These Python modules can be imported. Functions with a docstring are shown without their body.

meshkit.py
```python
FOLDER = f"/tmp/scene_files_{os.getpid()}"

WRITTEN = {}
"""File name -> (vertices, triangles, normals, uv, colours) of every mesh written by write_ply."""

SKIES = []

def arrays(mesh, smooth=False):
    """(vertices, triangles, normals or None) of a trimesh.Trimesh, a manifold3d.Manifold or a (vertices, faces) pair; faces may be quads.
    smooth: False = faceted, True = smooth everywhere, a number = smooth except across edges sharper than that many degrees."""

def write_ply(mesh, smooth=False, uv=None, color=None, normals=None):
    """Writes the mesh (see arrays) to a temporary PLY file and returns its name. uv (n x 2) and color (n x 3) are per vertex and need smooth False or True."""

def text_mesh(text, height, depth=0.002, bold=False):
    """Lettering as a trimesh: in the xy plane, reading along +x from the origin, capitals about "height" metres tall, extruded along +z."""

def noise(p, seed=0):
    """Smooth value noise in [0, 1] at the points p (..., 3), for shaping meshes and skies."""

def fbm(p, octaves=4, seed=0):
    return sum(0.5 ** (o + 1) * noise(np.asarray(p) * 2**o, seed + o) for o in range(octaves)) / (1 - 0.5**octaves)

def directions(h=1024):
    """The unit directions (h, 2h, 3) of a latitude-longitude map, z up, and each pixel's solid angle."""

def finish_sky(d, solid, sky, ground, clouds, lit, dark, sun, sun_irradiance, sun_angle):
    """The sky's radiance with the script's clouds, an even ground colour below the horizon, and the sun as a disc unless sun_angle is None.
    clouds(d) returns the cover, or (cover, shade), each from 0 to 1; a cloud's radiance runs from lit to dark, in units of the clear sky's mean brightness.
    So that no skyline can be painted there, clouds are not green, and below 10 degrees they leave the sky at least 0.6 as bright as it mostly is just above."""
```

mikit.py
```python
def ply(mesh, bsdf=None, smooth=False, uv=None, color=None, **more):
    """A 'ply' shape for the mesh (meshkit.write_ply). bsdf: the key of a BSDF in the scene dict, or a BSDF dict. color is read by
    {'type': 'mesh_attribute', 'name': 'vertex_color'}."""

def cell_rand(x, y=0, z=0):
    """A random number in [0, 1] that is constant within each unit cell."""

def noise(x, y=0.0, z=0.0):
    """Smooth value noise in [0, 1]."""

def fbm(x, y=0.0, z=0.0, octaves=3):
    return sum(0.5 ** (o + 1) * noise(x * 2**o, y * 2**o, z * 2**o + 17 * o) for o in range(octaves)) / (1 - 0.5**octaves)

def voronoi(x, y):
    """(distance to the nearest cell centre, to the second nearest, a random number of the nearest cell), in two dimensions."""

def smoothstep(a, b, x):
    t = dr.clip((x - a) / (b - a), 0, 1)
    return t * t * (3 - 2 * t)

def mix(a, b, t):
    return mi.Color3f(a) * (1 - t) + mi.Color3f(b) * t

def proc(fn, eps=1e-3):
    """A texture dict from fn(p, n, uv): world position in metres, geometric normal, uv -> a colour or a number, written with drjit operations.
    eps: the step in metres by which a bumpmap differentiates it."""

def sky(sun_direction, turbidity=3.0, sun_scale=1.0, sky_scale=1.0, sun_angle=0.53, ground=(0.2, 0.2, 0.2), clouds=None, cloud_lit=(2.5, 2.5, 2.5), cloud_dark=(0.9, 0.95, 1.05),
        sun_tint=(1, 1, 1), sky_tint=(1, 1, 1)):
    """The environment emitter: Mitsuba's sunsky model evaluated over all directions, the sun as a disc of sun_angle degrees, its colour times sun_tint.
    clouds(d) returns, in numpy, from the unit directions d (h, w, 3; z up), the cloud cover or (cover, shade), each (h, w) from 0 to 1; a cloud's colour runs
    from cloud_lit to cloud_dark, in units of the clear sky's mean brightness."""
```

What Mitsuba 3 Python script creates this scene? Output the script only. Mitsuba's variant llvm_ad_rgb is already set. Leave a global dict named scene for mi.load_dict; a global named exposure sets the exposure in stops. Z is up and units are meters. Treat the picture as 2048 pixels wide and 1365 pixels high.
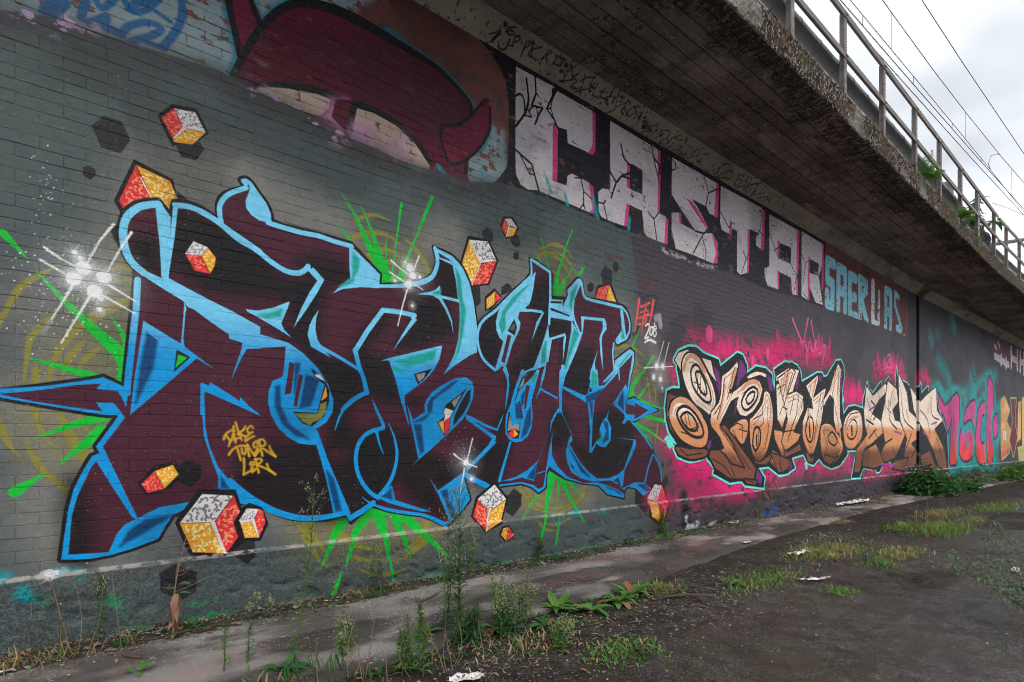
import math, random, glob
import numpy as np, trimesh, shapely
import drjit as dr, mitsuba as mi, mikit, meshkit
from mikit import noise, fbm, voronoi, cell_rand, smoothstep, mix
T = mi.ScalarTransform4f
scene, labels = {"type": "scene"}, {}

# ---------------------------------------------------------------- camera, sky, exposure
# x runs along the wall, y into it, z up, metres. The wall's face is y = 0, the camera stands 4.8 m in front of it.
DW, CAM_Z, FOCAL = 4.8, 1.38, 1170.0 / 2048
YAW = math.atan2(2334.0 - 1024.0, 1170.0)
FWD = np.array([math.cos(YAW), math.sin(YAW), 0])
scene["camera"] = {"type": "perspective", "fov": math.degrees(2 * math.atan(0.5 / FOCAL)), "fov_axis": "x", "near_clip": 0.05, "far_clip": 4000.0,
                   "principal_point_offset_x": 0.0, "principal_point_offset_y": -(884.0 - 682.5) / 1365.0,
                   "to_world": T().look_at(origin=[0, -DW, CAM_Z], target=[FWD[0], -DW + FWD[1], CAM_Z], up=[0, 0, 1])}
SUN = (-0.35, -0.8, 0.75)
def clouds(d):
    up = np.clip(d[..., 2], 0, 1)
    q = d / (0.16 + up[..., None])
    n = meshkit.fbm(q * [1.3, 1.3, 0.4] + 3.1, 5, seed=4)
    s = np.clip(0.80 - 0.95 * up ** 0.8 + (n - 0.5) * 3.2 * (0.5 + 0.4 * up), 0, 1)      # an overcast sky: bright overhead, dim towards the horizon, darker folds
    return np.ones_like(up), s
scene["sky"] = mikit.sky(SUN, turbidity=3, sun_scale=0.16, sun_angle=26, clouds=clouds, cloud_lit=(3.0, 3.12, 3.3), cloud_dark=(.60, .65, .73), sun_tint=(.9, 1, 1.12))
exposure = 2.75

# ---------------------------------------------------------------- helpers
H, L, BEND, ANG2 = 0.08, 0.24, 19.9, math.radians(1.6)       # course, brick, where the second wall starts and how far it turns
WALL_TOP, PLINTH = 5.583, 0.53
HAUNCH, EDGE_Y, EDGE_TOP = 0.2186, -1.863, 6.172
SOFFIT = WALL_TOP + HAUNCH
R2 = T().translate([BEND, 0, 0]).rotate([0, 0, 1], -math.degrees(ANG2))     # local frame of everything past the joint
def numbered(key):
    if key not in scene and key not in labels: return key
    k = 1
    while f"{key}_{k:03d}" in scene or f"{key}_{k:03d}" in labels: k += 1
    return f"{key}_{k:03d}"
def thing(name, label=None, cat=None, group=None, kind=None):
    key = numbered(name)
    labels[key] = {k: v for k, v in dict(label=label, category=cat, group=group, kind=kind).items() if v}
    return key
def put(shape, name, parent=None, label=None, cat=None, group=None, kind=None, M=None):
    key = numbered(f"{parent}__{name}" if parent else name)
    scene[key] = dict(shape) if M is None else {**shape, "to_world": M}
    d = {k: v for k, v in dict(label=label, category=cat, group=group, kind=kind).items() if v}
    if d: labels[key] = d
    return key
def box(x0, x1, y0, y1, z0, z1):
    m = trimesh.creation.box((x1 - x0, y1 - y0, z1 - z0)); m.apply_translation([(x0 + x1) / 2, (y0 + y1) / 2, (z0 + z1) / 2]); return m
def join(ms): return trimesh.util.concatenate(ms)
def tube(p, r, n=6, caps=True):
    p = np.asarray(p, float); r = np.broadcast_to(np.asarray(r, float), (len(p),))
    t = np.gradient(p, axis=0); t /= np.linalg.norm(t, axis=1, keepdims=True) + 1e-12
    a = np.cross(t, np.where(np.abs(t[:, 2:]) < .9, [0, 0, 1.], [1., 0, 0])); a /= np.linalg.norm(a, axis=1, keepdims=True) + 1e-12
    b = np.cross(t, a); g = np.arange(n) * 2 * np.pi / n
    v = (p[:, None] + r[:, None, None] * (np.cos(g)[None, :, None] * a[:, None] + np.sin(g)[None, :, None] * b[:, None])).reshape(-1, 3)
    i, j = np.meshgrid(np.arange(len(p) - 1), np.arange(n), indexing="ij")
    q = np.stack([i * n + j, i * n + (j + 1) % n, (i + 1) * n + (j + 1) % n, (i + 1) * n + j], -1).reshape(-1, 4)
    f = np.vstack([q[:, [0, 1, 2]], q[:, [0, 2, 3]]])
    if caps:
        v = np.vstack([v, p[0], p[-1]]); k = np.arange(n); m = len(v) - 2
        f = np.vstack([f, np.stack([(k + 1) % n, k, k * 0 + m], 1), np.stack([k + m - n, (k + 1) % n + m - n, k * 0 + m + 1], 1)])
    return trimesh.Trimesh(v, f, process=False)
def grid(P):
    """a sheet from an array of points (n, m, 3)"""
    n, m = P.shape[:2]; i, j = np.meshgrid(np.arange(n - 1), np.arange(m - 1), indexing="ij"); a = i * m + j
    q = np.stack([a, a + m, a + m + 1, a + 1], -1).reshape(-1, 4)
    return trimesh.Trimesh(P.reshape(-1, 3), np.vstack([q[:, [0, 1, 2]], q[:, [0, 2, 3]]]), process=False)
def extrude(poly, z0, z1):
    m = trimesh.creation.extrude_polygon(shapely.Polygon(poly), z1 - z0, engine="earcut"); m.apply_translation([0, 0, z0]); return m
def along_x(poly, x0, x1):
    """a profile of (y, z) points swept from x0 to x1"""
    m = trimesh.creation.extrude_polygon(shapely.Polygon(poly), x1 - x0, engine="earcut")
    v = m.vertices; m = trimesh.Trimesh(np.stack([v[:, 2] + x0, v[:, 0], v[:, 1]], 1), m.faces, process=False); return m
def lin(c): c = np.asarray(c, float) / 255; return np.where(c < .04045, c / 12.92, ((c + .055) / 1.055) ** 2.4)
def rgb(c): return {"type": "rgb", "value": [float(x) for x in c]}

# ---------------------------------------------------------------- the paint on the wall
# Spray paint as outlines in metres of the wall (distance along it, height); x runs on round the bend. Each line: p polygon / s stroke / c pattern of short arcs in a
# polygon / d droplets in a rectangle, the paint's name, smoothing or number, stroke widths in mm : first point and steps in mm. Later lines lie on top.
PAINTS = dict(
    black=dict(c=(26,24,28)),
    blackc=dict(c=(22,21,25)),
    hex=dict(c=(42,42,47)),
    black2=dict(c=(38,34,42), wear=0.12),
    dark=dict(c=(30,32,34), a=0.8, soft=0.02),
    maroon=dict(c=(74,29,48)),
    bsoft=dict(c=(20,17,21), soft=0.1, a=0.94, grow=0.03),
    blue=dict(c=(122,210,252), c2=(0,150,220), z1=2.45, z2=1.95),
    navyL=dict(c=(0,52,105), soft=0.016, a=0.92, grow=0.006),
    green=dict(c=(10,190,55)),
    white=dict(c=(232,228,226)),
    orange=dict(c=(240,166,42)),
    olive=dict(c=(130,130,65)),
    teal=dict(c=(0,165,150), soft=0.018, a=0.95, grow=0.006),
    grey=dict(c=(150,145,140)),
    grey2=dict(c=(90,92,95)),
    bone=dict(c=(220,214,205)),
    red=dict(c=(228,50,60)),
    yellowtag=dict(c=(215,165,35), a=0.9, soft=0.008),
    sqw=dict(c=(120,122,140)),
    sqr=dict(c=(245,150,110)),
    sqo=dict(c=(250,232,150)),
    bluegrey=dict(c=(140,160,165), wear=0.28, soft=0.05),
    tealline=dict(c=(10,130,150), a=0.85, soft=0.02, wear=0.2),
    devil=dict(c=(94,18,42), wear=0.08),
    devil2=dict(c=(112,24,54), wear=0.08),
    devil3=dict(c=(80,26,54), soft=0.25, a=0.7),
    cream=dict(c=(196,172,158), wear=0.12),
    lilac=dict(c=(195,140,185), soft=0.08, a=0.9, wear=0.1),
    lilacs=dict(c=(175,130,170), soft=0.2, a=0.8),
    bluetag=dict(c=(10,95,150), a=0.9, soft=0.01),
    redbrick=dict(c=(112,52,50), wear=0.12),
    castar=dict(c=(225,216,220), wear=0.04),
    pink=dict(c=(235,75,150)),
    cyan=dict(c=(140,210,228), wear=0.14, soft=0.02),
    cyanw=dict(c=(205,222,228), wear=0.24, soft=0.02),
    bush=dict(c=(30,115,70)),
    bushd=dict(c=(20,90,80)),
    pinkpale=dict(c=(230,200,195), wear=0.15),
    tealdrip=dict(c=(10,165,180), a=0.85, soft=0.02, wear=0.15),
    tealwash=dict(c=(10,140,150), a=0.7, soft=0.15, wear=0.55),
    greygreen=dict(c=(80,91,92)),
    purplegrey=dict(c=(75,68,76)),
    purplegrey2=dict(c=(75,68,76), soft=0.35, a=0.85),
    darkband=dict(c=(64,62,66), soft=0.12, a=0.8, wear=0.15),
    pinkwear=dict(c=(215,160,190), wear=0.74, soft=0.1),
    lilwear=dict(c=(175,150,190), wear=0.72, soft=0.08),
    redwear=dict(c=(100,48,46), wear=0.72, soft=0.15),
    castarwear=dict(c=(205,200,205), wear=0.55, soft=0.04),
    halo=dict(c=(146,140,134), soft=0.3, a=0.6),
    halod=dict(c=(140,134,120), soft=0.2, a=0.6),
    stain=dict(c=(138,130,72), soft=0.22, a=0.42),
    arc=dict(c=(142,136,48), a=0.85, soft=0.008),
    spark=dict(c=(248,248,250), soft=0.008),
    sparkhaze=dict(c=(240,242,245), soft=0.055, a=0.55),
    sparkhaze2=dict(c=(225,228,230), soft=0.22, a=0.28),
    sparkf=dict(c=(170,175,180), soft=0.02, a=0.7),
    coral=dict(c=(235,90,90)),
    speck=dict(c=(240,242,245)),
    pinkhaze=dict(c=(240,10,120), soft=0.26, a=0.78, wear=0.3),
    pinkflame=dict(c=(245,20,128), soft=0.07, a=0.8),
    hotpink=dict(c=(235,20,120), soft=0.006),
    hotpinkl=dict(c=(242,70,150), soft=0.015),
    pinkl=dict(c=(240,95,160), soft=0.008, a=0.9),
    mint=dict(c=(110,230,222)),
    violet=dict(c=(125,55,130), soft=0.04, a=0.9),
    violetl=dict(c=(150,60,150)),
    tan=dict(c=(248,226,208), c2=(220,148,98), z1=1.85, z2=1.66, c3=(122,72,50), z3=1.36, z4=1.08),
    tanline=dict(c=(222,160,125)),
    tandark=dict(c=(40,26,26)),
    cream2=dict(c=(240,215,195)),
    brown=dict(c=(128,76,56)),
    wall2bg=dict(c=(60,57,63)),
    tealglow2=dict(c=(0,150,155), soft=0.12, a=0.95, wear=0.1),
    tealglow=dict(c=(0,155,155), soft=0.3, a=0.85, wear=0.2),
    plum=dict(c=(70,25,60)),
    pinkred=dict(c=(200,62,140), c2=(235,62,55), z1=1.7, z2=0.9),
    olived=dict(c=(100,95,60), a=0.8, soft=0.05),
    tan2=dict(c=(225,170,110), c2=(190,100,70), z1=1.5, z2=0.8),
    maroonr=dict(c=(110,30,50), wear=0.2),
    khaki=dict(c=(180,170,110)),
    greenwear=dict(c=(30,150,95), wear=0.55, soft=0.06),
    greenwear2=dict(c=(70,140,60), wear=0.6, soft=0.1),
    tealwear=dict(c=(20,150,160), wear=0.45, soft=0.04),
    bluewear=dict(c=(20,90,160), wear=0.4, soft=0.05),
    blackwear=dict(c=(28,28,32), wear=0.3, soft=0.06),
    marker=dict(c=(38,36,36), soft=0.008, a=0.9, wear=0.05),
)
DRAWING = """
p bluegrey 0 : -569 5166 2940 2317 505 -1810 -779 -788 -494 -550 -58 -221 -237 20 -1877 -336
p bluegrey 0 : 3654 3966 19 338 214 177 100 283 186 -12 42 -385 -126 -276
s tealline 0 100 : 1350 4809 21 -124 42 -183 43 -129 -54 -170
s tealline 0 110 : 1510 4868 112 -177 103 156 143 154 149 87
s tealline 0 90 : 2754 5173 318 -63 290 -47 217 -88 142 -110
s tealline 0 60 : 3977 4839 -31 -214 -138 -216
p devil2 2 : 1360 4814 53 -244 43 -197 166 306 -101 206
s black 3 55 : 1360 4814 26 -144 32 -132 38 -165
s black 0 50 : 1516 4882 50 -113 56 -90
p devil 2 : 1397 4189 70 178 110 245 148 235 143 139 124 71 206 58 191 17 215 -3 227 -16 241 -17 255 -33 215 -88 131 -68 48 -72 0 -243 -48 -469 19 -146 -537 -83 -766 34 -640 110
p devil3 3 : 2531 5016 624 2 424 -177 0 -299 -424 -235 -477 105 -289 228
s black 3 50,60,100,70,45 : 1397 4189 70 178 110 245 148 235 143 139 124 71 206 58 191 17 215 -3 227 -16 241 -17 255 -33 215 -88 131 -68 48 -72 -6 -93
p black 0 : 1527 4197 245 118 220 60 180 23 120 3 -54 -53 -46 -31 -200 -16 -243 -55 -172 -69
p cream 2 : 1577 4177 172 73 193 49 250 28 -86 -168 -164 -24 -309 -23
p lilac 0 : 2192 4327 155 51 14 -266 -163 -7 -92 54
p devil 0 : 2238 4348 151 46 -56 -292 -135 79
p black 0 : 2389 4394 84 33 205 -2 232 -50 212 -122 135 -156 -51 -30 -167 172 -208 94 -227 31 -166 -19 -63 -202 -42 11
p cream 0 : 2438 4345 166 19 227 -31 208 -94 167 -165 0 -93 -296 -62 -306 52 -229 68
p lilac 0 : 2396 4196 171 35 44 -244 -236 52
p lilacs 0 : 2678 4090 232 133 80 -238 -236 -33
p devil2 2 : 3362 4509 180 95 188 174 157 197 80 -16 0 -249 -120 -227 -174 -187 -204 -132 -89 147 -53 99
s black 3 30,40,35,30,35 : 3946 4998 -59 -23 -157 -205 -188 -174 -162 -69 -44 -114 44 -131 89 -110 204 124 174 187 124 229 0 218
s black 0 30 : 3654 4283 -15 -141
s bluetag 3 45 : 522 4367 41 -53 57 63 34 77
s bluetag 3 45 : 696 4425 43 -48 88 52 81 124
s bluetag 3 55 : 1039 4651 14 -122 -33 -144 -93 -181
s bluetag 3 50 : 482 4318 -24 -90 -3 -41
s bluetag 0 60 : 502 4176 89 87 -16 -67 100 -14
s bluetag 3 48 : 675 4187 47 78 105 76 90 1 -45 -68 -150 -121
s bluetag 0 45 : 827 4201 109 2
s bluetag 0 30 : 881 4445 97 -29
s bluetag 0 100 : 350 4252 -67 -105
s bluetag 0 50 : 863 4540 -124 -124
p black2 0 : 3824 5599 162 0 169 0 175 1 181 0 189 0 195 1 204 0 211 0 221 1 229 0 240 1 250 0 261 0 273 1 286 0 300 1 315 0 330 1 348 1 366 0 387 1 408 1 432 0 457 1 486 1 517 1 550 1 588 1 629 1 -33 -153 -58 -304 0 -986 -1437 -53 -1181 -38 -1028 46 -760 -18 -772 -22 -807 0 178 91 -1239 -55 -762 40 -735 23 -309 -15 -127 -58 -105 23 84 84 122 157 22 308 0 421 -51 214 -93 113 -105 78
p redbrick 0 : 13125 5165 109 251 5652 120 0 -1253 -1604 -33 -4256 -88
p castar 0 : 4344 5531 609 19 -44 -95 106 68 623 0 6 -420 -62 -122 -397 -12 -18 157 -139 -23 -100 33 -5 -698 244 20 13 118 78 50 310 -15 76 -60 0 -309 -199 -1 -291 11 -419 4 -70 0 -138 -35 -113 25 -70 93 -7 257 0 276
p pink 0 : 4928 5136 87 -64 -12 -628 -80 -2
p pink 0 : 5638 5514 62 5 -6 -473 -42 -66 -103 -10 95 133
p pink 0 : 5568 4606 98 -30 0 -336 -90 -1 62 53
s black 0 30 : 4504 5468 34 -226 -45 -166 -149 -205
s black 3 25 : 4344 5207 70 47 56 -55 11 -127
s black 0 20 : 4515 5134 69 -74 -91 -17
s black 0 12 : 4538 5242 11 -145 28 -31
s black 0 28 : 4641 5550 12 -196 -69 -161 175 34 -59 -90 -59 -131
s black 0 20 : 4653 5371 40 -32
s black 3 20 : 4549 5114 58 80 58 -3 11 -63
p black 0 : 4916 5535 87 -17 -62 -85 -32 31
s black 0 28 : 4953 5490 -127 -246 132 -83 57 -80
s black 0 20 : 4826 5244 66 33 24 112 49 89
s black 0 20 : 4892 5277 49 -102
s black 0 28 : 4337 4609 247 -81 46 -102 77 -187
s black 0 20 : 4392 4598 157 -188 81 8
p black 0 : 4572 4218 81 39 70 -21 -23 -58 -128 -2
s black 0 20 : 5418 4630 54 -165 0 -181
s black 0 18 : 5472 4474 152 -57
s black 0 18 : 5404 4239 68 81 27 -65
s black 0 20 : 5311 4589 107 32
p castar 0 : 5986 5531 1062 -16 18 -891 189 -10 30 -98 -37 -293 -253 -6 -209 3 -62 56 -40 272 -344 8 0 -303 -110 -14 -304 -3 -117 8 -52 61 -6 240 87 71 148 20
p black2 0 : 6404 5104 48 15 198 -7 40 -18 0 -318 -286 -2
p pink 0 : 6340 5084 64 36 0 -346 -64 -3
p pink 0 : 6331 4553 63 -2 -32 -293 -85 -21
p pink 0 : 7048 5515 75 0 -21 -882 -50 2
p pink 0 : 7248 4612 67 -25 -23 -365 -81 -1
s black 0 30 : 6214 5305 63 -163 117 -51
s black 0 30 : 5986 4873 127 -95 -103 -232
s black 0 30 : 6122 4775 108 119 174 88
s black 0 30 : 6230 4890 174 17
s black 0 25 : 6889 5534 63 -174 132 -301
s black 0 30 : 6952 5370 150 -66 -18 -131
s black 0 25 : 6820 4574 139 -77 71 -276
s black 0 20 : 6959 4508 125 125
s black 0 22 : 5723 4407 130 17 79 -196
s black 0 20 : 5853 4424 44 49
p castar 0 : 7410 5519 1252 -1 -14 -537 -198 -10 -83 87 -432 1 153 -76 325 -231 -138 -130 268 57 167 -121 -24 -321 -143 -29 -586 12 -459 -8 -100 184 0 313 222 58 20 -149 413 -25 -350 196 -305 189
p pink 0 : 7778 5027 187 -6 448 -260 -56 -47
p pink 0 : 8667 5520 77 5 -29 -551 -125 -22
p pink 0 : 8520 4673 195 -102 -19 -337 -129 -21 95 187
p pink 0 : 7587 4759 66 5 0 -153 -49 -7
s black 0 25 : 8289 5516 137 -224 -92 -254
s black 0 22 : 8426 5292 298 146
s black 0 25 : 8266 4601 -288 -360
s black 0 20 : 8244 4548 113 -190 -18 -172
s black 0 20 : 7398 5492 100 -35 0 -79 -100 -53
s black 0 20 : 7398 4441 100 -236
s black 0 30 : 8044 4596 268 28
p castar 0 : 8807 5511 1456 27 89 -58 -24 -672 -154 -15 -146 30 0 162 88 75 -343 -10 -28 -756 -289 -92 -116 34 0 670 -156 14 -42 -122 -310 11 -49 113
p pink 0 : 9718 5036 78 6 -39 -738 -67 -21
p pink 0 : 10281 5529 95 -10 -48 -722 -125 -11
p pink 0 : 9107 5028 77 -6 -26 -231 -87 0
s black 0 20 : 8807 5077 274 -182 77 120
s black 0 22 : 10263 5538 -89 -405 -105 -147
s black 0 18 : 10116 5119 188 -64
s black 0 22 : 9553 4617 110 -108 -164 -268
s black 0 18 : 9663 4509 99 127
s black 0 12 : 9340 4906 133 -202
p castar 0 : 10535 5499 1190 9 86 -40 -14 -695 -86 -166 57 -374 -253 -19 -69 307 -533 15 -13 -334 -426 -10 -122 130 0 166 183 64
p black2 0 : 10945 5077 432 24 82 -26 -13 -289 -501 -4
p pink 0 : 10868 5102 97 -1 -20 -319 -77 1
p pink 0 : 10868 4547 77 1 -13 -346 -71 2
p pink 0 : 11740 5511 100 -6 -43 -732 -107 -156
p pink 0 : 11683 4571 85 1 0 -339 -85 -5
s black 0 22 : 10523 5162 262 -255 141 -135
s black 0 18 : 10722 4885 223 120
s black 0 22 : 11446 4786 251 -182 -127 -365
s black 0 18 : 11655 5491 70 -193
s black 0 20 : 10413 4500 -30 -227 91 -81
p castar 0 : 11941 5530 1085 -14 -17 -439 -227 -275 227 -562 -386 -4 -325 296 -15 -319 -342 37
p black2 0 : 12329 5064 453 -1 0 -254 -453 -30
p pink 0 : 12261 5112 91 -6 -38 -888 -76 1
p pink 0 : 12976 5514 99 -3 -49 -962 -82 1
s black 0 22 : 11927 5102 198 -172 -125 -452
s black 0 18 : 12125 4930 227 124
s black 0 20 : 11927 5405 124 121
s black 0 20 : 12782 5031 162 -95
s black 0 20 : 12014 4329 262 -111
s black 0 20 : 12822 4274 204 65
s cyan 0 235 : 13638 5217 -379 2 0 -402 292 -29 -18 -500 -291 21 0 228
s cyan 0 235 : 13869 4306 18 897 396 -14 0 -896
s cyan 0 235 : 13887 4714 396 -7
s cyan 0 235 : 14953 5148 -374 7 0 -881 415 -4
s cyan 0 235 : 14579 4694 334 13
s cyan 0 235 : 15239 4290 -21 907 442 -22 0 -176 -370 -223
s cyan 0 235 : 15301 4795 413 -548
s cyanw 0 250 : 16145 5255 0 -987
s cyanw 0 160 : 16145 4313 413 -1 46 795
s cyan 0 235 : 17109 4208 25 1060 401 -11 -26 -1059
s cyan 0 235 : 17158 4727 377 -4
s cyan 0 170 : 18218 5257 -320 61 0 -359 402 -332 109 -214
s cyan 0 200 : 18057 4409 380 8
p black 0 : 16600 3856 338 101 399 95 361 206 427 -80 330 5 340 -80 0 -102 -1559 -121
p bush 2 : 17439 4064 290 172 396 -91 -54 -90 -529 -28
p bush 0 : 18179 4034 221 92 338 -46 -114 -64 -335 -20
p bushd 0 : 17337 3971 309 52 317 -30 -317 -68
p pinkpale 0 : 18125 4178 613 158 115 -209 -398 50
p castar 0 : 16553 3882 434 59 49 -52 -388 -28
s tealdrip 0 10,50,30 : 4783 4507 60 -110 61 -102
s tealdrip 0 50,60,40 : 5142 4336 51 -162 52 -128
s tealdrip 0 50,80,40 : 5652 4461 42 -154 80 -174
s tealdrip 0 50,60,30 : 6404 4377 -16 -103 -26 -143
s tealwash 0 250 : 4978 3979 280 35 296 55 343 122
s tealdrip 0 50,80,40 : 3309 4099 71 -65 71 -126
s tealwash 0 200 : 4807 4259 121 0
s tealdrip 0 40,20 : 3850 4237 109 -205
s tealdrip 0 50 : 3409 3940 43 -48
p greygreen 0 : -300 4021 348 25 119 40 168 44 112 0 124 9 151 12 195 18 189 18 180 17 257 -46 206 -13 193 -10 177 -46 270 -32 215 -6 306 -28 330 19 452 26 421 106 436 37 735 -4 853 -23 1148 36 -178 -89 807 -9 772 24 760 20 355 -5516 0 -4320 -11262 2335 0 7130
p purplegrey 0 : 6432 4163 853 57 -178 -89 807 -9 772 24 760 20 1028 -43 1181 55 1371 0 1229 49 1733 27 2339 24 1018 29 0 -5967 -11169 -169 -1369 324 59 2077 -117 2078
s purplegrey2 0 500 : 6866 3917 71 -1948 -71 -2791
s darkband 0 200 : 48 4003 119 38 168 43 112 0 124 8 151 11 195 16 189 17 180 15 257 -48 206 -15 193 -12 177 -47 270 -34 215 -7 306 -32 330 17 452 23 421 102
s pinkwear 0 80 : 188 4124 95 28 113 17 62 1
s lilwear 0 70 : 1467 4184 121 -20 184 -22 170 -32 256 -30 191 -10
s pinkwear 0 120 : 1942 4135 177 -58 133 -29
s redwear 0 140 : 2389 4070 215 -32 306 -9
s lilwear 0 120 : 191 4086 125 -4
s redwear 0 120 : 5156 3836 540 -59 598 -65 550 -94
s castarwear 0 50 : 7107 4120 807 -9 772 35
s halo 0 160 : 732 2624 -28 38 -22 51 -12 61 0 66 10 66 13 48 29 47 44 43 59 34 57 20 121 23 65 14 64 -2 59 -16 48 -23 44 -16 12 26 -1 81 21 54 34 41 54 38 75 40 -7 32 -15 20 5 13 26 16 30 -3 32 -26 38 -51 48 -50 35 -55 18 -54 3 -45 689 -25 285 -320 135 32 152 38 138 45 89 49 58 51 38 74 13 73 -14 50 -17 53 90 2 130 -24 97 -61 81 -97 59 -117 33 -121 26 -137 15 -95 5 -57 11 19 35 45 76 72 122 94 99 89
s halo 0 100 : 4168 2918 100 92 115 95 102 86 59 65 22 43 -2 79 85 67 250 -380 290 79 193 239 75 -90 12 -74 37 -48 248 2 311 10 242 -18 69 -70 43 -107 3 -112 -30 -88 -50 -47 -293 -147 372 42 -12 -424 91 -233 562 -153 -653 -168 505 -361 211 -352 -296 -274 -465 109 -430 -77 -790 237 -338 -92 -380 65 -667 53 -55 -183 -309 -246 -433 159 -477 48 -184 -1 -99 -21 -109 -3 -124 12 -141 29 -160 77 -144 95 -89 67 -15 12 -377 -153 -146 -172 -401 -88 -130 172 19 160 20 104 34 98 39 86 34 66 144 265 -175 28 -479 75
s halo 0 200 : 848 3343 322 82 246 19 344 -98 518 -75
s halo 0 220 : 3212 3404 240 107 385 -432 348 282 221 -65
s halo 0 200 : 191 2217 151 -238 -151 -523 151 -258 -151 -217 125 -236
s halo 0 200 : 6866 2732 366 -462
s halod 0 150 : 1452 890 645 -195 1233 -162 1153 140 1110 45
s stain 0 320 : 700 2507 -80 -262 -154 -300 123 -83 111 298
s stain 0 250 : 250 1574 246 -159 93 57
s stain 0 200 : 270 1342 211 -2
s stain 0 300 : 2539 2998 229 116 214 -2 140 -115
s stain 0 280 : 4747 3448 273 56 142 -168
s stain 0 250 : 6546 2316 331 -160 0 -344 -48 -229
s stain 0 400 : 2059 600 402 -79 569 42
s stain 0 300 : 4520 770 570 -59 330 67
s arc 3 6,36,42,30,24 : 345 2536 -95 -82 -103 -102 -60 -132 -52 -137
s arc 3 6,12,36,30,12 : 455 2371 -106 -102 -57 -80 -94 -146 -21 -126 -13 -115 0 -44
s arc 3 30,48,30,6 : 222 1848 -10 -187 13 -133 31 -88 64 -103
s arc 3 54,60,54,36,30 : 758 2508 -9 -128 -113 -76 -132 -104 -82 -85 -81 -137 -42 -121 -14 -82
s arc 3 12,42,30,6 : 466 2047 -74 -118 -43 -145
s arc 3 18,60,72 : 341 1604 29 -126 52 -119 74 -112
s arc 3 12,42,30,6 : 35 1541 33 -120 33 -78 36 -60
s arc 3 6,42,36,60 : 167 1404 34 -106 69 -117 79 -85 62 -49
s arc 3 72,36,6 : 762 2596 -102 -15 -63 -46
s arc 3 36,6 : 762 2509 -62 -12 -64 -21
s arc 3 12,42,30,6 : 436 1571 30 -82 38 -56
s arc 3 12,42,30,6 : 225 1860 -10 -85
s arc 3 12,42,30,6 : 558 2020 -92 -103 -30 -67
s arc 3 12,42,30,6 : 2393 3319 95 71 131 52 163 -13
s arc 3 48,54,42,18 : 2318 3122 132 94 169 64 136 8 111 -48
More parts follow.
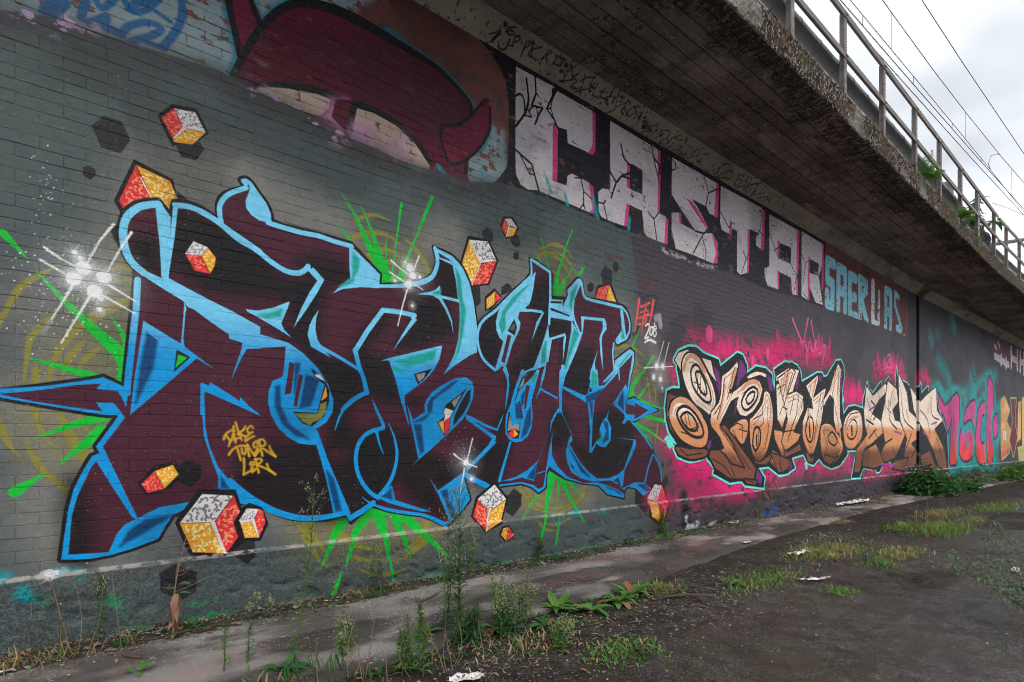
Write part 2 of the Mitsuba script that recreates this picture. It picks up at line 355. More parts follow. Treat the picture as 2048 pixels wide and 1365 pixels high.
s arc 3 12,42,30,6 : 2514 3018 79 82 121 56 110 -24 56 -38
s arc 3 60,48,36,12 : 2503 3002 136 119 129 39 92 -49 54 -60
s arc 3 18,48,54,60 : 2927 3301 138 -87 100 -112 46 -125
s arc 3 12,42,30,6 : 2665 3012 90 30 65 -21
s arc 3 6,30,60,30,6 : 4698 3573 184 106 173 27 143 -42 73 -72
s arc 3 36,42,54,30,12 : 4568 3365 146 159 168 53 173 -42 143 -131 73 -73
s arc 3 12,42,30,6 : 4968 3626 176 -48 145 -106 65 -88
s arc 3 48,36,18 : 4916 3362 139 -21 107 -103 9 -85
s arc 3 12,42,30,6 : 4549 3257 3 70
s arc 3 72,54,30,6 : 6081 2610 261 42 273 -40 202 -122
s arc 3 12,42,30,6 : 6071 2476 74 34 264 -2 324 -153
s arc 3 12,42,30,6 : 6454 2308 185 57
s arc 3 12,42,30,6 : 6781 2306 60 -210 17 -184
s arc 3 12,42,30,6 : 6951 2203 54 -184 -30 -102
s arc 3 12,42,30,6 : 7055 1673 -25 -145 -79 -217
s arc 3 12,42,30,6 : 6477 2130 115 175 141 39
s arc 3 72,60,18,6 : 1930 710 58 -160 107 -187 147 -103
s arc 3 84,60,12 : 2005 709 42 -154 108 -129
s arc 3 72,84,30,6 : 2205 685 75 -120 181 -117 254 -74
s arc 3 12,42,30,6 : 2357 388 131 -66 157 -15
s arc 3 6,30,54,60 : 2708 280 217 9 198 106 241 143
s arc 3 12,36,30,6 : 2435 256 161 -79 226 -15 155 36
s arc 3 90,60,12 : 3218 625 -126 -147 -167 -124
s arc 3 12,42,30,6 : 2925 315 182 122 79 151
s arc 3 12,42,30,6 : 4410 903 16 -150 94 -145
s arc 3 48,42,36,30,48 : 4496 887 120 -181 165 -82 309 -23 330 88 105 172
s arc 3 12,42,30,6 : 4616 881 98 -123 202 -84
s arc 3 30,18,30,24,24 : 4445 843 87 -132 133 -105 373 -63 298 80 182 127
s arc 3 12,42,30,6 : 4665 477 114 -108 187 -36
s arc 3 12,36,30 : 4756 444 234 -38 220 64
s green 0 48,6 : 61 2673 120 -139
s green 0 10,28,48,80,104 : 225 2463 124 -148 193 -203 134 -127 28 -55
p green 0 : 589 2099 115 -121 -8 -174 -7 -10 -33 7 10 68 -14 94
p green 0 : 648 1883 52 5 -6 -105 -62 25 32 38
s green 0 6,24,48 : 612 2239 56 -83 49 -105
s green 0 10,40,56 : 193 1907 156 -41 193 -56
s green 0 4,40,72 : 208 1399 170 79 199 74
s green 0 5,48,96 : 333 1231 103 100 133 117
s green 0 68,6 : 119 1068 151 111
s green 0 3,40,96 : 2281 3556 143 -170 249 -444
s green 0 4,40,104 : 2469 3503 111 -209 140 -367
s green 0 5,24,24 : 2215 3292 109 -82 126 -135
s green 0 3,24 : 2727 3293 7 -339
s green 0 28,10,24 : 2892 3620 -69 -448 -37 -296
s green 0 40,14,48 : 3235 3772 -194 -456 -176 -397
p green 0 : 2589 2958 78 -42 10 -97 127 34 19 81 -68 -30 -39 36
p green 0 : 2840 2862 94 152 10 -130
s green 0 3,8 : 4723 3755 60 -155
s green 0 8,24 : 4747 3708 118 -332
s green 0 3,24 : 4649 3580 98 -167
s green 0 16,20 : 5271 3960 -117 -244
s green 0 10,40,48,128 : 5189 3810 -45 -121 -142 -346 -43 -262
p green 0 : 4895 3245 73 -18 38 -35 147 87 -98 -188 -156 -14
s green 0 3,48 : 5321 3545 -301 -369
s green 0 48,36 : 5452 3504 -107 -140
s green 0 32,24 : 5271 3244 -154 -180
s green 0 3,36 : 6647 2958 -198 -317
s green 0 44,24 : 6946 2574 -366 -357
s green 0 24,48,80 : 6738 2373 -261 -229 -101 -157
s green 0 3,48 : 6906 2246 -314 -276
p green 0 : 6364 2055 113 27 23 -61 150 -93 -150 68 -144 -60
s green 0 40,36,16 : 6650 1945 227 -61 312 -29
s green 0 48,56 : 6757 1737 470 -60
s green 0 64,32,24 : 6500 1633 353 -107 426 -175
s green 0 32,5 : 6592 1565 322 -189
p green 0 : 2548 795 392 -78 -45 -38 -230 26 -130 36
s green 0 112,48,5 : 2318 710 -113 -173 -113 -237
s green 0 112,56,12 : 2542 734 -120 -160 -104 -277
s green 0 16,48 : 2282 243 -77 -180
s green 0 144,64,24,24 : 2651 725 57 -193 42 -220 50 -225
s green 0 104,56,5 : 2808 712 73 -173 107 -278
s green 0 120,64,20 : 2881 726 211 -208 341 -302
p green 0 : 4861 1048 107 -64 176 -56 182 -58 -236 24 -88 52 -120 -54 -51 14
s green 0 128,80,48 : 4899 963 -34 -178 -59 -199
s green 0 40,48 : 4806 538 -103 -307
s green 0 56,5 : 5038 915 -39 -253
s green 0 96,48,36,24 : 5099 912 99 -171 147 -197 109 -147
s green 0 48,5 : 5225 888 223 -190
s green 0 32,16,6 : 4685 781 -165 -173 -110 -117
s green 0 16,36 : 5018 503 -57 -315
p hex 0 : 579 3591 100 -3 52 -113 -60 -112 -108 4 -53 130
p hex 0 : 490 3226 40 -12 4 -43 -32 -40 -40 23 0 48
p hex 0 : 1009 3530 158 85 32 -42 -52 -106 -101 -8
p hex 0 : 676 2891 -64 -68 32 -79 56 4
p hex 0 : 1016 3207 106 -69 123 -32 -104 -5 -113 19
p hex 0 : 3930 3652 81 -27 5 -101 -45 -18 -81 5 -24 40 0 46
p hex 0 : 4355 3682 60 -75 -33 -73 -82 -2 -43 79
p hex 0 : 4349 3486 39 -16 -4 -53 -33 -28 -45 15 0 49
p hex 0 : 3724 2987 112 23 10 -171 -73 -73
p hex 0 : 4135 3059 95 57 65 -57 -97 -68 -73 -29
p hex 0 : 5886 3643 149 -51 -7 -173 -178 -22 -58 120
p hex 0 : 6096 3743 69 -29 0 -77 -54 -49 -61 26 -7 75
p hex 0 : 5593 3369 56 1 14 -71 -42 -49 -76 1 -7 72
p hex 0 : 1001 496 140 -82 0 -140 -101 -50 -130 87 -9 131
p hex 0 : 1386 618 177 -20 3 -113 -68 -62 -84 74 -55 29
p hex 0 : 4318 867 116 -80 -21 -125 -140 -68 -60 128 15 77
p hex 0 : 4194 796 234 1 0 -126 -131 -115 -103 55
p hex 0 : 6523 730 210 -26 96 -162 -96 -149 -222 143
p hex 0 : 6535 691 318 -97 -164 -148 -176 103
p hex 0 : 7176 1097 39 -52 -39 -46 -38 48
p hex 0 : 7240 912 78 -65 -39 -121 -141 51
p wall2bg 0 : 19012 5878 46466 2773 0 -10274 -46466 4
s tealglow 0 350 : 22030 3923 699 -245 548 -324
s tealglow 0 250 : 25914 3702 676 -301
s tealglow 0 180 : 21201 4579 162 -177
s tealglow 0 150 : 21860 4731 341 -85
s tealglow 0 400 : 21526 2990 1203 -238 1709 190 1924 329 1924 603 1600 115
s tealglow 0 400 : 22201 2727 1076 -1941 3085 -294 3524 97 566 2138
s tealglow 0 300 : 23465 5424 382 -269
s tealglow 0 180 : 26362 3966 228 -98
s tealglow 0 300 : 29336 2686 1407 249
s tealglow 0 250,60 : 23654 725 -5 -278
s tealglow 0 250,60 : 24199 713 -57 -441
s tealglow 0 250,60 : 24763 701 -80 -329
s tealglow 0 250,60 : 25349 688 68 -197
s tealglow 0 250,60 : 25958 675 10 -384
s tealglow 0 250,60 : 26590 661 -84 -305
s tealglow 0 250,60 : 27248 647 39 -341
s tealglow 0 250,60 : 27933 632 45 -241
s tealglow 0 250,60 : 28647 616 -55 -226
s tealglow 0 250,60 : 29391 600 1 -541
s tealglow 0 250,60 : 30167 583 20 -496
s tealglow2 0 800 : 22030 2869 699 -374 964 356 705 -20 -160 -1956 -545 -230 -416 141 282 1476 -467 -587 -452 560 -439 88 -171 546
s plum 0 180 : 22030 2869 278 -172 421 -202 479 152 485 204 422 135 283 -155 0 -968 -160 -988 -258 -246 -287 16 -260 -35 -156 176 144 779 138 697 -188 -239 -279 -348 -228 240 -224 320 -237 43 -202 45 -155 302 -16 244
p pinkred 0 : 22030 2869 278 -172 421 -202 479 152 485 204 422 135 283 -155 0 -968 -160 -988 -258 -246 -287 16 -260 -35 -156 176 144 779 138 697 -188 -239 -279 -348 -228 240 -224 320 -237 43 -202 45 -155 302
s tealglow2 0 800 : 24641 1746 623 119 917 -101 341 -578 -608 -396 -860 -51 -616 296 203 711
s plum 0 180 : 24641 1746 267 110 356 9 473 -7 444 -94 268 -269 73 -309 -230 -233 -378 -163 -432 -69 -428 18 -375 102 -241 194 25 365 178 346
p pinkred 0 : 24641 1746 267 110 356 9 473 -7 444 -94 268 -269 73 -309 -230 -233 -378 -163 -432 -69 -428 18 -375 102 -241 194 25 365
p tealline 0 : 25054 1362 424 112 260 -226 -367 -111
s tealglow2 0 800 : 25264 2480 1143 388 462 -508 -232 -591 -723 448 -860 -189 210 452
s plum 0 180 : 25264 2480 548 251 595 137 319 -190 143 -318 -41 -357 -191 -234 -323 202 -400 246 -492 -97 -368 -92 -16 191 226 261
p pinkred 0 : 25264 2480 548 251 595 137 319 -190 143 -318 -41 -357 -191 -234 -323 202 -400 246 -492 -97 -368 -92 -16 191
s tealglow2 0 800 : 26940 2480 844 391 553 -99 -304 -377 -495 -15 -242 -901 488 -210 553 275 0 -860 -1041 -110 -706 437 350 1469
s plum 0 180 : 26940 2480 406 293 438 98 348 0 205 -99 -86 -195 -218 -182 -252 26 -243 -41 -181 -440 -61 -461 194 -177 294 -33 306 176 247 99 103 -405 -103 -455 -482 -137 -559 27 -440 122 -266 315 80 734 270 735
p pinkred 0 : 26940 2480 406 293 438 98 348 0 205 -99 -86 -195 -218 -182 -252 26 -243 -41 -181 -440 -61 -461 194 -177 294 -33 306 176 247 99 103 -405 -103 -455 -482 -137 -559 27 -440 122 -266 315 80 734
s tealglow2 0 800 : 28414 3637 654 105 323 -674 -136 -2339 -660 -174 -309 621 128 2461
s plum 0 180 : 28414 3637 312 249 342 -144 211 -183 112 -491 -6 -1203 -130 -1136 -322 -272 -338 98 -203 147 -106 474 5 1261 123 1200
p pinkred 0 : 28414 3637 312 249 342 -144 211 -183 112 -491 -6 -1203 -130 -1136 -322 -272 -338 98 -203 147 -106 474 5 1261
s tealglow2 0 800 : 29336 2244 690 210 84 -708 -638 -197 -136 695
s plum 0 180 : 29336 2244 328 191 362 19 127 -328 -43 -380 -308 -187 -330 -10 -149 323 13 372
p pinkred 0 : 29336 2244 328 191 362 19 127 -328 -43 -380 -308 -187 -330 -10 -149 323
s olived 2 120 : 24338 3154 926 -730
s olived 2 120 : 26940 3364 2396 -1563 973 -1546
s olived 2 120 : 25478 3164 884 -1398 696 -1174
s olived 2 120 : 23465 941 382 1864
s khaki 0 140 : 30684 3063 653 164 991 -500 -626 -493 818 -395 -192 -893 -1439 -280 -205 561 0 1836
p tan2 0 : 30684 3063 653 164 991 -500 -626 -493 818 -395 -192 -893 -1439 -280 -205 561
s khaki 0 140 : 32520 3216 1124 53 -237 -1067 510 -632 -843 -842 -746 698 581 835 -389 955
p maroonr 0 : 32520 3216 1124 53 -237 -1067 510 -632 -843 -842 -746 698 581 835
s khaki 0 140 : 34091 3075 600 98 -72 -1599 -632 -146 104 1647
p tan2 0 : 34091 3075 600 98 -72 -1599 -632 -146
s khaki 0 140 : 34979 3333 1120 128 1182 -792 -796 -1542 -1506 -137 0 2343
p tan2 0 : 34979 3333 1120 128 1182 -792 -796 -1542 -1506 -137
p cream2 0 : 31037 1821 665 8 -61 -404 -604 65
p khaki 0 : 33917 1142 2568 137 796 -775 -3016 -11
p pinkpale 0 : 29609 4861 1134 11 1458 -135 0 -253 -2592 217
p maroonr 0 : 28803 5342 2234 -12 5448 47 0 -759 -4061 -33 -3088 186
s castar 0 280 : 32649 5363 0 -760
s castar 0 280 : 33917 5386 0 -784
s castar 0 280 : 32649 4963 1268 -5
s castar 0 280 : 34548 5377 0 -797
s castar 0 280 : 35346 5381 0 -849
s castar 0 280 : 34548 4978 1551 -13
s castar 0 280 : 29609 4765 2498 -138
s castar 0 280 : 30743 4839 0 -262
s castar 0 280 : 31641 4789 0 -269
s castar 0 280 : 36879 5414 0 -919
s pinkpale 0 150 : 29609 5179 277 -99
s pinkpale 0 150 : 30167 5367 285 -164
p blackc 0 : 985 3826 162 27 85 -155 -91 -102 -156 -77 -93 189
p red 0 : 1000 3800 -81 -99 72 -125 65 113
c sqr 10 : 1000 3800 -81 -99 72 -125 65 113
p white 0 : 1003 3801 135 20 69 -124 -123 -12 -28 4
c sqw 10 : 1003 3801 135 20 69 -124 -123 -12 -28 4
p orange 0 : 1085 3683 120 11 -86 -117 -122 -23 -1 21
c sqo 9 : 1085 3683 120 11 -86 -117 -122 -23 -1 21
p white 0 : 1056 3689 29 -6 -89 -108 -4 3
p blackc 0 : 751 3351 240 -69 37 -155 -12 -17 -37 -86 -72 83 -223 -179 -50 104
p red 0 : 761 3307 99 -206 -64 -24 -62 -57 -34 -52 -36 69
c sqr 18 : 761 3307 99 -206 -64 -24 -62 -57 -34 -52 -36 69
p orange 0 : 766 3312 208 -50 51 -130 -46 -18 -3 -77 -75 76 -37 -11
c sqo 22 : 766 3312 208 -50 51 -130 -46 -18 -3 -77 -75 76 -37 -11
p white 0 : 787 3235 6 2 73 -134 -9 -3
p blackc 0 : 3677 3507 283 16 133 -195 -133 -284 -245 -63 -146 210
p orange 0 : 3696 3466 150 -212 -122 -254 -127 192
c sqo 22 : 3696 3466 150 -212 -122 -254 -127 192
p white 0 : 3705 3467 235 36 122 -181 -211 -63
c sqw 20 : 3705 3467 235 36 122 -181 -211 -63
p red 0 : 4062 3318 -112 -253 -221 -66 122 250
c sqr 20 : 4062 3318 -112 -253 -221 -66 122 250
p white 0 : 3694 3465 13 2 146 -207 -119 -260 -11 0 116 249
p blackc 0 : 4156 3826 139 32 98 -101 -76 -118 -124 -52 -84 124
p red 0 : 4177 3796 59 -50 -32 -133 -69 89
c sqr 9 : 4177 3796 59 -50 -32 -133 -69 89
p white 0 : 4182 3805 91 23 89 -75 -121 -5
c sqw 9 : 4182 3805 91 23 89 -75 -121 -5
p orange 0 : 4360 3749 -54 -100 -97 -35 34 118
c sqo 9 : 4360 3749 -54 -100 -97 -35 34 118
p white 0 : 4236 3750 16 -16 -41 -119 -13 -2
p blackc 0 : 4032 3025 114 -75 -155 -162 -91 -29 0 150
p orange 0 : 4042 2992 -10 -139 -107 -75 0 116
c sqo 10 : 4042 2992 -10 -139 -107 -75 0 116
p red 0 : 4047 2990 83 -52 -93 -73
c sqr 6 : 4047 2990 83 -52 -93 -73
p blackc 0 : 5748 3365 235 58 60 -29 114 -192 -54 -32 -426 -2 43 159
p red 0 : 5968 3409 -67 -247 -210 8 57 153
c sqr 12 : 5968 3409 -67 -247 -210 8 57 153
p orange 0 : 5974 3410 148 -216 -19 -24 -202 -4
c sqo 12 : 5974 3410 148 -216 -19 -24 -202 -4
s black 0 45 : 2 1680 248 54 186 44 99 26 38 16 122 -63 67 755 0 74 -21 25 -9 13 -10 11 -9 13 -9 14 -8 16 -8 17 -6 18 -6 20 -4 20 -2 21 -2 21 0 22 2 23 2 23 4 23 4 20 4 18 4 15 5 15 7 15 10 16 12 16 13 15 14 14 17 14 19 13 20 11 20 10 19 8 19 6 19 6 20 5 74 -97 27 115 21 5 22 5 22 4 21 2 22 -1 21 -3 21 -4 20 -5 18 -7 17 -7 16 -8 15 -8 16 -6 14 -5 14 -5 15 -6 -2 4 -1 28 -2 29 0 28 1 24 5 21 7 17 9 16 10 15 11 14 13 12 15 13 18 12 21 13 24 13 26 14 25 13 10 16 -8 7 -9 9 -7 7 -5 7 -3 6 -1 4 2 5 4 4 6 5 10 6 10 5 11 1 9 -1 10 -3 10 -5 10 -9 12 -12 12 -17 13 -17 13 -17 15 -17 17 -16 16 -17 14 -17 11 -19 10 -19 8 -19 7 -18 3 -17 2 -15 0 -15 1 -15 104 -15 290 4 295 -14 286 -219 -9 -99 8 -2 44 10 45 11 46 11 47 12 51 12 54 14 53 14 46 15 39 16 33 16 30 16 26 17 23 17 19 16 16 18 15 21 12 25 11 28 9 28 4 24 0 21 -3 17 -6 16 -5 17 -5 18 -6 18 -6 17 -5 18 51 -9 44 -7 45 -5 45 -8 40 -11 35 -17 32 -20 30 -24 28 -27 27 -33 26 -37 23 -39 20 -40 16 -38 13 -39 10 -41 10 -41 10 -44 9 -48 7 -45 7 -39 5 -31 3 -25 2 -23 3 -23 0 -11 3 6 4 6 4 7 9 10 12 16 14 19 19 21 24 24 33 27 40 30 43 32 39 32 35 30 32 29 32 30 32 31 33 30 33 31 34 31 35 31 38 32 42 32 40 31 34 29 28 26 24 23 19 22 16 20 11 16 7 13 4 14 2 20 -1 27 -3 32 -5 35 -4 33 94 -1 241 -76 17 -20 -8 -284 218 27 -18 -86 90 138 -9 72 165 154 37 13 66 -32 5 -28 4 -30 4 -27 6 -25 2 -22 -2 -20 8 -17 31 -11 62 -4 87 2 99 4 98 3 102 3 111 4 105 1 84 -5 53 -14 31 -19 19 -24 19 -27 19 -32 14 -37 10 -38 6 -38 1 -37 -4 -37 -8 -36 -9 -30 -13 -22 -16 -17 -17 -14 -17 -16 -207 -98 -37 50 -49 -99 0 -187 53 45 319 184 79 -50 -11 -140 -80 -234 -45 -171 -22 -111 158 49 46 -25 187 -76 329 -52 -329 -75 -210 -90 -114 -3 137 -94 187 -124 181 -143 37 -87 99 -117 75 -148 26 -147 -274 -73 -48 -54 -120 -36 -209 124 -136 21 -66 -38 -22 -107 -342 68 -183 134 -293 33 -314 70 -279 132 -43 -59 -16 -165 -108 -54 -114 77 -158 42 -331 -12 -171 4 -165 61 -81 57 -46 -25 72 -215 -99 -103 -154 -117 -56 -26 -129 73 -143 58 -161 28 -219 51 -167 64 -91 -67 -104 -73 -29 61 -51 11 -33 -7 -32 -7 -34 -7 -35 -3 -36 -1 -38 1 -39 3 -41 4 -44 5 -45 6 -47 9 -49 14 -52 22 -55 26 -53 29 -50 29 -48 31 -46 35 -41 31 -31 23 -17 13 -7 5 -3 3 -5 4 48 -106 -365 31 -60 -78 -53 -10 -53 -86 -40 -76 -148 -46 -129 -30 -124 -12 -147 13 10 103 7 56 6 57 6 55 7 48 6 40 7 34 7 30 9 32 12 33 13 33 14 31 13 29 12 26 11 22 11 22 12 22 42 18 -19 47 121 200 0 15 -67 -2 -108 15 -161 28 -272 48 -46 -1 0 28
p maroon 0 : 2 1680 248 54 186 44 99 26 38 16 122 -63 67 755 0 74 -21 25 -9 13 -10 11 -9 13 -9 14 -8 16 -8 17 -6 18 -6 20 -4 20 -2 21 -2 21 0 22 2 23 2 23 4 23 4 20 4 18 4 15 5 15 7 15 10 16 12 16 13 15 14 14 17 14 19 13 20 11 20 10 19 8 19 6 19 6 20 5 74 -97 27 115 21 5 22 5 22 4 21 2 22 -1 21 -3 21 -4 20 -5 18 -7 17 -7 16 -8 15 -8 16 -6 14 -5 14 -5 15 -6 -2 4 -1 28 -2 29 0 28 1 24 5 21 7 17 9 16 10 15 11 14 13 12 15 13 18 12 21 13 24 13 26 14 25 13 10 16 -8 7 -9 9 -7 7 -5 7 -3 6 -1 4 2 5 4 4 6 5 10 6 10 5 11 1 9 -1 10 -3 10 -5 10 -9 12 -12 12 -17 13 -17 13 -17 15 -17 17 -16 16 -17 14 -17 11 -19 10 -19 8 -19 7 -18 3 -17 2 -15 0 -15 1 -15 104 -15 290 4 295 -14 286 -219 -9 -99 8 -2 44 10 45 11 46 11 47 12 51 12 54 14 53 14 46 15 39 16 33 16 30 16 26 17 23 17 19 16 16 18 15 21 12 25 11 28 9 28 4 24 0 21 -3 17 -6 16 -5 17 -5 18 -6 18 -6 17 -5 18 51 -9 44 -7 45 -5 45 -8 40 -11 35 -17 32 -20 30 -24 28 -27 27 -33 26 -37 23 -39 20 -40 16 -38 13 -39 10 -41 10 -41 10 -44 9 -48 7 -45 7 -39 5 -31 3 -25 2 -23 3 -23 0 -11 3 6 4 6 4 7 9 10 12 16 14 19 19 21 24 24 33 27 40 30 43 32 39 32 35 30 32 29 32 30 32 31 33 30 33 31 34 31 35 31 38 32 42 32 40 31 34 29 28 26 24 23 19 22 16 20 11 16 7 13 4 14 2 20 -1 27 -3 32 -5 35 -4 33 94 -1 241 -76 17 -20 -8 -284 218 27 -18 -86 90 138 -9 72 165 154 37 13 66 -32 5 -28 4 -30 4 -27 6 -25 2 -22 -2 -20 8 -17 31 -11 62 -4 87 2 99 4 98 3 102 3 111 4 105 1 84 -5 53 -14 31 -19 19 -24 19 -27 19 -32 14 -37 10 -38 6 -38 1 -37 -4 -37 -8 -36 -9 -30 -13 -22 -16 -17 -17 -14 -17 -16 -207 -98 -37 50 -49 -99 0 -187 53 45 319 184 79 -50 -11 -140 -80 -234 -45 -171 -22 -111 158 49 46 -25 187 -76 329 -52 -329 -75 -210 -90 -114 -3 137 -94 187 -124 181 -143 37 -87 99 -117 75 -148 26 -147 -274 -73 -48 -54 -120 -36 -209 124 -136 21 -66 -38 -22 -107 -342 68 -183 134 -293 33 -314 70 -279 132 -43 -59 -16 -165 -108 -54 -114 77 -158 42 -331 -12 -171 4 -165 61 -81 57 -46 -25 72 -215 -99 -103 -154 -117 -56 -26 -129 73 -143 58 -161 28 -219 51 -167 64 -91 -67 -104 -73 -29 61 -51 11 -33 -7 -32 -7 -34 -7 -35 -3 -36 -1 -38 1 -39 3 -41 4 -44 5 -45 6 -47 9 -49 14 -52 22 -55 26 -53 29 -50 29 -48 31 -46 35 -41 31 -31 23 -17 13 -7 5 -3 3 -5 4 48 -106 -365 31 -60 -78 -53 -10 -53 -86 -40 -76 -148 -46 -129 -30 -124 -12 -147 13 10 103 7 56 6 57 6 55 7 48 6 40 7 34 7 30 9 32 12 33 13 33 14 31 13 29 12 26 11 22 11 22 12 22 42 18 -19 47 121 200 0 15 -67 -2 -108 15 -161 28 -272 48 -46 -1
p bsoft 4 : 725 2763 100 72 85 -70 0 -199 -127 54
p bsoft 4 : 998 3057 232 -2 373 -204 0 -177 -373 -79 -249 105
p bsoft 4 : 1170 2916 279 4 220 -141 191 -60 225 -3 -23 -149 -351 -14 -262 -23 -279 32
p bsoft 4 : 1839 2531 223 147 23 -219 -46 -302 -200 71 -86 97 129 -5
p bsoft 4 : 1926 2852 159 99 277 -58 0 -81 -218 -63
p bsoft 4 : 385 1122 81 -96 30 -412 -111 20
p bsoft 4 : 2220 1639 164 -98 -28 -207 -241 -23 0 -100 241 -457 -136 -2 -53 332
p bsoft 4 : 1452 1248 269 90 343 -2 156 -584 -207 -7 -451 154 -110 122
p bsoft 4 : 2013 2137 207 -80 249 -69 57 -128 -279 -106 -183 252
p bsoft 4 : 2440 1386 144 80 242 -80 16 -274 -139 -184 -74 -50 -160 220
p bsoft 4 : 2418 2189 272 360 26 -111 -177 -225 203 -71 78 -155 107 -228 138 6 -501 45
p bsoft 4 : 2982 2769 226 50 177 -120 92 -187 -384 -217 -246 -3 190 247
p bsoft 4 : 3310 3168 167 -16 62 -265 -184 -56 -59 174
p bsoft 4 : 2186 2047 256 -44 85 -173 -341 -175
p bsoft 4 : 3806 2527 174 196 188 -17 -102 -147 73 -79 -116 -321 -155 106
p bsoft 4 : 4649 3170 233 138 -9 -408 -289 -20 16 212
p bsoft 4 : 4747 2857 135 -76 -68 -128 -165 -419 -376 -88 247 262 129 224
p bsoft 4 : 4899 2807 335 22 -36 -202 -108 -318 -35 313 -139 -53 -68 52
p bsoft 4 : 5234 2358 378 189 0 -391 -468 -33
p bsoft 4 : 5126 2241 447 37 -19 -296 -464 60
p bsoft 4 : 4950 1720 212 7 36 -270 -282 -147 -34 240
p bsoft 4 : 5612 1665 620 97 268 -324 -180 -328 -386 -176 -361 116 -265 308 265 -103
p bsoft 4 : 3705 1276 347 84 221 0 -178 -398 -255 -32 -215 116
p bsoft 4 : 4213 2065 136 -115 -107 -276 -147 -225 -29 176 176 207
p bsoft 4 : 2895 1464 182 -176 141 -41 387 -174 -290 -152 -97 105 146 -384 -146 63 -323 296
p bsoft 4 : 2186 1139 249 120 70 -277 112 -118 -241 -147 -134 314
p bsoft 4 : 2455 1350 183 121 170 -27 21 -306 -181 -238 -173 120
s blue 4 48 : 808 2569 -67 57 -37 74 -16 93 7 98 30 70 58 64 67 35 50 18
p blue 0 : 871 3078 31 25 74 -97 -2 -137 -11 -313 -44 -6 -9 215 -27 272
s blue 0 30,28,30 : 945 2557 40 285 24 258
s blue 3 40 : 1006 3097 83 13 93 -13 86 -34 79 -47 256 -126
p blue 0 : 770 2598 63 -17 90 -30 42 10 106 -47 159 -66 177 -68 196 -87 0 -172 -122 -20 -10 48 -144 81 -97 61 -104 71 -37 7 -20 31 -35 25 -80 39 -121 68 -71 50
p blue 0 : 1065 2408 14 -48 -7 -38 -14 -190 10 -57 10 -6 -39 17 8 52 10 124 6 88
s blue 0 41 : 773 2514 -8 -195 -23 -238 -27 -277 -6 -89
p blue 0 : 807 2231 238 -137 33 -25 75 -54 109 -83 -115 67 -417 -431 20 218 48 371
p navyL 0 : 831 2151 63 -38 -30 -214 -102 -251 30 259
p blue 0 : 834 2162 67 -41 3 -21 -73 51
p black 0 : 1015 2051 92 -48 -110 -118
p green 0 : 1026 2017 58 -20 -76 -79
p blue 0 : 1467 2149 33 -43 -40 -81 -69 -162 29 105 44 134
p blue 0 : 10 1702 240 32 186 44 99 26 38 16 122 -63 18 55 10 -58 -19 -131 -28 71 -20 32 -118 8 24 39 -126 -16 -186 -45 -202 -36 -38 -6
p blue 0 : 10 1675 38 -3 160 -36 184 -28 177 -23 -34 59 101 0 62 -98 -125 -197 32 -85 165 -413 13 -25 -42 28 -121 229 -85 168 -27 -41 -72 -183 -33 -135 -18 -254 220 -11 47 120 48 62 70 33 132 68 201 26 -32 -49 -81 -39 -53 -86 -40 -76 -148 -48 -129 -30 -124 -12 -147 15 10 103 26 216 29 136 52 126 46 92 42 18 -19 45 121 202 0 15 -67 -2 -108 15 -161 28 -272 48 -38 6
p navyL 0 : 670 661 55 98 91 67 182 24 -131 -76 -101 -59
p blue 0 : 1173 1814 14 10 40 -25 11 27 13 -3 339 -217 -7 -12 -345 150 -38 12 -6 -174 -23 0
p blue 0 : 1174 1751 23 1 9 -271 24 -125 63 -164 74 -103 236 -188 0 -44 -175 51 -11 38 -124 82 3 85 -47 138 -53 168
p blue 0 : 1452 1727 66 -66 94 -80 -94 51 -66 49
p navyL 0 : 1317 1107 60 -83 -60 3
s blue 3 60,50,40 : 1377 1070 75 -72 110 -87 171 -101 180 -61 151 -16 156 9 98 12
p blue 0 : 1372 2240 190 1 266 -51 122 -71 126 -112 91 -131 49 -136 -6 -101 -56 -93 -65 -42 -41 -26 22 -120 -57 -5 -100 14 -85 48 -83 77 -58 105 -21 94 4 94 30 84 82 42 16 120 8 128 -310 -54 -28 45 -96 23
p navyL 0 : 1727 1824 29 13 6 -166 66 -142 172 -125 -112 30 -108 94 -59 141
p navyL 0 : 1975 1937 114 -29 -76 -227 -88 -16
p navyL 0 : 1882 2033 46 -2 -21 -87 -28 -171
p maroon 0 : 1836 2037 43 -15 -29 -246 -54 -15
p maroon 0 : 1915 1941 37 -8 -54 -265 -29 7
p black 0 : 2016 2004 119 -90 46 -87 -6 -114 -40 -115 -110 -92 -81 26 -80 97 206 -5 26 98 39 146 -84 63
p white 0 : 2051 1952 45 -6 43 -49 -75 32
p orange 0 : 2148 1857 12 -89 -54 -43
p olive 0 : 2157 1727 -9 -90 -46 -64 -70 -29 -19 -29 -63 32 -68 66 194 4 24 83
p green 0 : 2115 1654 33 20 -20 -32
p blue 0 : 2042 1491 32 -19 41 -105 52 -145 203 -457 10 -91 -62 80 -98 -5 -39 183 -40 165 -41 141 -39 119
p navyL 0 : 2154 1134 66 -78 68 -271 -47 -9 -41 155
p blue 0 : 1519 3399 6 -37 -32 -103 5 -50 39 -46 61 -27 71 0 22 19 -6 62 -36 75 -62 67 -50 63 -39 18 -37 -17 0 -20 32 -30
s blue 4 36 : 1320 3031 -14 77 2 71 34 69 59 57 97 61
s blue 0 40 : 1664 3135 131 -10 131 -6 159 9 142 -16 160 -6
p blue 0 : 2364 3103 42 -12 260 -180 -9 -129 -182 -20 -175 -48 -91 -55 42 47 123 114 -10 144
p teal 0 : 2399 3055 57 -49 -6 -95 -53 -83
p teal 0 : 2275 2727 99 87 44 3 -81 -62
s blue 3 42 : 1170 3097 127 -51 133 -90 137 -56 123 -74 116 -50 98 1 56 32 34 43
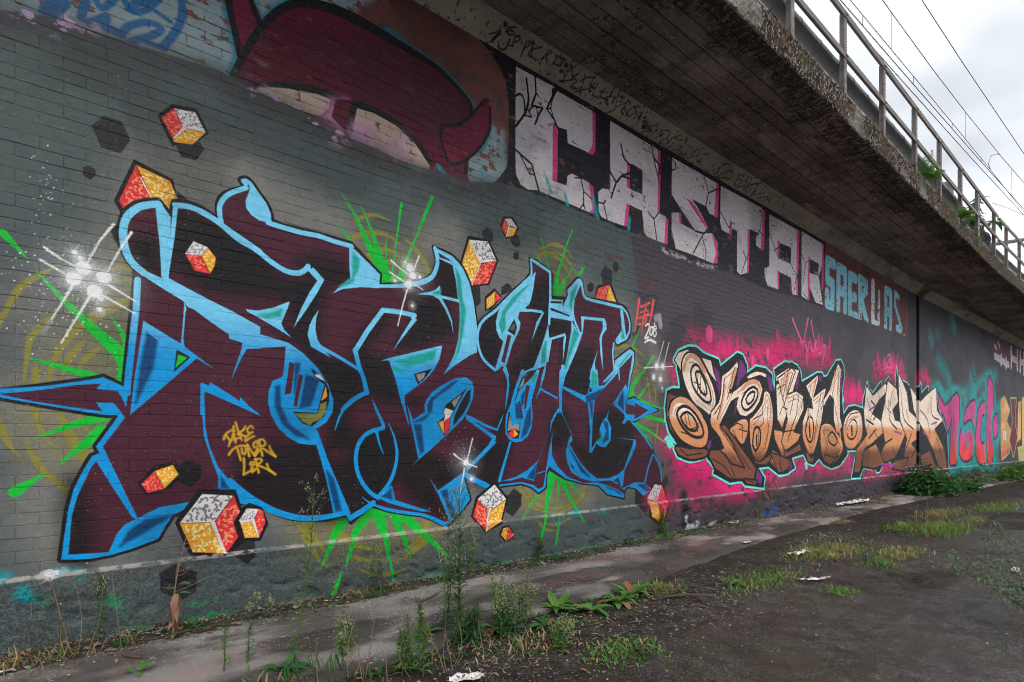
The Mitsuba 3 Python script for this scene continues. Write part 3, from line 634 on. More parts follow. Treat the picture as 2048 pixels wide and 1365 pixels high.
p blue 0 : 1971 2833 17 29 34 -26 15 16 97 -88 -60 -117 -114 -190 -87 -132 53 143 79 167 69 110
p blue 0 : 1494 2416 93 2 124 45 130 71 -24 -71 -48 -120 26 -50 52 -53 -136 69 -124 57 -79 32
p teal 0 : 1587 2387 93 23 96 45 -18 -57 -109 -26
p blue 0 : 2085 2498 -23 -76 -6 -90 18 -88 64 -82 53 -57 -175 77 -11 43 -17 54 17 79 34 72
s blue 0 30,30 : 2096 2189 178 -76 198 -96
s blue 0 45 : 2418 2183 121 192 158 215 163 7 177 -7
p blue 0 : 2982 2591 58 -3 -3 -19 24 -20 -106 -127 -151 -187 90 144 109 168
s blue 0 42 : 2418 2194 48 -167 31 -64 40 -143
s blue 3 40,30 : 2539 1825 -85 -38 -95 -65 -64 -68
s blue 3 35,28,10 : 2525 1820 -100 -60 -97 -81 -57 -87 -40 -108
p blue 0 : 2584 1772 43 -68 93 -171 -17 -44 -29 18 6 30 -63 130
s blue 4 30,35,50,45,40 : 2652 2802 195 36 204 56 135 64 73 71 40 112 -11 84 -19 60
p blue 0 : 3252 3297 51 -13 174 -31 125 -88 96 -149 49 -159 33 -176 16 -102 -8 -131 8 -136 -98 -42 -190 -119 -138 -105 76 112 62 106 47 157 23 206 -8 151 -18 47 -29 185 -38 150 -167 32 -19 41 -18 -9
p maroon 0 : 3305 3251 141 -42 28 -17 -146 11
p teal 0 : 3523 3136 55 -78 24 -212 48 -120 -40 -235 -47 -196 -55 -81 62 209 16 306 -34 147
p blue 0 : 3058 2798 150 45 73 37 47 48 9 -94 226 -9 0 -27 -208 6 76 -110 46 -94 15 -130 -30 115 -69 115 -75 88 -81 27
p teal 0 : 3249 2835 84 51 0 -49
p blue 0 : 2675 2122 93 34 590 182 -33 -141 -73 -117 -102 -105 -223 -157 -6 -48 13 -87 -40 51 -31 104 -29 103 -40 102 -33 89
p teal 0 : 2800 2118 452 157 36 10 -36 -95 -270 -91
p teal 0 : 2800 2089 73 -28 54 -19 -107 -9
s blue 0 20 : 2787 2117 195 -59
p black 0 : 3030 2028 210 71 -75 -93 -93 -79
p grey 0 : 3051 2022 106 32 -14 -50 -57 -48
p blue 0 : 2857 1867 77 5 -12 -78 24 -135 33 -131 -19 34 -42 115 -23 67
p blue 0 : 2953 1727 43 -86 23 -68 87 -334 -29 -20 -58 246 -34 127
p blue 0 : 3008 1583 145 88 -4 64 33 72 60 63 84 56 181 93 143 23 80 -40 26 -76 -15 -91 -50 -109 -79 -113 -123 -101 -113 -89 -182 -136 -181 -127 69 57 -40 190
p navyL 0 : 3188 1672 -6 65 48 72 85 55 149 101 77 37 -77 -68 -162 -101 -60 -53 -12 -107
p navyL 0 : 3031 1544 75 1 35 -257 -41 -25
p navyL 0 : 3025 1568 181 82 -59 -54
p black 0 : 3678 1905 36 13 -10 -117 -72 -119 -145 -152 18 106 74 138
p black 0 : 3665 1931 -73 -104 -87 -129 -47 -73 -16 -130 -63 -62 -81 138 84 60 -6 68 25 52 88 56
p grey 0 : 3599 1869 -91 -145 -38 56
p bone 0 : 3395 1717 94 -24 -38 -64 -77 -48 15 50 -10 48
p orange 0 : 3312 1572 62 20 0 -135
p red 0 : 3386 1594 68 36 -20 -132 -53 -51
s blue 4 38 : 2701 1507 -105 -27 -86 -47 -57 -74 -25 -100 5 -100 27 -93 60 -94 56 -59 72 -46
s blue 4 6,30,36,40 : 2756 1546 43 -88 33 -100 11 -106 -19 -114 -43 -104 -64 -91 -74 -71
s blue 0 30,20,4 : 2629 1480 30 -112 42 -106
p blue 0 : 2643 872 143 105 11 -29 27 -112 184 -66 216 -73 -101 7 -228 65 -152 49
p navyL 0 : 2690 878 91 61 10 -96
s blue 2 4,30,30,30,45 : 2487 886 84 -63 172 -69 219 -51 161 -30 143 -57 129 -66
s blue 0 50 : 2376 708 109 50 111 66
p blue 0 : 3212 1018 90 -122 303 164 27 -72 72 -205 -99 -100 -147 -110 -63 -34 -56 29 106 24 -130 257
p navyL 0 : 3342 889 72 11 25 -110 95 -152 -57 -26
p blue 0 : 3625 1671 134 -43 151 -61 159 -50 55 109 44 57 -44 -101 -46 -89 -168 41 -151 62 68 -42 232 -117 -7 -27 -15 -28 22 -11 -177 -140 -230 -165 13 63 121 82 166 139 49 65 -133 75 -203 114
s blue 0 60 : 3639 1045 147 -74 152 -62
s blue 3 32 : 4041 2147 -152 96 -69 119 -18 111 22 104 72 96 156 116 131 122 135 123 147 124 95 84
s blue 3 30 : 4571 3435 13 -125 -19 -62 -108 -89
s blue 0 36 : 4584 3444 298 -82 3 -293 -20 -314
p blue 0 : 4649 3323 -113 -126 -203 -145 -165 -151 -80 -118 -34 -115 8 -87 47 -83 52 -27 -37 -104 -87 -218 36 -6 66 59 66 15 83 223 107 183 18 83 -37 40 22 83 106 27 67 126 40 135
p teal 0 : 4536 3150 -233 -177 -150 -180 -51 -152 37 -95 51 74 -7 155 166 183
p maroon 0 : 4225 2551 51 -7 -100 -319 -52 7
p black 0 : 4318 2736 43 -83 -35 -101 -104 38
p grey2 0 : 4315 2692 26 -42 -31 -43 -60 -2
p black 0 : 4481 2882 55 43 -8 -54
s blue 0 30 : 4395 2840 189 28 163 7
p blue 0 : 4731 2881 53 -9 -53 -82 -147 -268 81 229 82 106
p blue 0 : 4873 3043 226 25 -9 -94 99 170 -9 60 165 156 41 18 68 -38 -68 -88 -78 -138 -37 -131 18 -140 -424 -11
p black 0 : 4890 3024 195 27 0 -25 -195 -26
p black 0 : 4890 2948 335 -43 -12 -19 -314 29
p teal 0 : 5244 3190 110 107 -65 -199 -45 -131 -28 58
s blue 2 40 : 5397 3361 42 -37 19 -91 57 -73 296 -6 421 1
s blue 3 30 : 6232 3162 110 -72 58 -115 -9 -125 -82 -92
p blue 0 : 6199 3137 59 -19 62 -332 56 -7 -45 -39 -196 -86 -43 51 140 152
p teal 0 : 6232 2898 44 -117 11 -33 -59 0
s blue 3 32 : 5293 3086 -18 -115 33 -119 89 -133
p blue 0 : 5253 2844 126 -127 60 14 -19 193 452 34 31 -37 15 -91 -86 -96 -11 -86 27 -377 -57 243 -12 194 63 112 -6 98 -355 -23 -23 -162 -94 -200 -166 -277 -81 -135 -65 -5 21 181 71 2 100 407
p teal 0 : 5299 2751 83 -52 -184 -332 -99 -223 54 182
p blue 0 : 4822 2666 26 75 20 -153 267 90 22 -44 -58 -288 6 221 18 75 -210 -67 -62 -264 -29 -14 -41 -200 -50 -3 66 165 -277 -105 -118 -83 55 89 159 66 115 228
p teal 0 : 4806 2545 16 -10 -16 -228 -67 -30 8 155
p blue 0 : 5741 2535 -60 -174 50 -197 -158 -11 59 165
p blue 0 : 6098 2445 311 180 91 -39 -5 -139 -81 -234 -27 -2 79 344 -321 -234 -252 -178 -61 -4 228 175
p teal 0 : 6156 2369 242 193 -166 -159
s blue 0 22 : 6167 2323 11 -127
s blue 0 30 : 6064 2662 -25 -123 32 -224
s blue 3 30,30,8 : 4168 2162 52 -85 8 -112 -38 -225
p blue 0 : 4426 2183 47 4 -63 -142 -92 -233 -53 -24 53 160
p blue 0 : 4066 2264 124 -33 52 -130 -26 -2 -48 86
p black 0 : 4616 2199 -128 -126 -31 -94 -101 -46 70 147 94 88
p grey 0 : 4568 2172 -80 -52 -31 -106 -70 -50 54 106
p blue 0 : 4496 2039 120 90 49 74 49 4 -130 -348 0 -58 19 -127 -19 -129 -64 -105 -94 -58 -93 -11 -91 34 -44 56 -8 111 8 90 59 125 76 37 62 129
p teal 0 : 4584 2092 65 75 16 -34 -65 -87
p maroon 0 : 4496 2016 59 -2 -59 -263 -31 -7
p maroon 0 : 4379 1827 31 7 44 -188 -28 -10
p navyL 0 : 4426 1897 62 61 -31 -151 -31 -35
p navyL 0 : 4512 1706 56 71 8 -185 -80 -129 -70 -35
p navyL 0 : 4333 1802 62 -9 31 -159 -77 10
p black 0 : 4235 1708 15 0 41 -145 35 1 84 36 0 -103 -31 -80 -76 -3 -75 36 -23 67
p grey 0 : 4250 1663 41 -106 111 31 -7 -91 -77 27 -98 -30
p red 0 : 4231 1470 84 54 -5 -99 -45 8
p orange 0 : 4315 1524 64 -62 -69 -37
p blue 0 : 4814 2215 -33 -2 -67 -212 -65 -139 82 110 280 -90 -22 -58 34 105 -12 -27 -280 96
p blue 0 : 5046 2234 116 10 -57 -201 372 -90 67 16 29 78 29 118 0 115 129 10 30 -205 111 20 273 219 22 -25 -315 -248 -171 -139 -39 -272 -20 -347 159 155 0 117 71 93 62 48 58 88 -42 -108 77 -117 -10 -173 -104 -86 -102 8 -80 39 -79 -109 -55 -6 16 269 -39 344 -464 163 -14 -245 23 -72 145 -207 27 -99 -64 -37 194 -227 172 -132 158 -83 203 -9 190 33 152 76 224 381 -322 29 356 -15 12 -56 -92 -165 -167 -188 -11 -109 -22 -94 -44 -25 -43 151 -22 -107 -148 60 -346 3 -231 48 -167 81 -82 126 -18 136 63 160 37 25 -55 98 -125 169 -71 -2 -86 -123 -34 -121 17 144 69 99 70 75 -9 243
p teal 0 : 5642 2270 69 -33 10 -142 -99 -12
p black 0 : 5583 2067 59 -48 -69 -29
p navyL 0 : 5515 1942 337 116 -161 -145 -157 -46
p navyL 0 : 5573 1881 69 -9 -10 -207
p navyL 0 : 5852 1645 93 -24 10 -212 -123 -52 82 158
p black 0 : 5795 1494 26 -98 -60 -13 -10 26
p green 0 : 5795 1461 12 -65 -40 -3
p navyL 0 : 5198 1321 222 -241 173 -145 -173 82
p black 0 : 5216 1142 110 -109 -73 39
p navyL 0 : 6145 912 18 -68 -103 18
p blue 0 : 4280 1382 -156 -427 149 -1 153 28 198 -49 25 98 16 94 16 23 66 116 101 214 -67 -143 -83 -164 -178 -112 -187 -73 -194 -31 -56 -14 5 33 162 408
p navyL 0 : 4657 1119 -33 -168 -104 27
p blue 0 : 4933 1503 -26 -120 9 -169 86 -122 178 -128 278 -94 293 -7 163 -40 231 -72 142 -69 -11 -47 -342 68 -183 128 -293 33 -314 74 -271 157 -42 -58 -25 -189 -112 -53 -110 70 -158 48 -331 -17 7 22 324 12 190 -43 82 -51 74 25 42 177 -149 -31 16 17 133 20 51 243
p navyL 0 : 5914 803 231 -66 87 -59
p blue 0 : 6232 760 268 68 209 -9 193 -102 -73 -46 -120 -36 -163 108 -182 37 -88 -36
p navyL 0 : 6592 796 141 -7 144 -78 -96 -23
s blue 0 30 : 6926 1196 -97 -169 -96 -224
s blue 0 30 : 6443 1652 149 -101 165 -118 149 -143
s blue 2 25 : 6951 1196 111 -111 68 -140 11 -146
p blue 0 : 6320 2148 -281 -279 237 -119 22 -54 -66 -69 44 -13 88 57 136 -11 233 84 -233 -56 23 56 -181 1 -33 20 11 123 203 -26 -23 89 92 -37 458 -88 -317 59 -233 91 -158 -46 -44 -70 55 194
p navyL 0 : 6254 2062 22 -271 -131 90
p black 0 : 6071 1884 21 -26 -32 -1
p blue 0 : 6409 2346 34 3 -90 -418 -33 -2
p blue 0 : 6500 1972 562 -146 -539 -165 -114 -3 -33 27 147 -3 306 133 -329 95
s yellowtag 0 16 : 1404 1499 4 -69 11 -55
s yellowtag 3 16 : 1334 1398 15 40 44 32 15 -4
s yellowtag 3 16 : 1349 1434 33 -47 11 11 8 40
s yellowtag 0 16 : 1382 1390 -11 -41
s yellowtag 0 16 : 1419 1529 23 -75 22 -59
s yellowtag 3 16 : 1491 1499 -11 -24 -46 -37
s yellowtag 0 16 : 1446 1442 49 -23
s yellowtag 0 16 : 1412 1398 34 12
s yellowtag 2 16 : 1549 1488 -16 16 -23 -21 0 -28 23 -4 12 4 -42 -32 -12 -40 35 28 31 12
s yellowtag 3 16 : 1371 1280 26 39 37 24 53 4 8 -37 -12 -28 -15 13 -4 36
s yellowtag 0 16 : 1431 1331 18 -60 8 -36
s yellowtag 0 16 : 1506 1359 4 -49 10 -44
s yellowtag 0 16 : 1510 1350 31 -52 23 -29
s yellowtag 2 16 : 1584 1362 -8 21 -23 -17 4 -32 27 8 -12 -40 -8 -33
s yellowtag 0 16 : 1596 1387 8 -45 16 -74
s yellowtag 3 16 : 1592 1391 28 8 23 -25 -8 -24 -31 -8
s yellowtag 0 16 : 1604 1342 47 -33 73 -51
s yellowtag 0 16 : 1675 1346 9 -29 40 -59
s yellowtag 0 16 : 1564 1269 32 44
s yellowtag 0 16 : 1480 1251 3 -61 -5 -67 32 18 47 23
s yellowtag 2 16 : 1561 1217 -28 0 -3 -20 27 8 -20 -32 8 -33 27 28
s yellowtag 0 16 : 1568 1241 12 -53 12 -53
s yellowtag 3 16 : 1564 1241 40 3 12 -16 -20 -20 -20 -8
s yellowtag 0 16 : 1576 1198 75 -33 69 -47
s yellowtag 0 16 : 1655 1202 20 -50 45 -34
p white 0 : 1126 2864 96 -25 -44 -72 -107 -8
c sqw 9 : 1126 2864 96 -25 -44 -72 -107 -8
p orange 0 : 1220 2839 58 -67 -10 -65 -29 -61 -60 121
c sqo 9 : 1220 2839 58 -67 -10 -65 -29 -61 -60 121
p red 0 : 1071 2756 102 11 62 -124 -100 4
c sqr 9 : 1071 2756 102 11 62 -124 -100 4
p blackc 0 : 1080 1246 95 -35 0 -106 -68 -59 -73 35 -22 114
p blackc 0 : 867 1209 140 32 27 -47 -4 -91 -40 -54 -157 -53 -63 89
p red 0 : 876 1169 61 -127 -104 -25 -38 67
c sqr 9 : 876 1169 61 -127 -104 -25 -38 67
p orange 0 : 878 1172 112 39 37 -69 -89 -98
c sqo 11 : 878 1172 112 39 37 -69 -89 -98
p blackc 0 : 1157 1027 264 -18 42 -140 56 33 102 -45 48 -133 -63 -134 -115 13 -132 -95 -259 30 -97 255
p white 0 : 1186 989 214 -27 -132 -186 -30 -2 -201 12
c sqw 26 : 1186 989 214 -27 -132 -186 -30 -2 -201 12
p orange 0 : 1037 783 201 -12 97 -242 -213 33
c sqo 24 : 1037 783 201 -12 97 -242 -213 33
p red 0 : 1408 958 44 -118 -49 -84 35 -114 -85 -115 -84 249
c sqr 26 : 1408 958 44 -118 -49 -84 35 -114 -85 -115 -84 249
p white 0 : 1505 859 87 -15 -37 -72 -14 -21 -85 -4 -11 20
c sqw 9 : 1505 859 87 -15 -37 -72 -14 -21 -85 -4 -11 20
p red 0 : 1595 848 33 -22 15 -92 -48 -113 -38 143
c sqr 10 : 1595 848 33 -22 15 -92 -48 -113 -38 143
p orange 0 : 1456 745 81 5 53 -129 -103 8
c sqo 9 : 1456 745 81 5 53 -129 -103 8
p white 0 : 1240 774 29 4 84 -251 -20 3
p white 0 : 1540 751 18 25 37 -154 -6 -1
p blackc 0 : 4039 952 199 -192 -102 -263 -248 -78 -173 184 63 201
p white 0 : 4035 920 164 -165 -236 -114 -157 140
c sqw 14 : 4035 920 164 -165 -236 -114 -157 140
p red 0 : 3802 774 165 -130 -68 -211 -157 175
c sqr 14 : 3802 774 165 -130 -68 -211 -157 175
p orange 0 : 4199 748 -73 -220 -227 -95 75 206
c sqo 14 : 4199 748 -73 -220 -227 -95 75 206
p white 0 : 3954 651 24 -5 -71 -214 -15 4
p blackc 0 : 4224 470 95 -123 -144 -64 -98 98 39 80
p orange 0 : 4214 448 -27 -149 -81 78 30 67
c sqo 6 : 4214 448 -27 -149 -81 78 30 67
p red 0 : 4218 448 89 -93 -118 -56
c sqr 6 : 4218 448 89 -93 -118 -56
p blackc 0 : 6985 817 222 -24 126 -296 -164 -317 -327 129 -70 283
p white 0 : 6979 782 178 -30 -135 -212 -227 50
c sqw 9 : 6979 782 178 -30 -135 -212 -227 50
p red 0 : 7163 752 125 -244 -144 -297 -116 329
c sqr 12 : 7163 752 125 -244 -144 -297 -116 329
p orange 0 : 6795 576 221 -42 110 -321 -236 120
c sqo 10 : 6795 576 221 -42 110 -321 -236 120
s pinkhaze 0 150,350,450,400,300 : 7923 2926 506 -59 586 -19 594 -24 840 81 722 69
s pinkhaze 0 300,350,300,150 : 10668 2926 632 155 803 58 818 -74 612 30
s pinkhaze 0 150,250,250,200 : 14302 2774 115 -441 474 -6 582 57
s pinkhaze 0 200,350,350,200 : 16272 3036 1065 211 952 -56 449 -103
s pinkhaze 0 150,150 : 7421 2395 163 -171
s pinkhaze 0 200,250,300,250,200 : 7923 1021 506 -73 505 -198 675 -136 890 157 459 -41
s pinkhaze 0 200,250,200,150 : 10770 738 979 179 976 -52 950 -81 898 170
s pinkhaze 0 200,200,200 : 15559 636 713 6 1374 83 1092 -31
s pinkhaze 0 250 : 17740 3276 558 -41
s pinkhaze 0 250,250 : 19972 3133 755 242 314 -219
s pinkhaze 0 200 : 17877 640 857 17
s pinkhaze 0 200 : 20120 522 763 -73
s pinkhaze 0 250 : 10751 2820 313 261 381 15
s pinkhaze 0 150,200,200,100 : 7232 1409 388 -517 853 -190 973 -174
s pinkhaze 0 50,150,100 : 6866 572 1607 -28 1328 50
s pinkflame 0 120,20 : 15141 2382 -68 344
s pinkflame 0 120,20 : 12663 3258 -42 195
s pinkflame 0 120,20 : 11857 3181 35 177
s pinkflame 0 120,20 : 10728 3063 -1 102
s pinkflame 0 120,20 : 8719 2796 51 218
s pinkflame 0 120,20 : 8410 2760 -31 176
s pinkflame 0 120,20 : 10775 2993 0 120
s pinkflame 0 120,20 : 14853 2514 -69 162
s pinkflame 0 120,20 : 10115 2925 29 119
s pinkflame 0 120,20 : 8236 2776 -35 169
s pinkflame 0 120,20 : 18036 3397 112 316
s pinkflame 0 120,20 : 15330 2445 -108 174
s pinkflame 0 120,20 : 18322 3314 58 298
s pinkflame 0 120,20 : 16519 3204 -77 363
s pinkflame 0 120,20 : 13355 3341 58 251
s pinkflame 0 120,20 : 16274 3210 -59 149
s pinkflame 0 120,20 : 8914 2856 -50 128
s pinkflame 0 120,20 : 15131 2455 48 331
s pinkflame 0 120,20 : 12263 3133 -69 107
s pinkflame 0 120,20 : 14822 2428 -81 355
s pinkflame 0 120,20 : 16658 3236 -120 350
s pinkflame 0 120,20 : 11551 3138 -56 125
s pinkflame 0 120,20 : 8253 2803 12 115
s pinkflame 0 120,20 : 16922 3255 128 275
s pinkflame 0 120,20 : 17931 3305 61 157
s pinkflame 0 120,20 : 14910 2415 -51 319
s pinkflame 0 120,20 : 14642 2467 -82 344
s pinkflame 0 120,20 : 8518 2775 -32 215
s pinkflame 0 120,20 : 14762 2454 -73 254
s pinkflame 0 120,20 : 14915 2518 35 185
s pinkflame 0 120,20 : 14860 2434 93 256
s pinkflame 0 120,20 : 10721 2983 -62 202
s pinkflame 0 120,20 : 12650 3163 -8 125
s pinkflame 0 120,20 : 15257 2430 -110 301
s pinkflame 0 120,20 : 13063 3185 44 163
s pinkflame 0 120,20 : 15241 2443 27 128
s pinkflame 0 120,20 : 14706 2485 24 134
s pinkflame 0 120,20 : 11157 3026 7 101
s pinkflame 0 120,20 : 14292 2438 60 311
s pinkflame 0 120,20 : 9369 2949 -14 167
s pinkflame 0 120,20 : 15191 2484 -62 141
s pinkflame 0 120,20 : 11392 3123 -58 136
s pinkflame 0 120,20 : 9100 2882 3 219
s pinkflame 0 120,20 : 18398 3434 82 167
s pinkflame 0 120,20 : 11010 3013 69 154
s pinkflame 0 120,20 : 14326 2353 22 177
s pinkflame 0 120,20 : 12443 3229 -80 246
s pinkflame 0 120,20 : 13326 3198 84 303
s pinkflame 0 120,20 : 18649 3392 -80 158
s pinkflame 0 120,20 : 17419 3188 -29 228
s pinkflame 0 120,20 : 11145 3047 64 164
s pinkflame 0 120,20 : 14743 2451 -39 160
s pinkflame 0 120,20 : 11674 3137 -21 101
s pinkflame 0 120,20 : 13239 3178 89 135
s pinkflame 0 120,20 : 14491 2449 -104 243
s pinkflame 0 120,20 : 14778 2466 74 343
s pinkflame 0 120,20 : 9367 2853 -35 80
s pinkflame 0 120,20 : 11000 3092 -51 279
s pinkflame 0 120,20 : 12581 3142 -17 217
s pinkflame 0 120,20 : 14687 2368 2 265
s pinkflame 0 120,20 : 17097 3261 -32 202
s pinkflame 0 120,20 : 12854 3264 -60 277
s pinkflame 0 120,20 : 17901 3297 110 148
s pinkflame 0 120,20 : 15279 2502 -83 311
s pinkflame 0 120,20 : 14787 2492 -79 364
s pinkflame 0 120,20 : 18054 3350 -47 144
s pinkflame 0 120,20 : 12194 3109 -8 312
s pinkflame 0 120,20 : 16749 3123 -76 271
s pinkflame 0 120,20 : 12958 3301 10 238
s pinkflame 0 120,20 : 10933 3068 -64 234
s pinkflame 0 120,20 : 15254 2421 -72 228
s pinkflame 0 120,20 : 10867 3118 -21 289
s pinkflame 0 120,20 : 12770 3254 6 328
s pinkflame 0 120,20 : 17866 3355 -132 407
s pinkflame 0 120,20 : 12489 3146 -30 175
s pinkflame 0 120,20 : 14303 2364 -10 213
s pinkflame 0 120,20 : 8934 2814 24 237
s pinkflame 0 120,20 : 15205 2384 -80 320
s pinkflame 0 120,20 : 14300 2471 -18 361
s pinkflame 0 120,20 : 12950 3206 2 260
s pinkflame 0 120,20 : 14833 2420 102 186
s pinkflame 0 120,20 : 17530 3216 42 426
s pinkflame 0 120,20 : 14601 2477 -106 323
s pinkflame 0 120,20 : 15061 2486 -111 176
s pinkflame 0 120,20 : 15312 2440 -41 212
s pinkflame 0 120,20 : 12231 3115 -50 102
s pinkflame 0 120,20 : 8648 2785 -7 125
s pinkflame 0 120,20 : 17581 3350 60 343
s pinkflame 0 120,20 : 15320 2452 2 133
s pinkflame 0 120,20 : 14659 2362 -33 281
s hotpinkl 0 200 : 8448 3110 0 -78
s hotpinkl 0 120 : 10474 3015 0 -90
s hotpinkl 0 120 : 9902 2815 0 -86
s hotpink 0 50 : 10968 3064 0 -15
s hotpink 0 50 : 12188 929 0 -28
s hotpink 0 50 : 17821 686 0 -65
s hotpink 0 20 : 17555 3291 0 -33
s hotpink 0 50 : 8611 821 0 -25
s hotpink 0 20 : 10304 897 0 -37
s hotpink 0 20 : 16869 650 0 -14
s hotpink 0 15 : 11041 601 0 -50
s hotpink 0 15 : 10667 3067 0 -7
s hotpink 0 20 : 11007 3130 0 -34
s hotpink 0 15 : 10817 2881 0 -15
s hotpink 0 20 : 10973 3094 0 -44
s hotpink 0 20 : 10409 783 0 -34
s hotpink 0 20 : 11049 3101 0 -38
s hotpink 0 15 : 8131 906 0 -23
s hotpink 0 15 : 7925 859 0 -31
s hotpink 0 50 : 15734 495 0 -44
s hotpink 0 50 : 17625 551 0 -68
s hotpink 0 15 : 10656 3068 0 -37
s hotpink 0 15 : 11084 2967 0 -14
s hotpink 0 20 : 12685 862 0 -33
s hotpink 0 50 : 13275 948 0 -57
s hotpink 0 20 : 16675 3187 0 -61
s hotpink 0 20 : 16588 3359 0 -42
s hotpink 0 20 : 8152 839 0 -9
s hotpink 0 15 : 10610 667 0 -26
s hotpink 0 15 : 10382 717 0 -12
s hotpink 0 15 : 7584 915 0 -39
s hotpink 0 15 : 18389 442 0 -39
s hotpink 0 15 : 10924 830 0 -50
s hotpink 0 50 : 10450 813 0 -16
s hotpink 0 50 : 18435 3196 0 -41
s hotpink 0 15 : 10575 700 0 -18
s hotpink 0 50 : 17621 643 0 -71
s hotpink 0 15 : 16345 3371 0 -44
s hotpink 0 20 : 16889 557 0 -58
s hotpink 0 20 : 17056 483 0 -18
s hotpink 0 15 : 10535 634 0 -11
s hotpink 0 15 : 7875 979 0 -19
s hotpink 0 50 : 17001 3016 0 -67
s hotpink 0 15 : 16044 594 0 -18
s hotpink 0 15 : 13327 908 0 -16
s hotpink 0 50 : 7737 1099 0 -37
s hotpink 0 15 : 16338 3347 0 -62
s hotpink 0 20 : 17692 498 0 -46
s hotpink 0 15 : 7934 1046 0 -28
s hotpink 0 15 : 10630 842 0 -23
s hotpink 0 15 : 11008 3106 0 -12
s hotpink 0 20 : 18330 455 0 -43
s hotpink 0 50 : 12029 800 0 -39
s hotpink 0 50 : 10936 854 0 -40
s hotpink 0 50 : 8289 1138 0 -37
s hotpink 0 50 : 8309 820 0 -16
s hotpink 0 15 : 12758 862 0 -56
s hotpink 0 15 : 18219 3451 0 -17
s hotpink 0 50 : 11707 758 0 -16
s hotpink 0 50 : 16565 3234 0 -56
s hotpink 0 20 : 13263 913 0 -10
s hotpink 0 15 : 16093 3292 0 -29
s hotpink 0 50 : 13639 787 0 -17
s pinkl 0 60,30 : 11521 3751 171 -170 203 -169 298 -170
s pinkl 0 60,30 : 12254 3854 -91 -212 -90 -209 120 -186
s pinkl 0 60,30 : 12408 3825 94 -215 95 -243
s pinkl 0 60,30 : 11895 3338 208 48 121 -160
s pinkl 0 60,30 : 12193 3198 0 -299
s pinkl 0 60,30 : 12346 3414 62 -169 157 -9
s pinkl 0 60,30 : 12661 3451 -64 -161 128 -12
s pinkl 0 60,30 : 12790 3182 197 98 66 124 101 11 -167 -239
s pinkl 0 60,30 : 13120 3398 -33 -160 -133 -326
s pinkl 0 60,30 : 13222 3383 -102 -221
s pinkl 0 60,30 : 11983 3324 0 -124
s pinkl 0 60,30 : 12103 3312 60 -105
s pinkl 0 60,30 : 12273 3356 24 -148
s pinkl 0 45 : 16938 3435 98 -150
s pinkl 0 45 : 17086 3481 50 -219 100 169
s pinkl 0 45 : 17236 3559 203 100 51 -76 -153 -143
s pinkl 0 45 : 17439 3514 103 -186
s pinkl 0 45 : 17594 3561 104 -187 -156 84
s pinkl 0 45 : 16938 3214 298 88 410 3
s pinkl 0 45 : 17036 3127 301 87 309 -40
s pinkl 0 45 : 17186 3394 202 -143
s hotpink 0 40 : 7591 1065 41 -23 -23 -32
s hotpink 0 40 : 8067 915 10 4 133 -20
s hotpink 0 40 : 8014 1001 12 26 -3 -35
s hotpink 0 40 : 7659 1027 -48 15 73 -12
s hotpink 0 40 : 7623 1057 -55 16 185 -20
s hotpink 0 40 : 7749 941 7 32 100 -24
s hotpink 0 40 : 7776 966 102 -48 -54 80
s hotpink 0 40 : 8251 835 -13 -45 149 6
s hotpink 0 40 : 7903 859 41 -25 44 77
s hotpink 0 40 : 7809 876 93 25 40 -61
s hotpink 0 40 : 7906 1052 103 -51 -96 59
s hotpink 0 40 : 7801 903 -49 -10 176 29
s hotpink 0 40 : 7741 892 79 7 -72 8
s hotpink 0 40 : 7858 988 27 53 72 -105
s hotpink 0 40 : 7874 900 14 20 18 -74
s hotpink 0 40 : 8351 866 37 50 26 -71
s hotpink 0 40 : 8325 1000 92 -50 -55 41
s hotpink 0 40 : 7834 841 94 45 -12 -26
s hotpink 0 40 : 7996 1010 -34 -19 95 33
s hotpink 0 40 : 7814 874 -55 51 117 -93
s hotpink 0 40 : 8272 853 -33 43 83 -14
s hotpink 0 40 : 8147 830 -10 51 52 -53
s hotpink 0 40 : 8265 1045 101 32 -67 -50
s hotpink 0 40 : 8297 829 -33 53 161 -44
s hotpink 0 40 : 8123 986 -29 1 93 34
s hotpink 0 40 : 7837 877 -60 22 71 -64
s hotpink 0 35 : 14573 1087 -14 -74
s hotpink 0 35 : 14608 795 67 -76
s hotpink 0 35 : 14494 743 9 -74
s hotpink 0 35 : 14796 913 18 -75
s hotpink 0 35 : 14551 798 -51 -72
s hotpink 0 35 : 14562 751 16 -75
s hotpink 0 35 : 14584 1027 -9 -73
s hotpink 0 35 : 14416 1093 90 -74
s hotpink 0 35 : 14319 757 -1 -73
s hotpink 0 35 : 14656 742 53 -76
s hotpink 0 35 : 14618 708 50 -76
s hotpink 0 35 : 14363 1077 8 -73
s hotpink 0 35 : 14669 1011 78 -75
s hotpink 0 35 : 14513 934 -19 -73
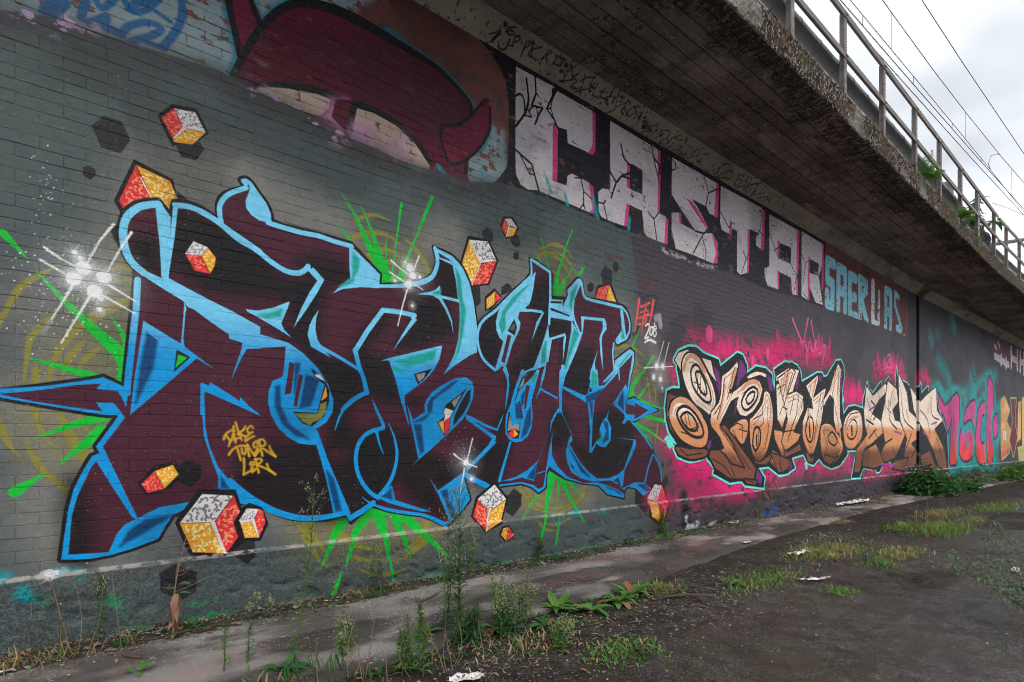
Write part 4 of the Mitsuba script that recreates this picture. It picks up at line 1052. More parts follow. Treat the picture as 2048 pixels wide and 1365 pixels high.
s mint 0 70 : 7460 2562 9 38 115 121 270 93 210 14 216 -74 456 -54 59 -105 554 277 194 -23 155 -166 0 -128 320 145 382 -1 249 -93 25 -157 77 -110 25 277 -51 87 446 178 240 -2 -220 15 136 -23 138 36 284 -47 146 -110 59 -192 771 245 262 8 66 -73 169 25 525 378 292 41 150 -111 37 -247 -112 -285 0 -276 75 -274 306 179 396 44 497 -38 68 -27 -26 205 303 463 106 -158 296 -89 628 333 58 -169 536 323 185 -263 367 72 108 505 108 -258 164 80 55 -131 625 -59 845 -265 121 -155 -117 171 272 155 179 199 105 -301 588 249 127 -210 637 232 134 -316 170 -343 521 -415 395 -276 110 -519 147 -916 -652 229 -521 90 -667 -104 -943 243 -763 -166 -774 136 -145 -93 -338 230 -437 -222 -575 260 -401 -39 -339 -226 -236 -8 -213 237 -109 -149 -617 49 -278 -220 -504 15 297 623 -571 6 39 -85 -491 -240 -502 -53 -443 105 -217 122 -269 -130 -310 53 -211 178 -520 -64 142 -196 -335 -96 -322 -23 247 14 -319 0 -407 162 -378 -12 230 -185 -38 -176 -704 79 -109 79 -403 -12 -536 173 58 87 -228 144 -37 55 -183 -51 -283 -23 -337 72 -98 129 82 54 -210 181 -79 178 -16 179 47 235 144 44 196 12 -26 127 -56 143 0 70 -75 51
p black 0 : 7460 2562 9 38 115 121 270 93 210 14 216 -74 456 -54 59 -105 554 277 194 -23 155 -166 0 -128 320 145 382 -1 249 -93 25 -157 77 -110 25 277 -51 87 446 178 240 -2 -220 15 136 -23 138 36 284 -47 146 -110 59 -192 771 245 262 8 66 -73 169 25 525 378 292 41 150 -111 37 -247 -112 -285 0 -276 75 -274 306 179 396 44 497 -38 68 -27 -26 205 303 463 106 -158 296 -89 628 333 58 -169 536 323 185 -263 367 72 108 505 108 -258 164 80 55 -131 625 -59 845 -265 121 -155 -117 171 272 155 179 199 105 -301 588 249 127 -210 637 232 134 -316 170 -343 521 -415 395 -276 110 -519 147 -916 -652 229 -521 90 -667 -104 -943 243 -763 -166 -774 136 -145 -93 -338 230 -437 -222 -575 260 -401 -39 -339 -226 -236 -8 -213 237 -109 -149 -617 49 -278 -220 -504 15 297 623 -571 6 39 -85 -491 -240 -502 -53 -443 105 -217 122 -269 -130 -310 53 -211 178 -520 -64 142 -196 -335 -96 -322 -23 247 14 -319 0 -407 162 -378 -12 230 -185 -38 -176 -704 79 -109 79 -403 -12 -536 173 58 87 -228 144 -37 55 -183 -51 -283 -23 -337 72 -98 129 82 54 -210 181 -79 178 -16 179 47 235 144 44 196 12 -26 127 -56 143 0 70
p mint 0 : 7205 1415 72 54 112 -8 64 -46 -16 -90 -80 -54 -64 36 -31 72
p mint 0 : 14114 2396 90 -18 30 -109 -90 -46
p mint 0 : 12073 958 151 21 12 -150 -103 -9
p violet 0 : 8600 2568 136 -68 118 -273 -79 -85 -156 229
p violet 0 : 9435 2765 130 -51 111 -161 -241 -145 -129 -279 129 -78 -171 -215 85 587
p violet 0 : 10449 2568 175 -32 76 -200 -151 -31
p violet 0 : 8429 1379 75 20 -38 -177 -112 1
p violet 0 : 10065 897 190 -139 -48 -153 -189 119
p violet 0 : 11635 2730 172 -11 0 -219 -115 -105
p violet 0 : 13892 3018 222 -36 -38 -445 -111 -116
p violet 0 : 12790 2744 164 -1 -33 -93 -164 14
p violet 0 : 13325 2493 138 -99 -69 -110
p violet 0 : 11410 1046 111 -146 -167 -91
p violet 0 : 8064 2313 89 25 -18 -193 -53 16
p violet 0 : 8336 2118 74 -35 -19 -60
p cream2 0 : 7469 2581 115 121 235 71 280 -95 -280 -27 -169 -90 0 -147
s black 0 20 : 7469 2581 115 121 235 71 280 -95 -280 -27 -169 -90 0 -147 -181 167
p cream2 0 : 8207 2689 297 -21 76 -181 136 -189 -287 177
s black 0 20 : 8207 2689 297 -21 76 -181 136 -189 -287 177 -222 214
p brown 0 : 7293 2080 56 14 72 -25 103 1 60 -11 -103 -36 -124 -66 -42 -119 10 -135 104 -137 89 -96 -63 17 -98 73 -60 93 -35 120 2 167
s black 0 30 : 7293 2080 56 14 72 -25 103 1 60 -11 -103 -36 -124 -66 -42 -119 10 -135 104 -137 89 -96 -63 17 -98 73 -60 93 -35 120 2 167 29 140
p brown 0 : 7486 1324 164 -10 238 -29 254 3 212 -6 67 -56 -22 -62 -94 -32 -134 -18 -137 -15 -146 2 -164 28 -140 48 -92 81
s black 0 40 : 7486 1324 164 -10 238 -29 254 3 212 -6 67 -56 -22 -62 -94 -32 -134 -18 -137 -15 -146 2 -164 28 -140 48 -92 81 -6 66
p tan 0 : 9698 2512 133 60 187 51 210 6 172 -20 40 -47 -40 -42 -94 14 -147 13 -222 -51 -194 -45 -67 18
s black 0 30 : 9698 2512 133 60 187 51 210 6 172 -20 40 -47 -40 -42 -94 14 -147 13 -222 -51 -194 -45 -67 18 22 43
p cream2 0 : 10351 2338 198 -78 50 -66 -199 80
s black 0 20 : 10351 2338 198 -78 50 -66 -199 80 -49 64
p brown 0 : 9879 1119 376 -73 294 107 151 -93 -349 -105 -333 31
s black 0 30 : 9879 1119 376 -73 294 107 151 -93 -349 -105 -333 31 -139 133
p brown 0 : 8775 1640 159 43 501 -346 606 -417 -93 -215 -599 37 -252 11 -478 189 -190 202 37 117 428 7 -198 211
s black 0 50 : 8775 1640 159 43 501 -346 606 -417 -93 -215 -599 37 -252 11 -478 189 -190 202 37 117 428 7 -198 211 79 161
p brown 0 : 9609 752 456 -52 -47 -85 -364 39
s black 0 30 : 9609 752 456 -52 -47 -85 -364 39 -45 98
p tan 0 : 7785 2704 53 22 59 10 61 1 63 -7 66 -17 66 -29 67 -49 68 -62 66 -65 67 -64 65 -67 56 -70 48 -76 39 -78 21 -78 -2 -80 -20 -79 -28 -61 -37 -37 -45 -19 -52 -4 -55 13 -62 26 -69 29 -83 27 -91 28 -78 31 -55 33 -43 35 -42 39 -42 44 -41 48 -37 51 -35 57 -33 61 -23 62 -14 62 -5 64 9 58 28 54 42 50
s black 0 32 : 7785 2704 53 22 59 10 61 1 63 -7 66 -17 66 -29 67 -49 68 -62 66 -65 67 -64 65 -67 56 -70 48 -76 39 -78 21 -78 -2 -80 -20 -79 -28 -61 -37 -37 -45 -19 -52 -4 -55 13 -62 26 -69 29 -83 27 -91 28 -78 31 -55 33 -43 35 -42 39 -42 44 -41 48 -37 51 -35 57 -33 61 -23 62 -14 62 -5 64 9 58 28 54 42 50 48 37
s tanline 0 28,28,6 : 7824 2639 130 23 162 -44 314 -290 94 -133 51 -129 -18 -125 -36 -59 -87 -3 -373 138
s tandark 0 12,12,6 : 7862 2574 89 13 127 -34 237 -215 105 -119 68 -120 10 -84 -21 -68 -383 137 -100 79
p tan 0 : 7923 2473 35 47 55 32 58 9 55 -21 58 -45 60 -54 65 -61 66 -70 54 -70 40 -69 28 -69 7 -54 -19 -33 -41 -18 -53 -3 -66 12 -77 27 -77 38 -78 50 -78 62 -57 66 -31 76 -12 82
s black 0 45 : 7923 2473 35 47 55 32 58 9 55 -21 58 -45 60 -54 65 -61 66 -70 54 -70 40 -69 28 -69 7 -54 -19 -33 -41 -18 -53 -3 -66 12 -77 27 -77 38 -78 50 -78 62 -57 66 -31 76 -12 82 8 66
p tan 0 : 8046 2426 48 36 77 -7 77 -59 69 -85 43 -93 13 -79 -34 -29 -59 5 -73 39 -72 68 -61 107
s black 0 45 : 8046 2426 48 36 77 -7 77 -59 69 -85 43 -93 13 -79 -34 -29 -59 5 -73 39 -72 68 -61 107 -28 97
p tan 0 : 7325 1775 5 56 16 58 27 51 39 39 50 32 56 23 61 13 67 3 71 -6 76 -16 80 -26 85 -37 96 -52 101 -65 89 -63 70 -57 57 -56 39 -58 17 -67 -1 -69 -12 -60 -20 -48 -32 -40 -45 -29 -59 -18 -71 -7 -88 4 -111 16 -125 27 -112 34 -89 39 -77 46 -67 47 -58 47 -49 48 -38 48 -27 47 -16 47
s black 0 32 : 7325 1775 5 56 16 58 27 51 39 39 50 32 56 23 61 13 67 3 71 -6 76 -16 80 -26 85 -37 96 -52 101 -65 89 -63 70 -57 57 -56 39 -58 17 -67 -1 -69 -12 -60 -20 -48 -32 -40 -45 -29 -59 -18 -71 -7 -88 4 -111 16 -125 27 -112 34 -89 39 -77 46 -67 47 -58 47 -49 48 -38 48 -27 47 -16 47 -5 49
s tanline 0 28,28,6 : 7400 1776 34 119 106 67 166 7 140 -37 267 -146 200 -162 39 -86 -10 -98 -57 -70 -101 -19 -183 19
s tandark 0 12,12,6 : 7476 1776 19 74 67 40 133 5 125 -33 158 -79 237 -167 56 -64 -1 -89 -42 -32
p tan 0 : 7535 1782 15 47 46 40 54 27 60 13 70 0 74 -14 81 -33 87 -47 77 -54 68 -61 59 -68 36 -60 12 -49 -11 -40 -37 -27 -73 -11 -97 2 -98 17 -96 35 -96 49 -82 53 -69 60 -55 64
s black 0 50 : 7535 1782 15 47 46 40 54 27 60 13 70 0 74 -14 81 -33 87 -47 77 -54 68 -61 59 -68 36 -60 12 -49 -11 -40 -37 -27 -73 -11 -97 2 -98 17 -96 35 -96 49 -82 53 -69 60 -55 64 -25 57
p tan 0 : 7634 1748 72 54 113 26 112 -39 97 -68 60 -81 11 -70 -73 -25 -103 4 -90 27 -82 45 -81 63
s black 0 45 : 7634 1748 72 54 113 26 112 -39 97 -68 60 -81 11 -70 -73 -25 -103 4 -90 27 -82 45 -81 63 -36 64
p tan 0 : 8504 1851 232 168 59 124 39 304 263 122 252 167 51 -79 -220 -287 -83 -191 209 74 303 146 279 80 271 -21 125 -146 -125 -228 -234 -184 -271 -99 -219 19 -129 142 64 159 -231 -83 -156 -170 -208 -228 322 -220 512 -487 -429 74 -405 252 119 19 -119 161 -271 176 -38 78
s black 0 32 : 8504 1851 232 168 59 124 39 304 263 122 252 167 51 -79 -220 -287 -83 -191 209 74 303 146 279 80 271 -21 125 -146 -125 -228 -234 -184 -271 -99 -219 19 -129 142 64 159 -231 -83 -156 -170 -208 -228 322 -220 512 -487 -429 74 -405 252 119 19 -119 161 -271 176 -38 78 38 158
s tanline 0 28,28,6 : 8571 1807 229 173 67 145 36 271 231 108 110 73 -128 -169 -90 -205 12 -69 68 -29 -387 -415 -19 -55 27 -53 323 -221 328 -312
s tanline 0 28,28,6 : 9359 2195 277 134 260 74 226 -17 71 -84 -92 -169 -213 -167 -244 -89 -173 15
s tandark 0 12,12,6 : 9507 2183 156 75 241 69 181 -14 18 -20 -61 -110 -191 -151 -217 -79
p tan 0 : 9500 2054 30 57 56 64 68 56 85 47 99 37 87 19 71 -10 59 -29 33 -39 2 -46 -24 -55 -48 -56 -81 -60 -103 -61 -91 -42 -70 -14 -60 3 -48 15 -38 28 -26 40
s black 0 50 : 9500 2054 30 57 56 64 68 56 85 47 99 37 87 19 71 -10 59 -29 33 -39 2 -46 -24 -55 -48 -56 -81 -60 -103 -61 -91 -42 -70 -14 -60 3 -48 15 -38 28 -26 40 -1 46
p tan 0 : 9654 2104 50 59 84 55 103 31 80 0 0 -58 -46 -74 -89 -61 -93 -34 -64 28
s black 0 45 : 9654 2104 50 59 84 55 103 31 80 0 0 -58 -46 -74 -89 -61 -93 -34 -64 28 -25 54
p tan 0 : 9788 1766 29 28 44 11 64 30 104 65 126 83 100 83 43 82 15 80 29 54 62 18 77 -8 68 -37 52 -75 44 -104 29 -105 14 -98 0 -99 -14 -99 -32 -102 -45 -101 -48 -93 -45 -84 -46 -75 -58 -65 -74 -58 -84 -48 -83 -23 -83 10 -82 35 -69 48 -50 63 -36 77 -28 77 -18 72 -9 71 -5 72 -4 77 -1 77
s black 0 32 : 9788 1766 29 28 44 11 64 30 104 65 126 83 100 83 43 82 15 80 29 54 62 18 77 -8 68 -37 52 -75 44 -104 29 -105 14 -98 0 -99 -14 -99 -32 -102 -45 -101 -48 -93 -45 -84 -46 -75 -58 -65 -74 -58 -84 -48 -83 -23 -83 10 -82 35 -69 48 -50 63 -36 77 -28 77 -18 72 -9 71 -5 72 -4 77 -1 77 14 61
s tanline 0 28,28,6 : 9856 1727 213 109 239 177 59 107 26 99 65 0 39 -21 38 -54 66 -189 12 -88 -12 -176 -162 -358 -90 -123 -65 -51
s tandark 0 12,12,6 : 9924 1670 188 105 238 175 98 187 79 -197 1 -232 -112 -260 -119 -183 -149 -86
p tan 0 : 9948 1574 34 39 41 20 42 4 44 -8 44 -24 30 -39 10 -62 -4 -78 -20 -69 -42 -59 -57 -49 -52 -23 -47 14 -44 41 -25 55 1 76 19 91
s black 0 50 : 9948 1574 34 39 41 20 42 4 44 -8 44 -24 30 -39 10 -62 -4 -78 -20 -69 -42 -59 -57 -49 -52 -23 -47 14 -44 41 -25 55 1 76 19 91 26 71
s black 0 50 : 10041 1488 14 -175
p tan 0 : 9139 1626 133 70 163 61 147 22 116 -15 45 -74 0 -97 -34 -90 -55 -81 -58 -72 -74 -34 -103 50 -113 75 -121 54 -88 48 -10 40
s black 0 32 : 9139 1626 133 70 163 61 147 22 116 -15 45 -74 0 -97 -34 -90 -55 -81 -58 -72 -74 -34 -103 50 -113 75 -121 54 -88 48 -10 40 52 43
s tanline 0 28,28,6 : 9199 1573 255 111 128 20 71 -10 15 -25
s tandark 0 12,12,6 : 9375 1574 98 37 120 15
p tan 0 : 10802 2434 315 114 -315 -68 0 115 532 194 510 6 -399 -605 -220 -340 -161 -238 -210 181
s black 0 32 : 10802 2434 315 114 -315 -68 0 115 532 194 510 6 -399 -605 -220 -340 -161 -238 -210 181 -52 641
s tanline 0 28,28,6 : 10881 2383 292 115 19 46 -14 48 -41 29 -52 -3 263 96
s tandark 0 12,12,6 : 10961 2332 257 105 44 74 -5 90 104 38 202 3
p tan 0 : 10700 1607 364 -18 215 -257 55 -475 -376 -57 -409 195 100 247 362 -96 -260 279
s black 0 32 : 10700 1607 364 -18 215 -257 55 -475 -376 -57 -409 195 100 247 362 -96 -260 279 -51 182
s tanline 0 28,28,6 : 10800 1527 227 -12 180 -214 44 -380 -282 -44 -324 155 49 121 312 -81 43 10
s tandark 0 12,12,6 : 10772 1055 259 -57 80 37 44 69 13 -120
p brown 0 : 10549 1198 462 -75 323 -171 -109 -138 -319 -12
s black 0 30 : 10549 1198 462 -75 323 -171 -109 -138 -319 -12 -357 396
p tan 0 : 10873 2554 620 248 153 -71 -346 -454 392 94 321 -80 30 -270 -294 -278 -171 -172 346 -33 -175 -159 -558 -188 -161 188 270 425 -109 233
s black 0 32 : 10873 2554 620 248 153 -71 -346 -454 392 94 321 -80 30 -270 -294 -278 -171 -172 346 -33 -175 -159 -558 -188 -161 188 270 425 -109 233 -318 517
s tanline 0 28,28,6 : 10983 2517 508 203 39 -18 -298 -392 -7 -43 18 -39 67 -25 381 91 253 -63 20 -181 -458 -457 6 -57 37 -34 199 -22 -38 -35
s tandark 0 12,12,6 : 11094 2481 248 99 -171 -225
s tandark 0 12,12,6 : 11311 2128 380 89 184 -46 10 -92 -432 -425 -22 -112 59 -92 -251 -85 -23 27
p brown 0 : 11137 1238 163 -48 565 164 59 -147 -733 -134
s black 0 30 : 11137 1238 163 -48 565 164 59 -147 -733 -134 -54 165
p brown 0 : 10978 1124 376 -77 56 -144 -326 -108 -106 120
s black 0 30 : 10978 1124 376 -77 56 -144 -326 -108 -106 120 0 209
p tan 0 : 12133 2496 592 269 52 -99 -243 -373 453 179 215 53 -149 -258 341 230 139 222 323 391 183 -134 -74 -445 15 -603 134 -218 -331 -196 -179 349 0 431 -210 83 -341 -267 -99 -263 -229 -468 -191 -254 -249 -22 -302 350 0 320 241 305 259 -21 -75 179
s black 0 32 : 12133 2496 592 269 52 -99 -243 -373 453 179 215 53 -149 -258 341 230 139 222 323 391 183 -134 -74 -445 15 -603 134 -218 -331 -196 -179 349 0 431 -210 83 -341 -267 -99 -263 -229 -468 -191 -254 -249 -22 -302 350 0 320 241 305 259 -21 -75 179 -275 260
s tanline 0 28,28,6 : 12265 2474 422 191 -228 -373
s tanline 0 28,28,6 : 12492 2231 62 -10 495 189 -71 -141 17 -48 43 -27 -52 -51 -101 -267 -224 -458 -167 -221 -177 -16 -259 299
s tanline 0 28,28,6 : 13441 2439 153 237 274 332 90 -66 -68 -406 15 -610 105 -190 -197 -116
s tandark 0 12,12,6 : 12603 2159 301 119 22 -89 -110 -283 -219 -449 -143 -189 -106 -9 -215 249 0 213 159 201
s tandark 0 12,12,6 : 13557 2474 98 158 219 265 -58 -356 14 -617 15 -61 61 -101 -62 -37
p tan 0 : 12133 1627 31 91 58 97 63 65 68 15 74 -19 56 -41 31 -71 12 -94 -5 -88 -24 -81 -40 -75 -49 -47 -60 -8 -67 21 -57 37 -47 53 -35 70
s black 0 50 : 12133 1627 31 91 58 97 63 65 68 15 74 -19 56 -41 31 -71 12 -94 -5 -88 -24 -81 -40 -75 -49 -47 -60 -8 -67 21 -57 37 -47 53 -35 70 -9 75
s black 0 70 : 12316 1755 30 -276
p tan 0 : 12921 1716 127 49 179 12 167 -12 126 -38 113 -63 114 -68 134 -69 135 -74 98 -74 44 -75 3 -75 -32 -72 -75 -69 -111 -65 -124 -53 -136 -43 -147 -33 -142 -8 -138 20 -132 44 -104 63 -68 88 -41 109 -23 117 -17 136 1 146
s black 0 32 : 12921 1716 127 49 179 12 167 -12 126 -38 113 -63 114 -68 134 -69 135 -74 98 -74 44 -75 3 -75 -32 -72 -75 -69 -111 -65 -124 -53 -136 -43 -147 -33 -142 -8 -138 20 -132 44 -104 63 -68 88 -41 109 -23 117 -17 136 1 146 49 107
s tanline 0 28,28,6 : 12976 1657 89 34 162 11 153 -12 111 -33 484 -267 81 -62 30 -85 -77 -94 -100 -58 -245 -92 -267 -37 -241 56
s tandark 0 12,12,6 : 13032 1598 194 28 140 -10 96 -28 472 -261 76 -69 -135 -100 -231 -86 -129 -29 -115 -6
p tan 0 : 13290 1485 97 72 146 36 167 -64 119 -96 -36 -82 -108 -53 -144 10 -137 44 -84 63
s black 0 45 : 13290 1485 97 72 146 36 167 -64 119 -96 -36 -82 -108 -53 -144 10 -137 44 -84 63 -20 70
p brown 0 : 13120 1116 484 -87 288 49 -498 -205 -341 114
s black 0 30 : 13120 1116 484 -87 288 49 -498 -205 -341 114 67 129
p brown 0 : 12103 1230 305 -179 189 47 -126 -150 -247 31
s black 0 30 : 12103 1230 305 -179 189 47 -126 -150 -247 31 -121 251
p tan 0 : 14151 1600 8 101 42 95 63 84 82 71 104 59 123 48 153 39 174 27 154 2 120 -29 99 -55 73 -76 46 -106 20 -128 -7 -118 -32 -99 -59 -90 -94 -76 -146 -64 -178 -50 -165 -28 -145 -5 -134 17 -111 48 -89 93 -67 123
s black 0 32 : 14151 1600 8 101 42 95 63 84 82 71 104 59 123 48 153 39 174 27 154 2 120 -29 99 -55 73 -76 46 -106 20 -128 -7 -118 -32 -99 -59 -90 -94 -76 -146 -64 -178 -50 -165 -28 -145 -5 -134 17 -111 48 -89 93 -67 123 -34 117
s tanline 0 28,28,6 : 14227 1608 6 74 33 76 124 131 206 97 145 37 305 28 101 -24 79 -45 56 -58 37 -85 12 -211 -73 -152 -78 -62 -300 -106
s tandark 0 12,12,6 : 14303 1615 29 105 101 108 186 86 137 36 157 24 124 2 82 -20 100 -74 28 -64 9 -176 -55 -115 -60 -48 -118 -52
p tan 0 : 14417 1659 74 84 112 91 112 57 111 4 111 -31 76 -52 25 -79 -12 -98 -38 -83 -68 -56 -94 -40 -95 -20 -100 1 -101 21 -74 33 -42 46 -17 58
s black 0 50 : 14417 1659 74 84 112 91 112 57 111 4 111 -31 76 -52 25 -79 -12 -98 -38 -83 -68 -56 -94 -40 -95 -20 -100 1 -101 21 -74 33 -42 46 -17 58 20 64
s black 0 100 : 14691 1720 24 -171
p tan 0 : 15679 2737 470 -217 931 368 342 -160 -853 -332 -471 -320 705 -172 92 -325 -797 -248 -550 -128 -319 -564 -401 15 152 554 732 349 -164 222 -65 344
s black 0 50 : 15679 2737 470 -217 931 368 342 -160 -853 -332 -471 -320 705 -172 92 -325 -797 -248 -550 -128 -319 -564 -401 15 152 554 732 349 -164 222 -65 344 196 614
p tan 0 : 17269 2973 746 -166 163 -368 -483 -237 199 -242 1048 -51 -131 -326 -509 -384 -449 -269 -773 -81 -582 142 582 337 -331 592 294 468
s black 0 50 : 17269 2973 746 -166 163 -368 -483 -237 199 -242 1048 -51 -131 -326 -509 -384 -449 -269 -773 -81 -582 142 582 337 -331 592 294 468 226 585
p tan 0 : 18178 3251 764 -485 221 -512 1123 -289 -217 -508 -681 -134 898 -276 -435 -358 -733 -85 -479 349 303 501 -599 505 -124 501
s black 0 50 : 18178 3251 764 -485 221 -512 1123 -289 -217 -508 -681 -134 898 -276 -435 -358 -733 -85 -479 349 303 501 -599 505 -124 501 -41 791
p tan 0 : 19230 2946 1013 -380 488 189 1032 327 147 -732 655 -290 -899 -295 1003 -598 421 -761 -931 104 -780 666 -648 423 -488 269 -625 389
s black 0 50 : 19230 2946 1013 -380 488 189 1032 327 147 -732 655 -290 -899 -295 1003 -598 421 -761 -931 104 -780 666 -648 423 -488 269 -625 389 -388 689
p tan 0 : 15516 1176 841 166 723 -541 -897 -92 -828 81
s black 0 50 : 15516 1176 841 166 723 -541 -897 -92 -828 81 161 386
p tan 0 : 17853 893 1265 51 -436 -377 -1027 96
s black 0 50 : 17853 893 1265 51 -436 -377 -1027 96 198 230
p tan 0 : 20243 993 901 128 717 -587 -1399 42
s black 0 50 : 20243 993 901 128 717 -587 -1399 42 -219 417
s black 3 50 : 16012 2370 521 -210 -350 -242
s black 3 50 : 16357 1690 -513 -234
s black 3 50 : 17364 2433 96 -483 595 -236
s black 3 50 : 18469 2484 256 -503 846 -245
s black 3 50 : 19388 1601 -490 -393
s black 3 50 : 20243 2292 670 -257 231 -419
s black 3 50 : 21261 2753 118 -564 729 -125
s black 3 50 : 21861 1477 499 -589
s black 3 50 : 17080 1340 575 122
s black 3 50 : 15679 1905 504 -102
s black 3 50 : 17655 2692 -195 -377
s black 3 50 : 19920 1200 -577 -260
s black 3 50 : 20686 1473 227 -279
s violetl 0 50 : 15844 2136 513 134
s violetl 0 50 : 17853 1649 616 -56
s violetl 0 50 : 19118 1991 -220 254
s violetl 0 50 : 20462 1679 682 -204
s violetl 0 50 : 16533 815 1522 -39
s violetl 0 50 : 19343 676 1570 27
s violetl 0 50 : 21261 1901 600 84
s tanline 3 70 : 7711 2455 108 178 156 56 178 -72 164 -131
s tanline 3 70 : 7373 1813 64 111 147 80 201 -9 208 -85 214 -136
s tanline 3 70 : 8934 2272 -112 -329 -126 -205
s tanline 3 70 : 9306 2587 -167 -302
s tanline 3 70 : 10159 2348 -94 82 -277 -19 -266 -145
s tanline 3 70 : 10549 2147 50 -179 -10 -317
s tanline 3 70 : 11225 2697 -161 -339
s black 0 20 : 8117 2451 -18 -317
s black 0 20 : 8200 2419 -22 -310
s black 0 20 : 8288 2193 51 -118
s black 0 20 : 7993 2289 185 -30
s black 0 20 : 7734 1825 92 -262
s black 0 20 : 7826 1791 69 -171
s black 0 20 : 7888 1567 254 42
s black 0 20 : 7650 1527 280 -57
s black 0 20 : 8107 1532 14 134
s black 0 20 : 8934 2414 -72 -308 -166 -368
s black 0 20 : 9264 2625 -249 -552
s black 0 20 : 9357 2445 -210 -308
s black 0 20 : 9097 1954 -195 -275
s black 0 20 : 8775 1600 747 -563
s black 0 20 : 8983 1542 805 -636
s black 0 20 : 9097 1605 252 87 181 -38 0 -212
s black 0 20 : 9188 1581 169 -164
s black 0 20 : 8619 1816 156 145
s black 0 20 : 9925 1769 330 98
s black 0 20 : 10255 2022 48 -310 -144 -69
s black 0 20 : 10449 2007 50 -448 -148 -314
s black 0 20 : 9879 1314 139 -153
s black 0 20 : 10854 2345 317 113
s black 0 20 : 10958 1888 376 391
s black 0 20 : 11064 2545 -106 -286
s black 0 20 : 10751 1745 313 -133
s black 0 20 : 8561 1102 373 -129 246 -193
s black 0 20 : 8934 1217 330 -419
s black 0 20 : 9698 716 273 -55
s black 0 20 : 7617 1269 202 -96 425 32
s black 0 20 : 7717 1305 206 -39
s black 0 20 : 9435 1589 263 -39
s black 0 20 : 9522 1337 221 42
s black 0 20 : 10112 1555 -10 -220
s black 0 25 : 11300 2679 -216 -507
s black 0 25 : 11521 2692 -319 -514
s black 0 25 : 11807 2305 -104 -393 -392 -486
s black 0 25 : 11137 1566 624 56
s black 0 25 : 12661 2683 -240 -471
s black 0 25 : 12921 2417 -183 -473 -192 -514
s black 0 25 : 13202 2485 -268 -431
s black 0 25 : 13747 3006 -199 -608 344 -642
s black 0 25 : 13907 2910 -73 -496
s black 0 25 : 12987 2264 133 -413 274 -73
s black 0 25 : 12285 2080 -92 -402
s black 0 25 : 14264 1713 309 288 563 76
s black 0 25 : 14891 1235 412 202
s black 0 25 : 11084 2032 216 -38
s black 0 25 : 11578 2244 -168 -342
s black 0 25 : 11983 2216 -59 -199
s black 0 25 : 12408 2514 -123 -234
s black 0 25 : 13394 2710 -69 -217
s black 0 25 : 13053 1588 203 -262 -136 -236
s black 0 25 : 13533 1593 359 -242
s black 0 25 : 15733 2396 357 -348 -357 -370
s black 0 25 : 16459 2679 189 -239
s black 0 25 : 17036 2713 100 -441 510 -175
s black 0 25 : 18289 2922 222 -392
s black 0 25 : 19205 2842 240 -408
s black 0 25 : 15646 1319 264 -303
s black 0 25 : 16648 1191 290 -129
s black 0 25 : 17646 1248 210 -199
s black 0 25 : 18738 1241 115 -275
s black 0 25 : 16272 1624 281 -183
s black 0 25 : 18289 1915 449 -263
s tanline 3 60 : 12597 2602 -114 -261
s tanline 3 60 : 13675 2892 -71 -383
s tanline 3 60 : 11354 2707 -136 -340
s tanline 3 60 : 12285 1729 61 203
s tanline 3 60 : 14417 1603 234 287 403 68
s tanline 3 60 : 13965 1598 74 -274
s tanline 3 60 : 13188 1589 -135 -263
s sparkhaze2 0 300 : 436 2495 122 -33
s spark 0 85 : 466 2533 1 0
s sparkhaze 0 111 : 466 2533 1 0
s spark 0 85 : 414 2454 1 0
s sparkhaze 0 111 : 414 2454 1 0
s spark 0 85 : 577 2493 1 1
s sparkhaze 0 111 : 577 2493 1 1
s spark 0 85 : 527 2391 1 0
s sparkhaze 0 111 : 527 2391 1 0
s spark 0 30 : 562 2345 0 0
s sparkhaze 0 39 : 562 2345 0 0
s spark 0 30 : 448 2598 0 1
s sparkhaze 0 39 : 448 2598 0 1
s spark 0 30 : 554 2273 1 0
s sparkhaze 0 39 : 554 2273 1 0
s spark 0 30 : 418 2629 1 0
s sparkhaze 0 39 : 418 2629 1 0
s spark 0 14,9,6 : 263 2627 86 -58 87 -37
s spark 0 14,9,6 : 243 2542 157 -82
s spark 0 14,9,6 : 632 2866 -74 -122 -69 -165
s spark 0 14,9,6 : 737 2838 -69 -136 -71 -167
s spark 0 14,9,6 : 407 2407 -66 -148 -42 -87
s spark 0 14,9,6 : 504 2359 -75 -160 -80 -175
s spark 0 14,9,6 : 612 2443 146 -81
s spark 0 14,9,6 : 542 2384 216 -109
s sparkf 0 12 : 299 2172 -43 -91
s sparkhaze2 0 140 : 2982 3041 41 -110
s spark 0 70 : 2982 3035 1 1
s sparkhaze 0 91 : 2982 3035 1 1
s spark 0 70 : 3012 2964 2 0
s sparkhaze 0 91 : 3012 2964 2 0
s spark 0 70 : 2966 2870 1 0
s sparkhaze 0 91 : 2966 2870 1 0
s spark 0 25 : 3010 2678 1 0
s sparkhaze 0 32 : 3010 2678 1 0
s spark 0 25 : 2927 3080 2 0
s sparkhaze 0 32 : 2927 3080 2 0
s spark 0 25 : 3093 2967 2 1
s sparkhaze 0 32 : 3093 2967 2 1
s spark 0 25 : 2820 2881 2 1
s sparkhaze 0 32 : 2820 2881 2 1
s spark 0 13,8 : 2781 3065 92 -57 109 -50
s spark 0 13,8 : 3086 3170 -63 -156
s spark 0 13,8 : 2768 2950 187 -74
s spark 0 13,8 : 2982 2911 147 -60
s spark 0 13,8 : 2955 2823 -55 -173 -47 -183
s sparkhaze2 0 100 : 3632 1177 39 -22
s spark 0 60 : 3651 1166 2 0
s sparkhaze 0 78 : 3651 1166 2 0
s spark 0 35 : 3725 994 1 0
s sparkhaze 0 46 : 3725 994 1 0
s spark 0 14,7 : 3496 1258 57 -43 79 -33
s spark 0 14,7 : 3738 1414 -73 -227
s spark 0 14,7 : 3632 1104 -53 -239
s spark 0 14,7 : 3671 1155 121 -40
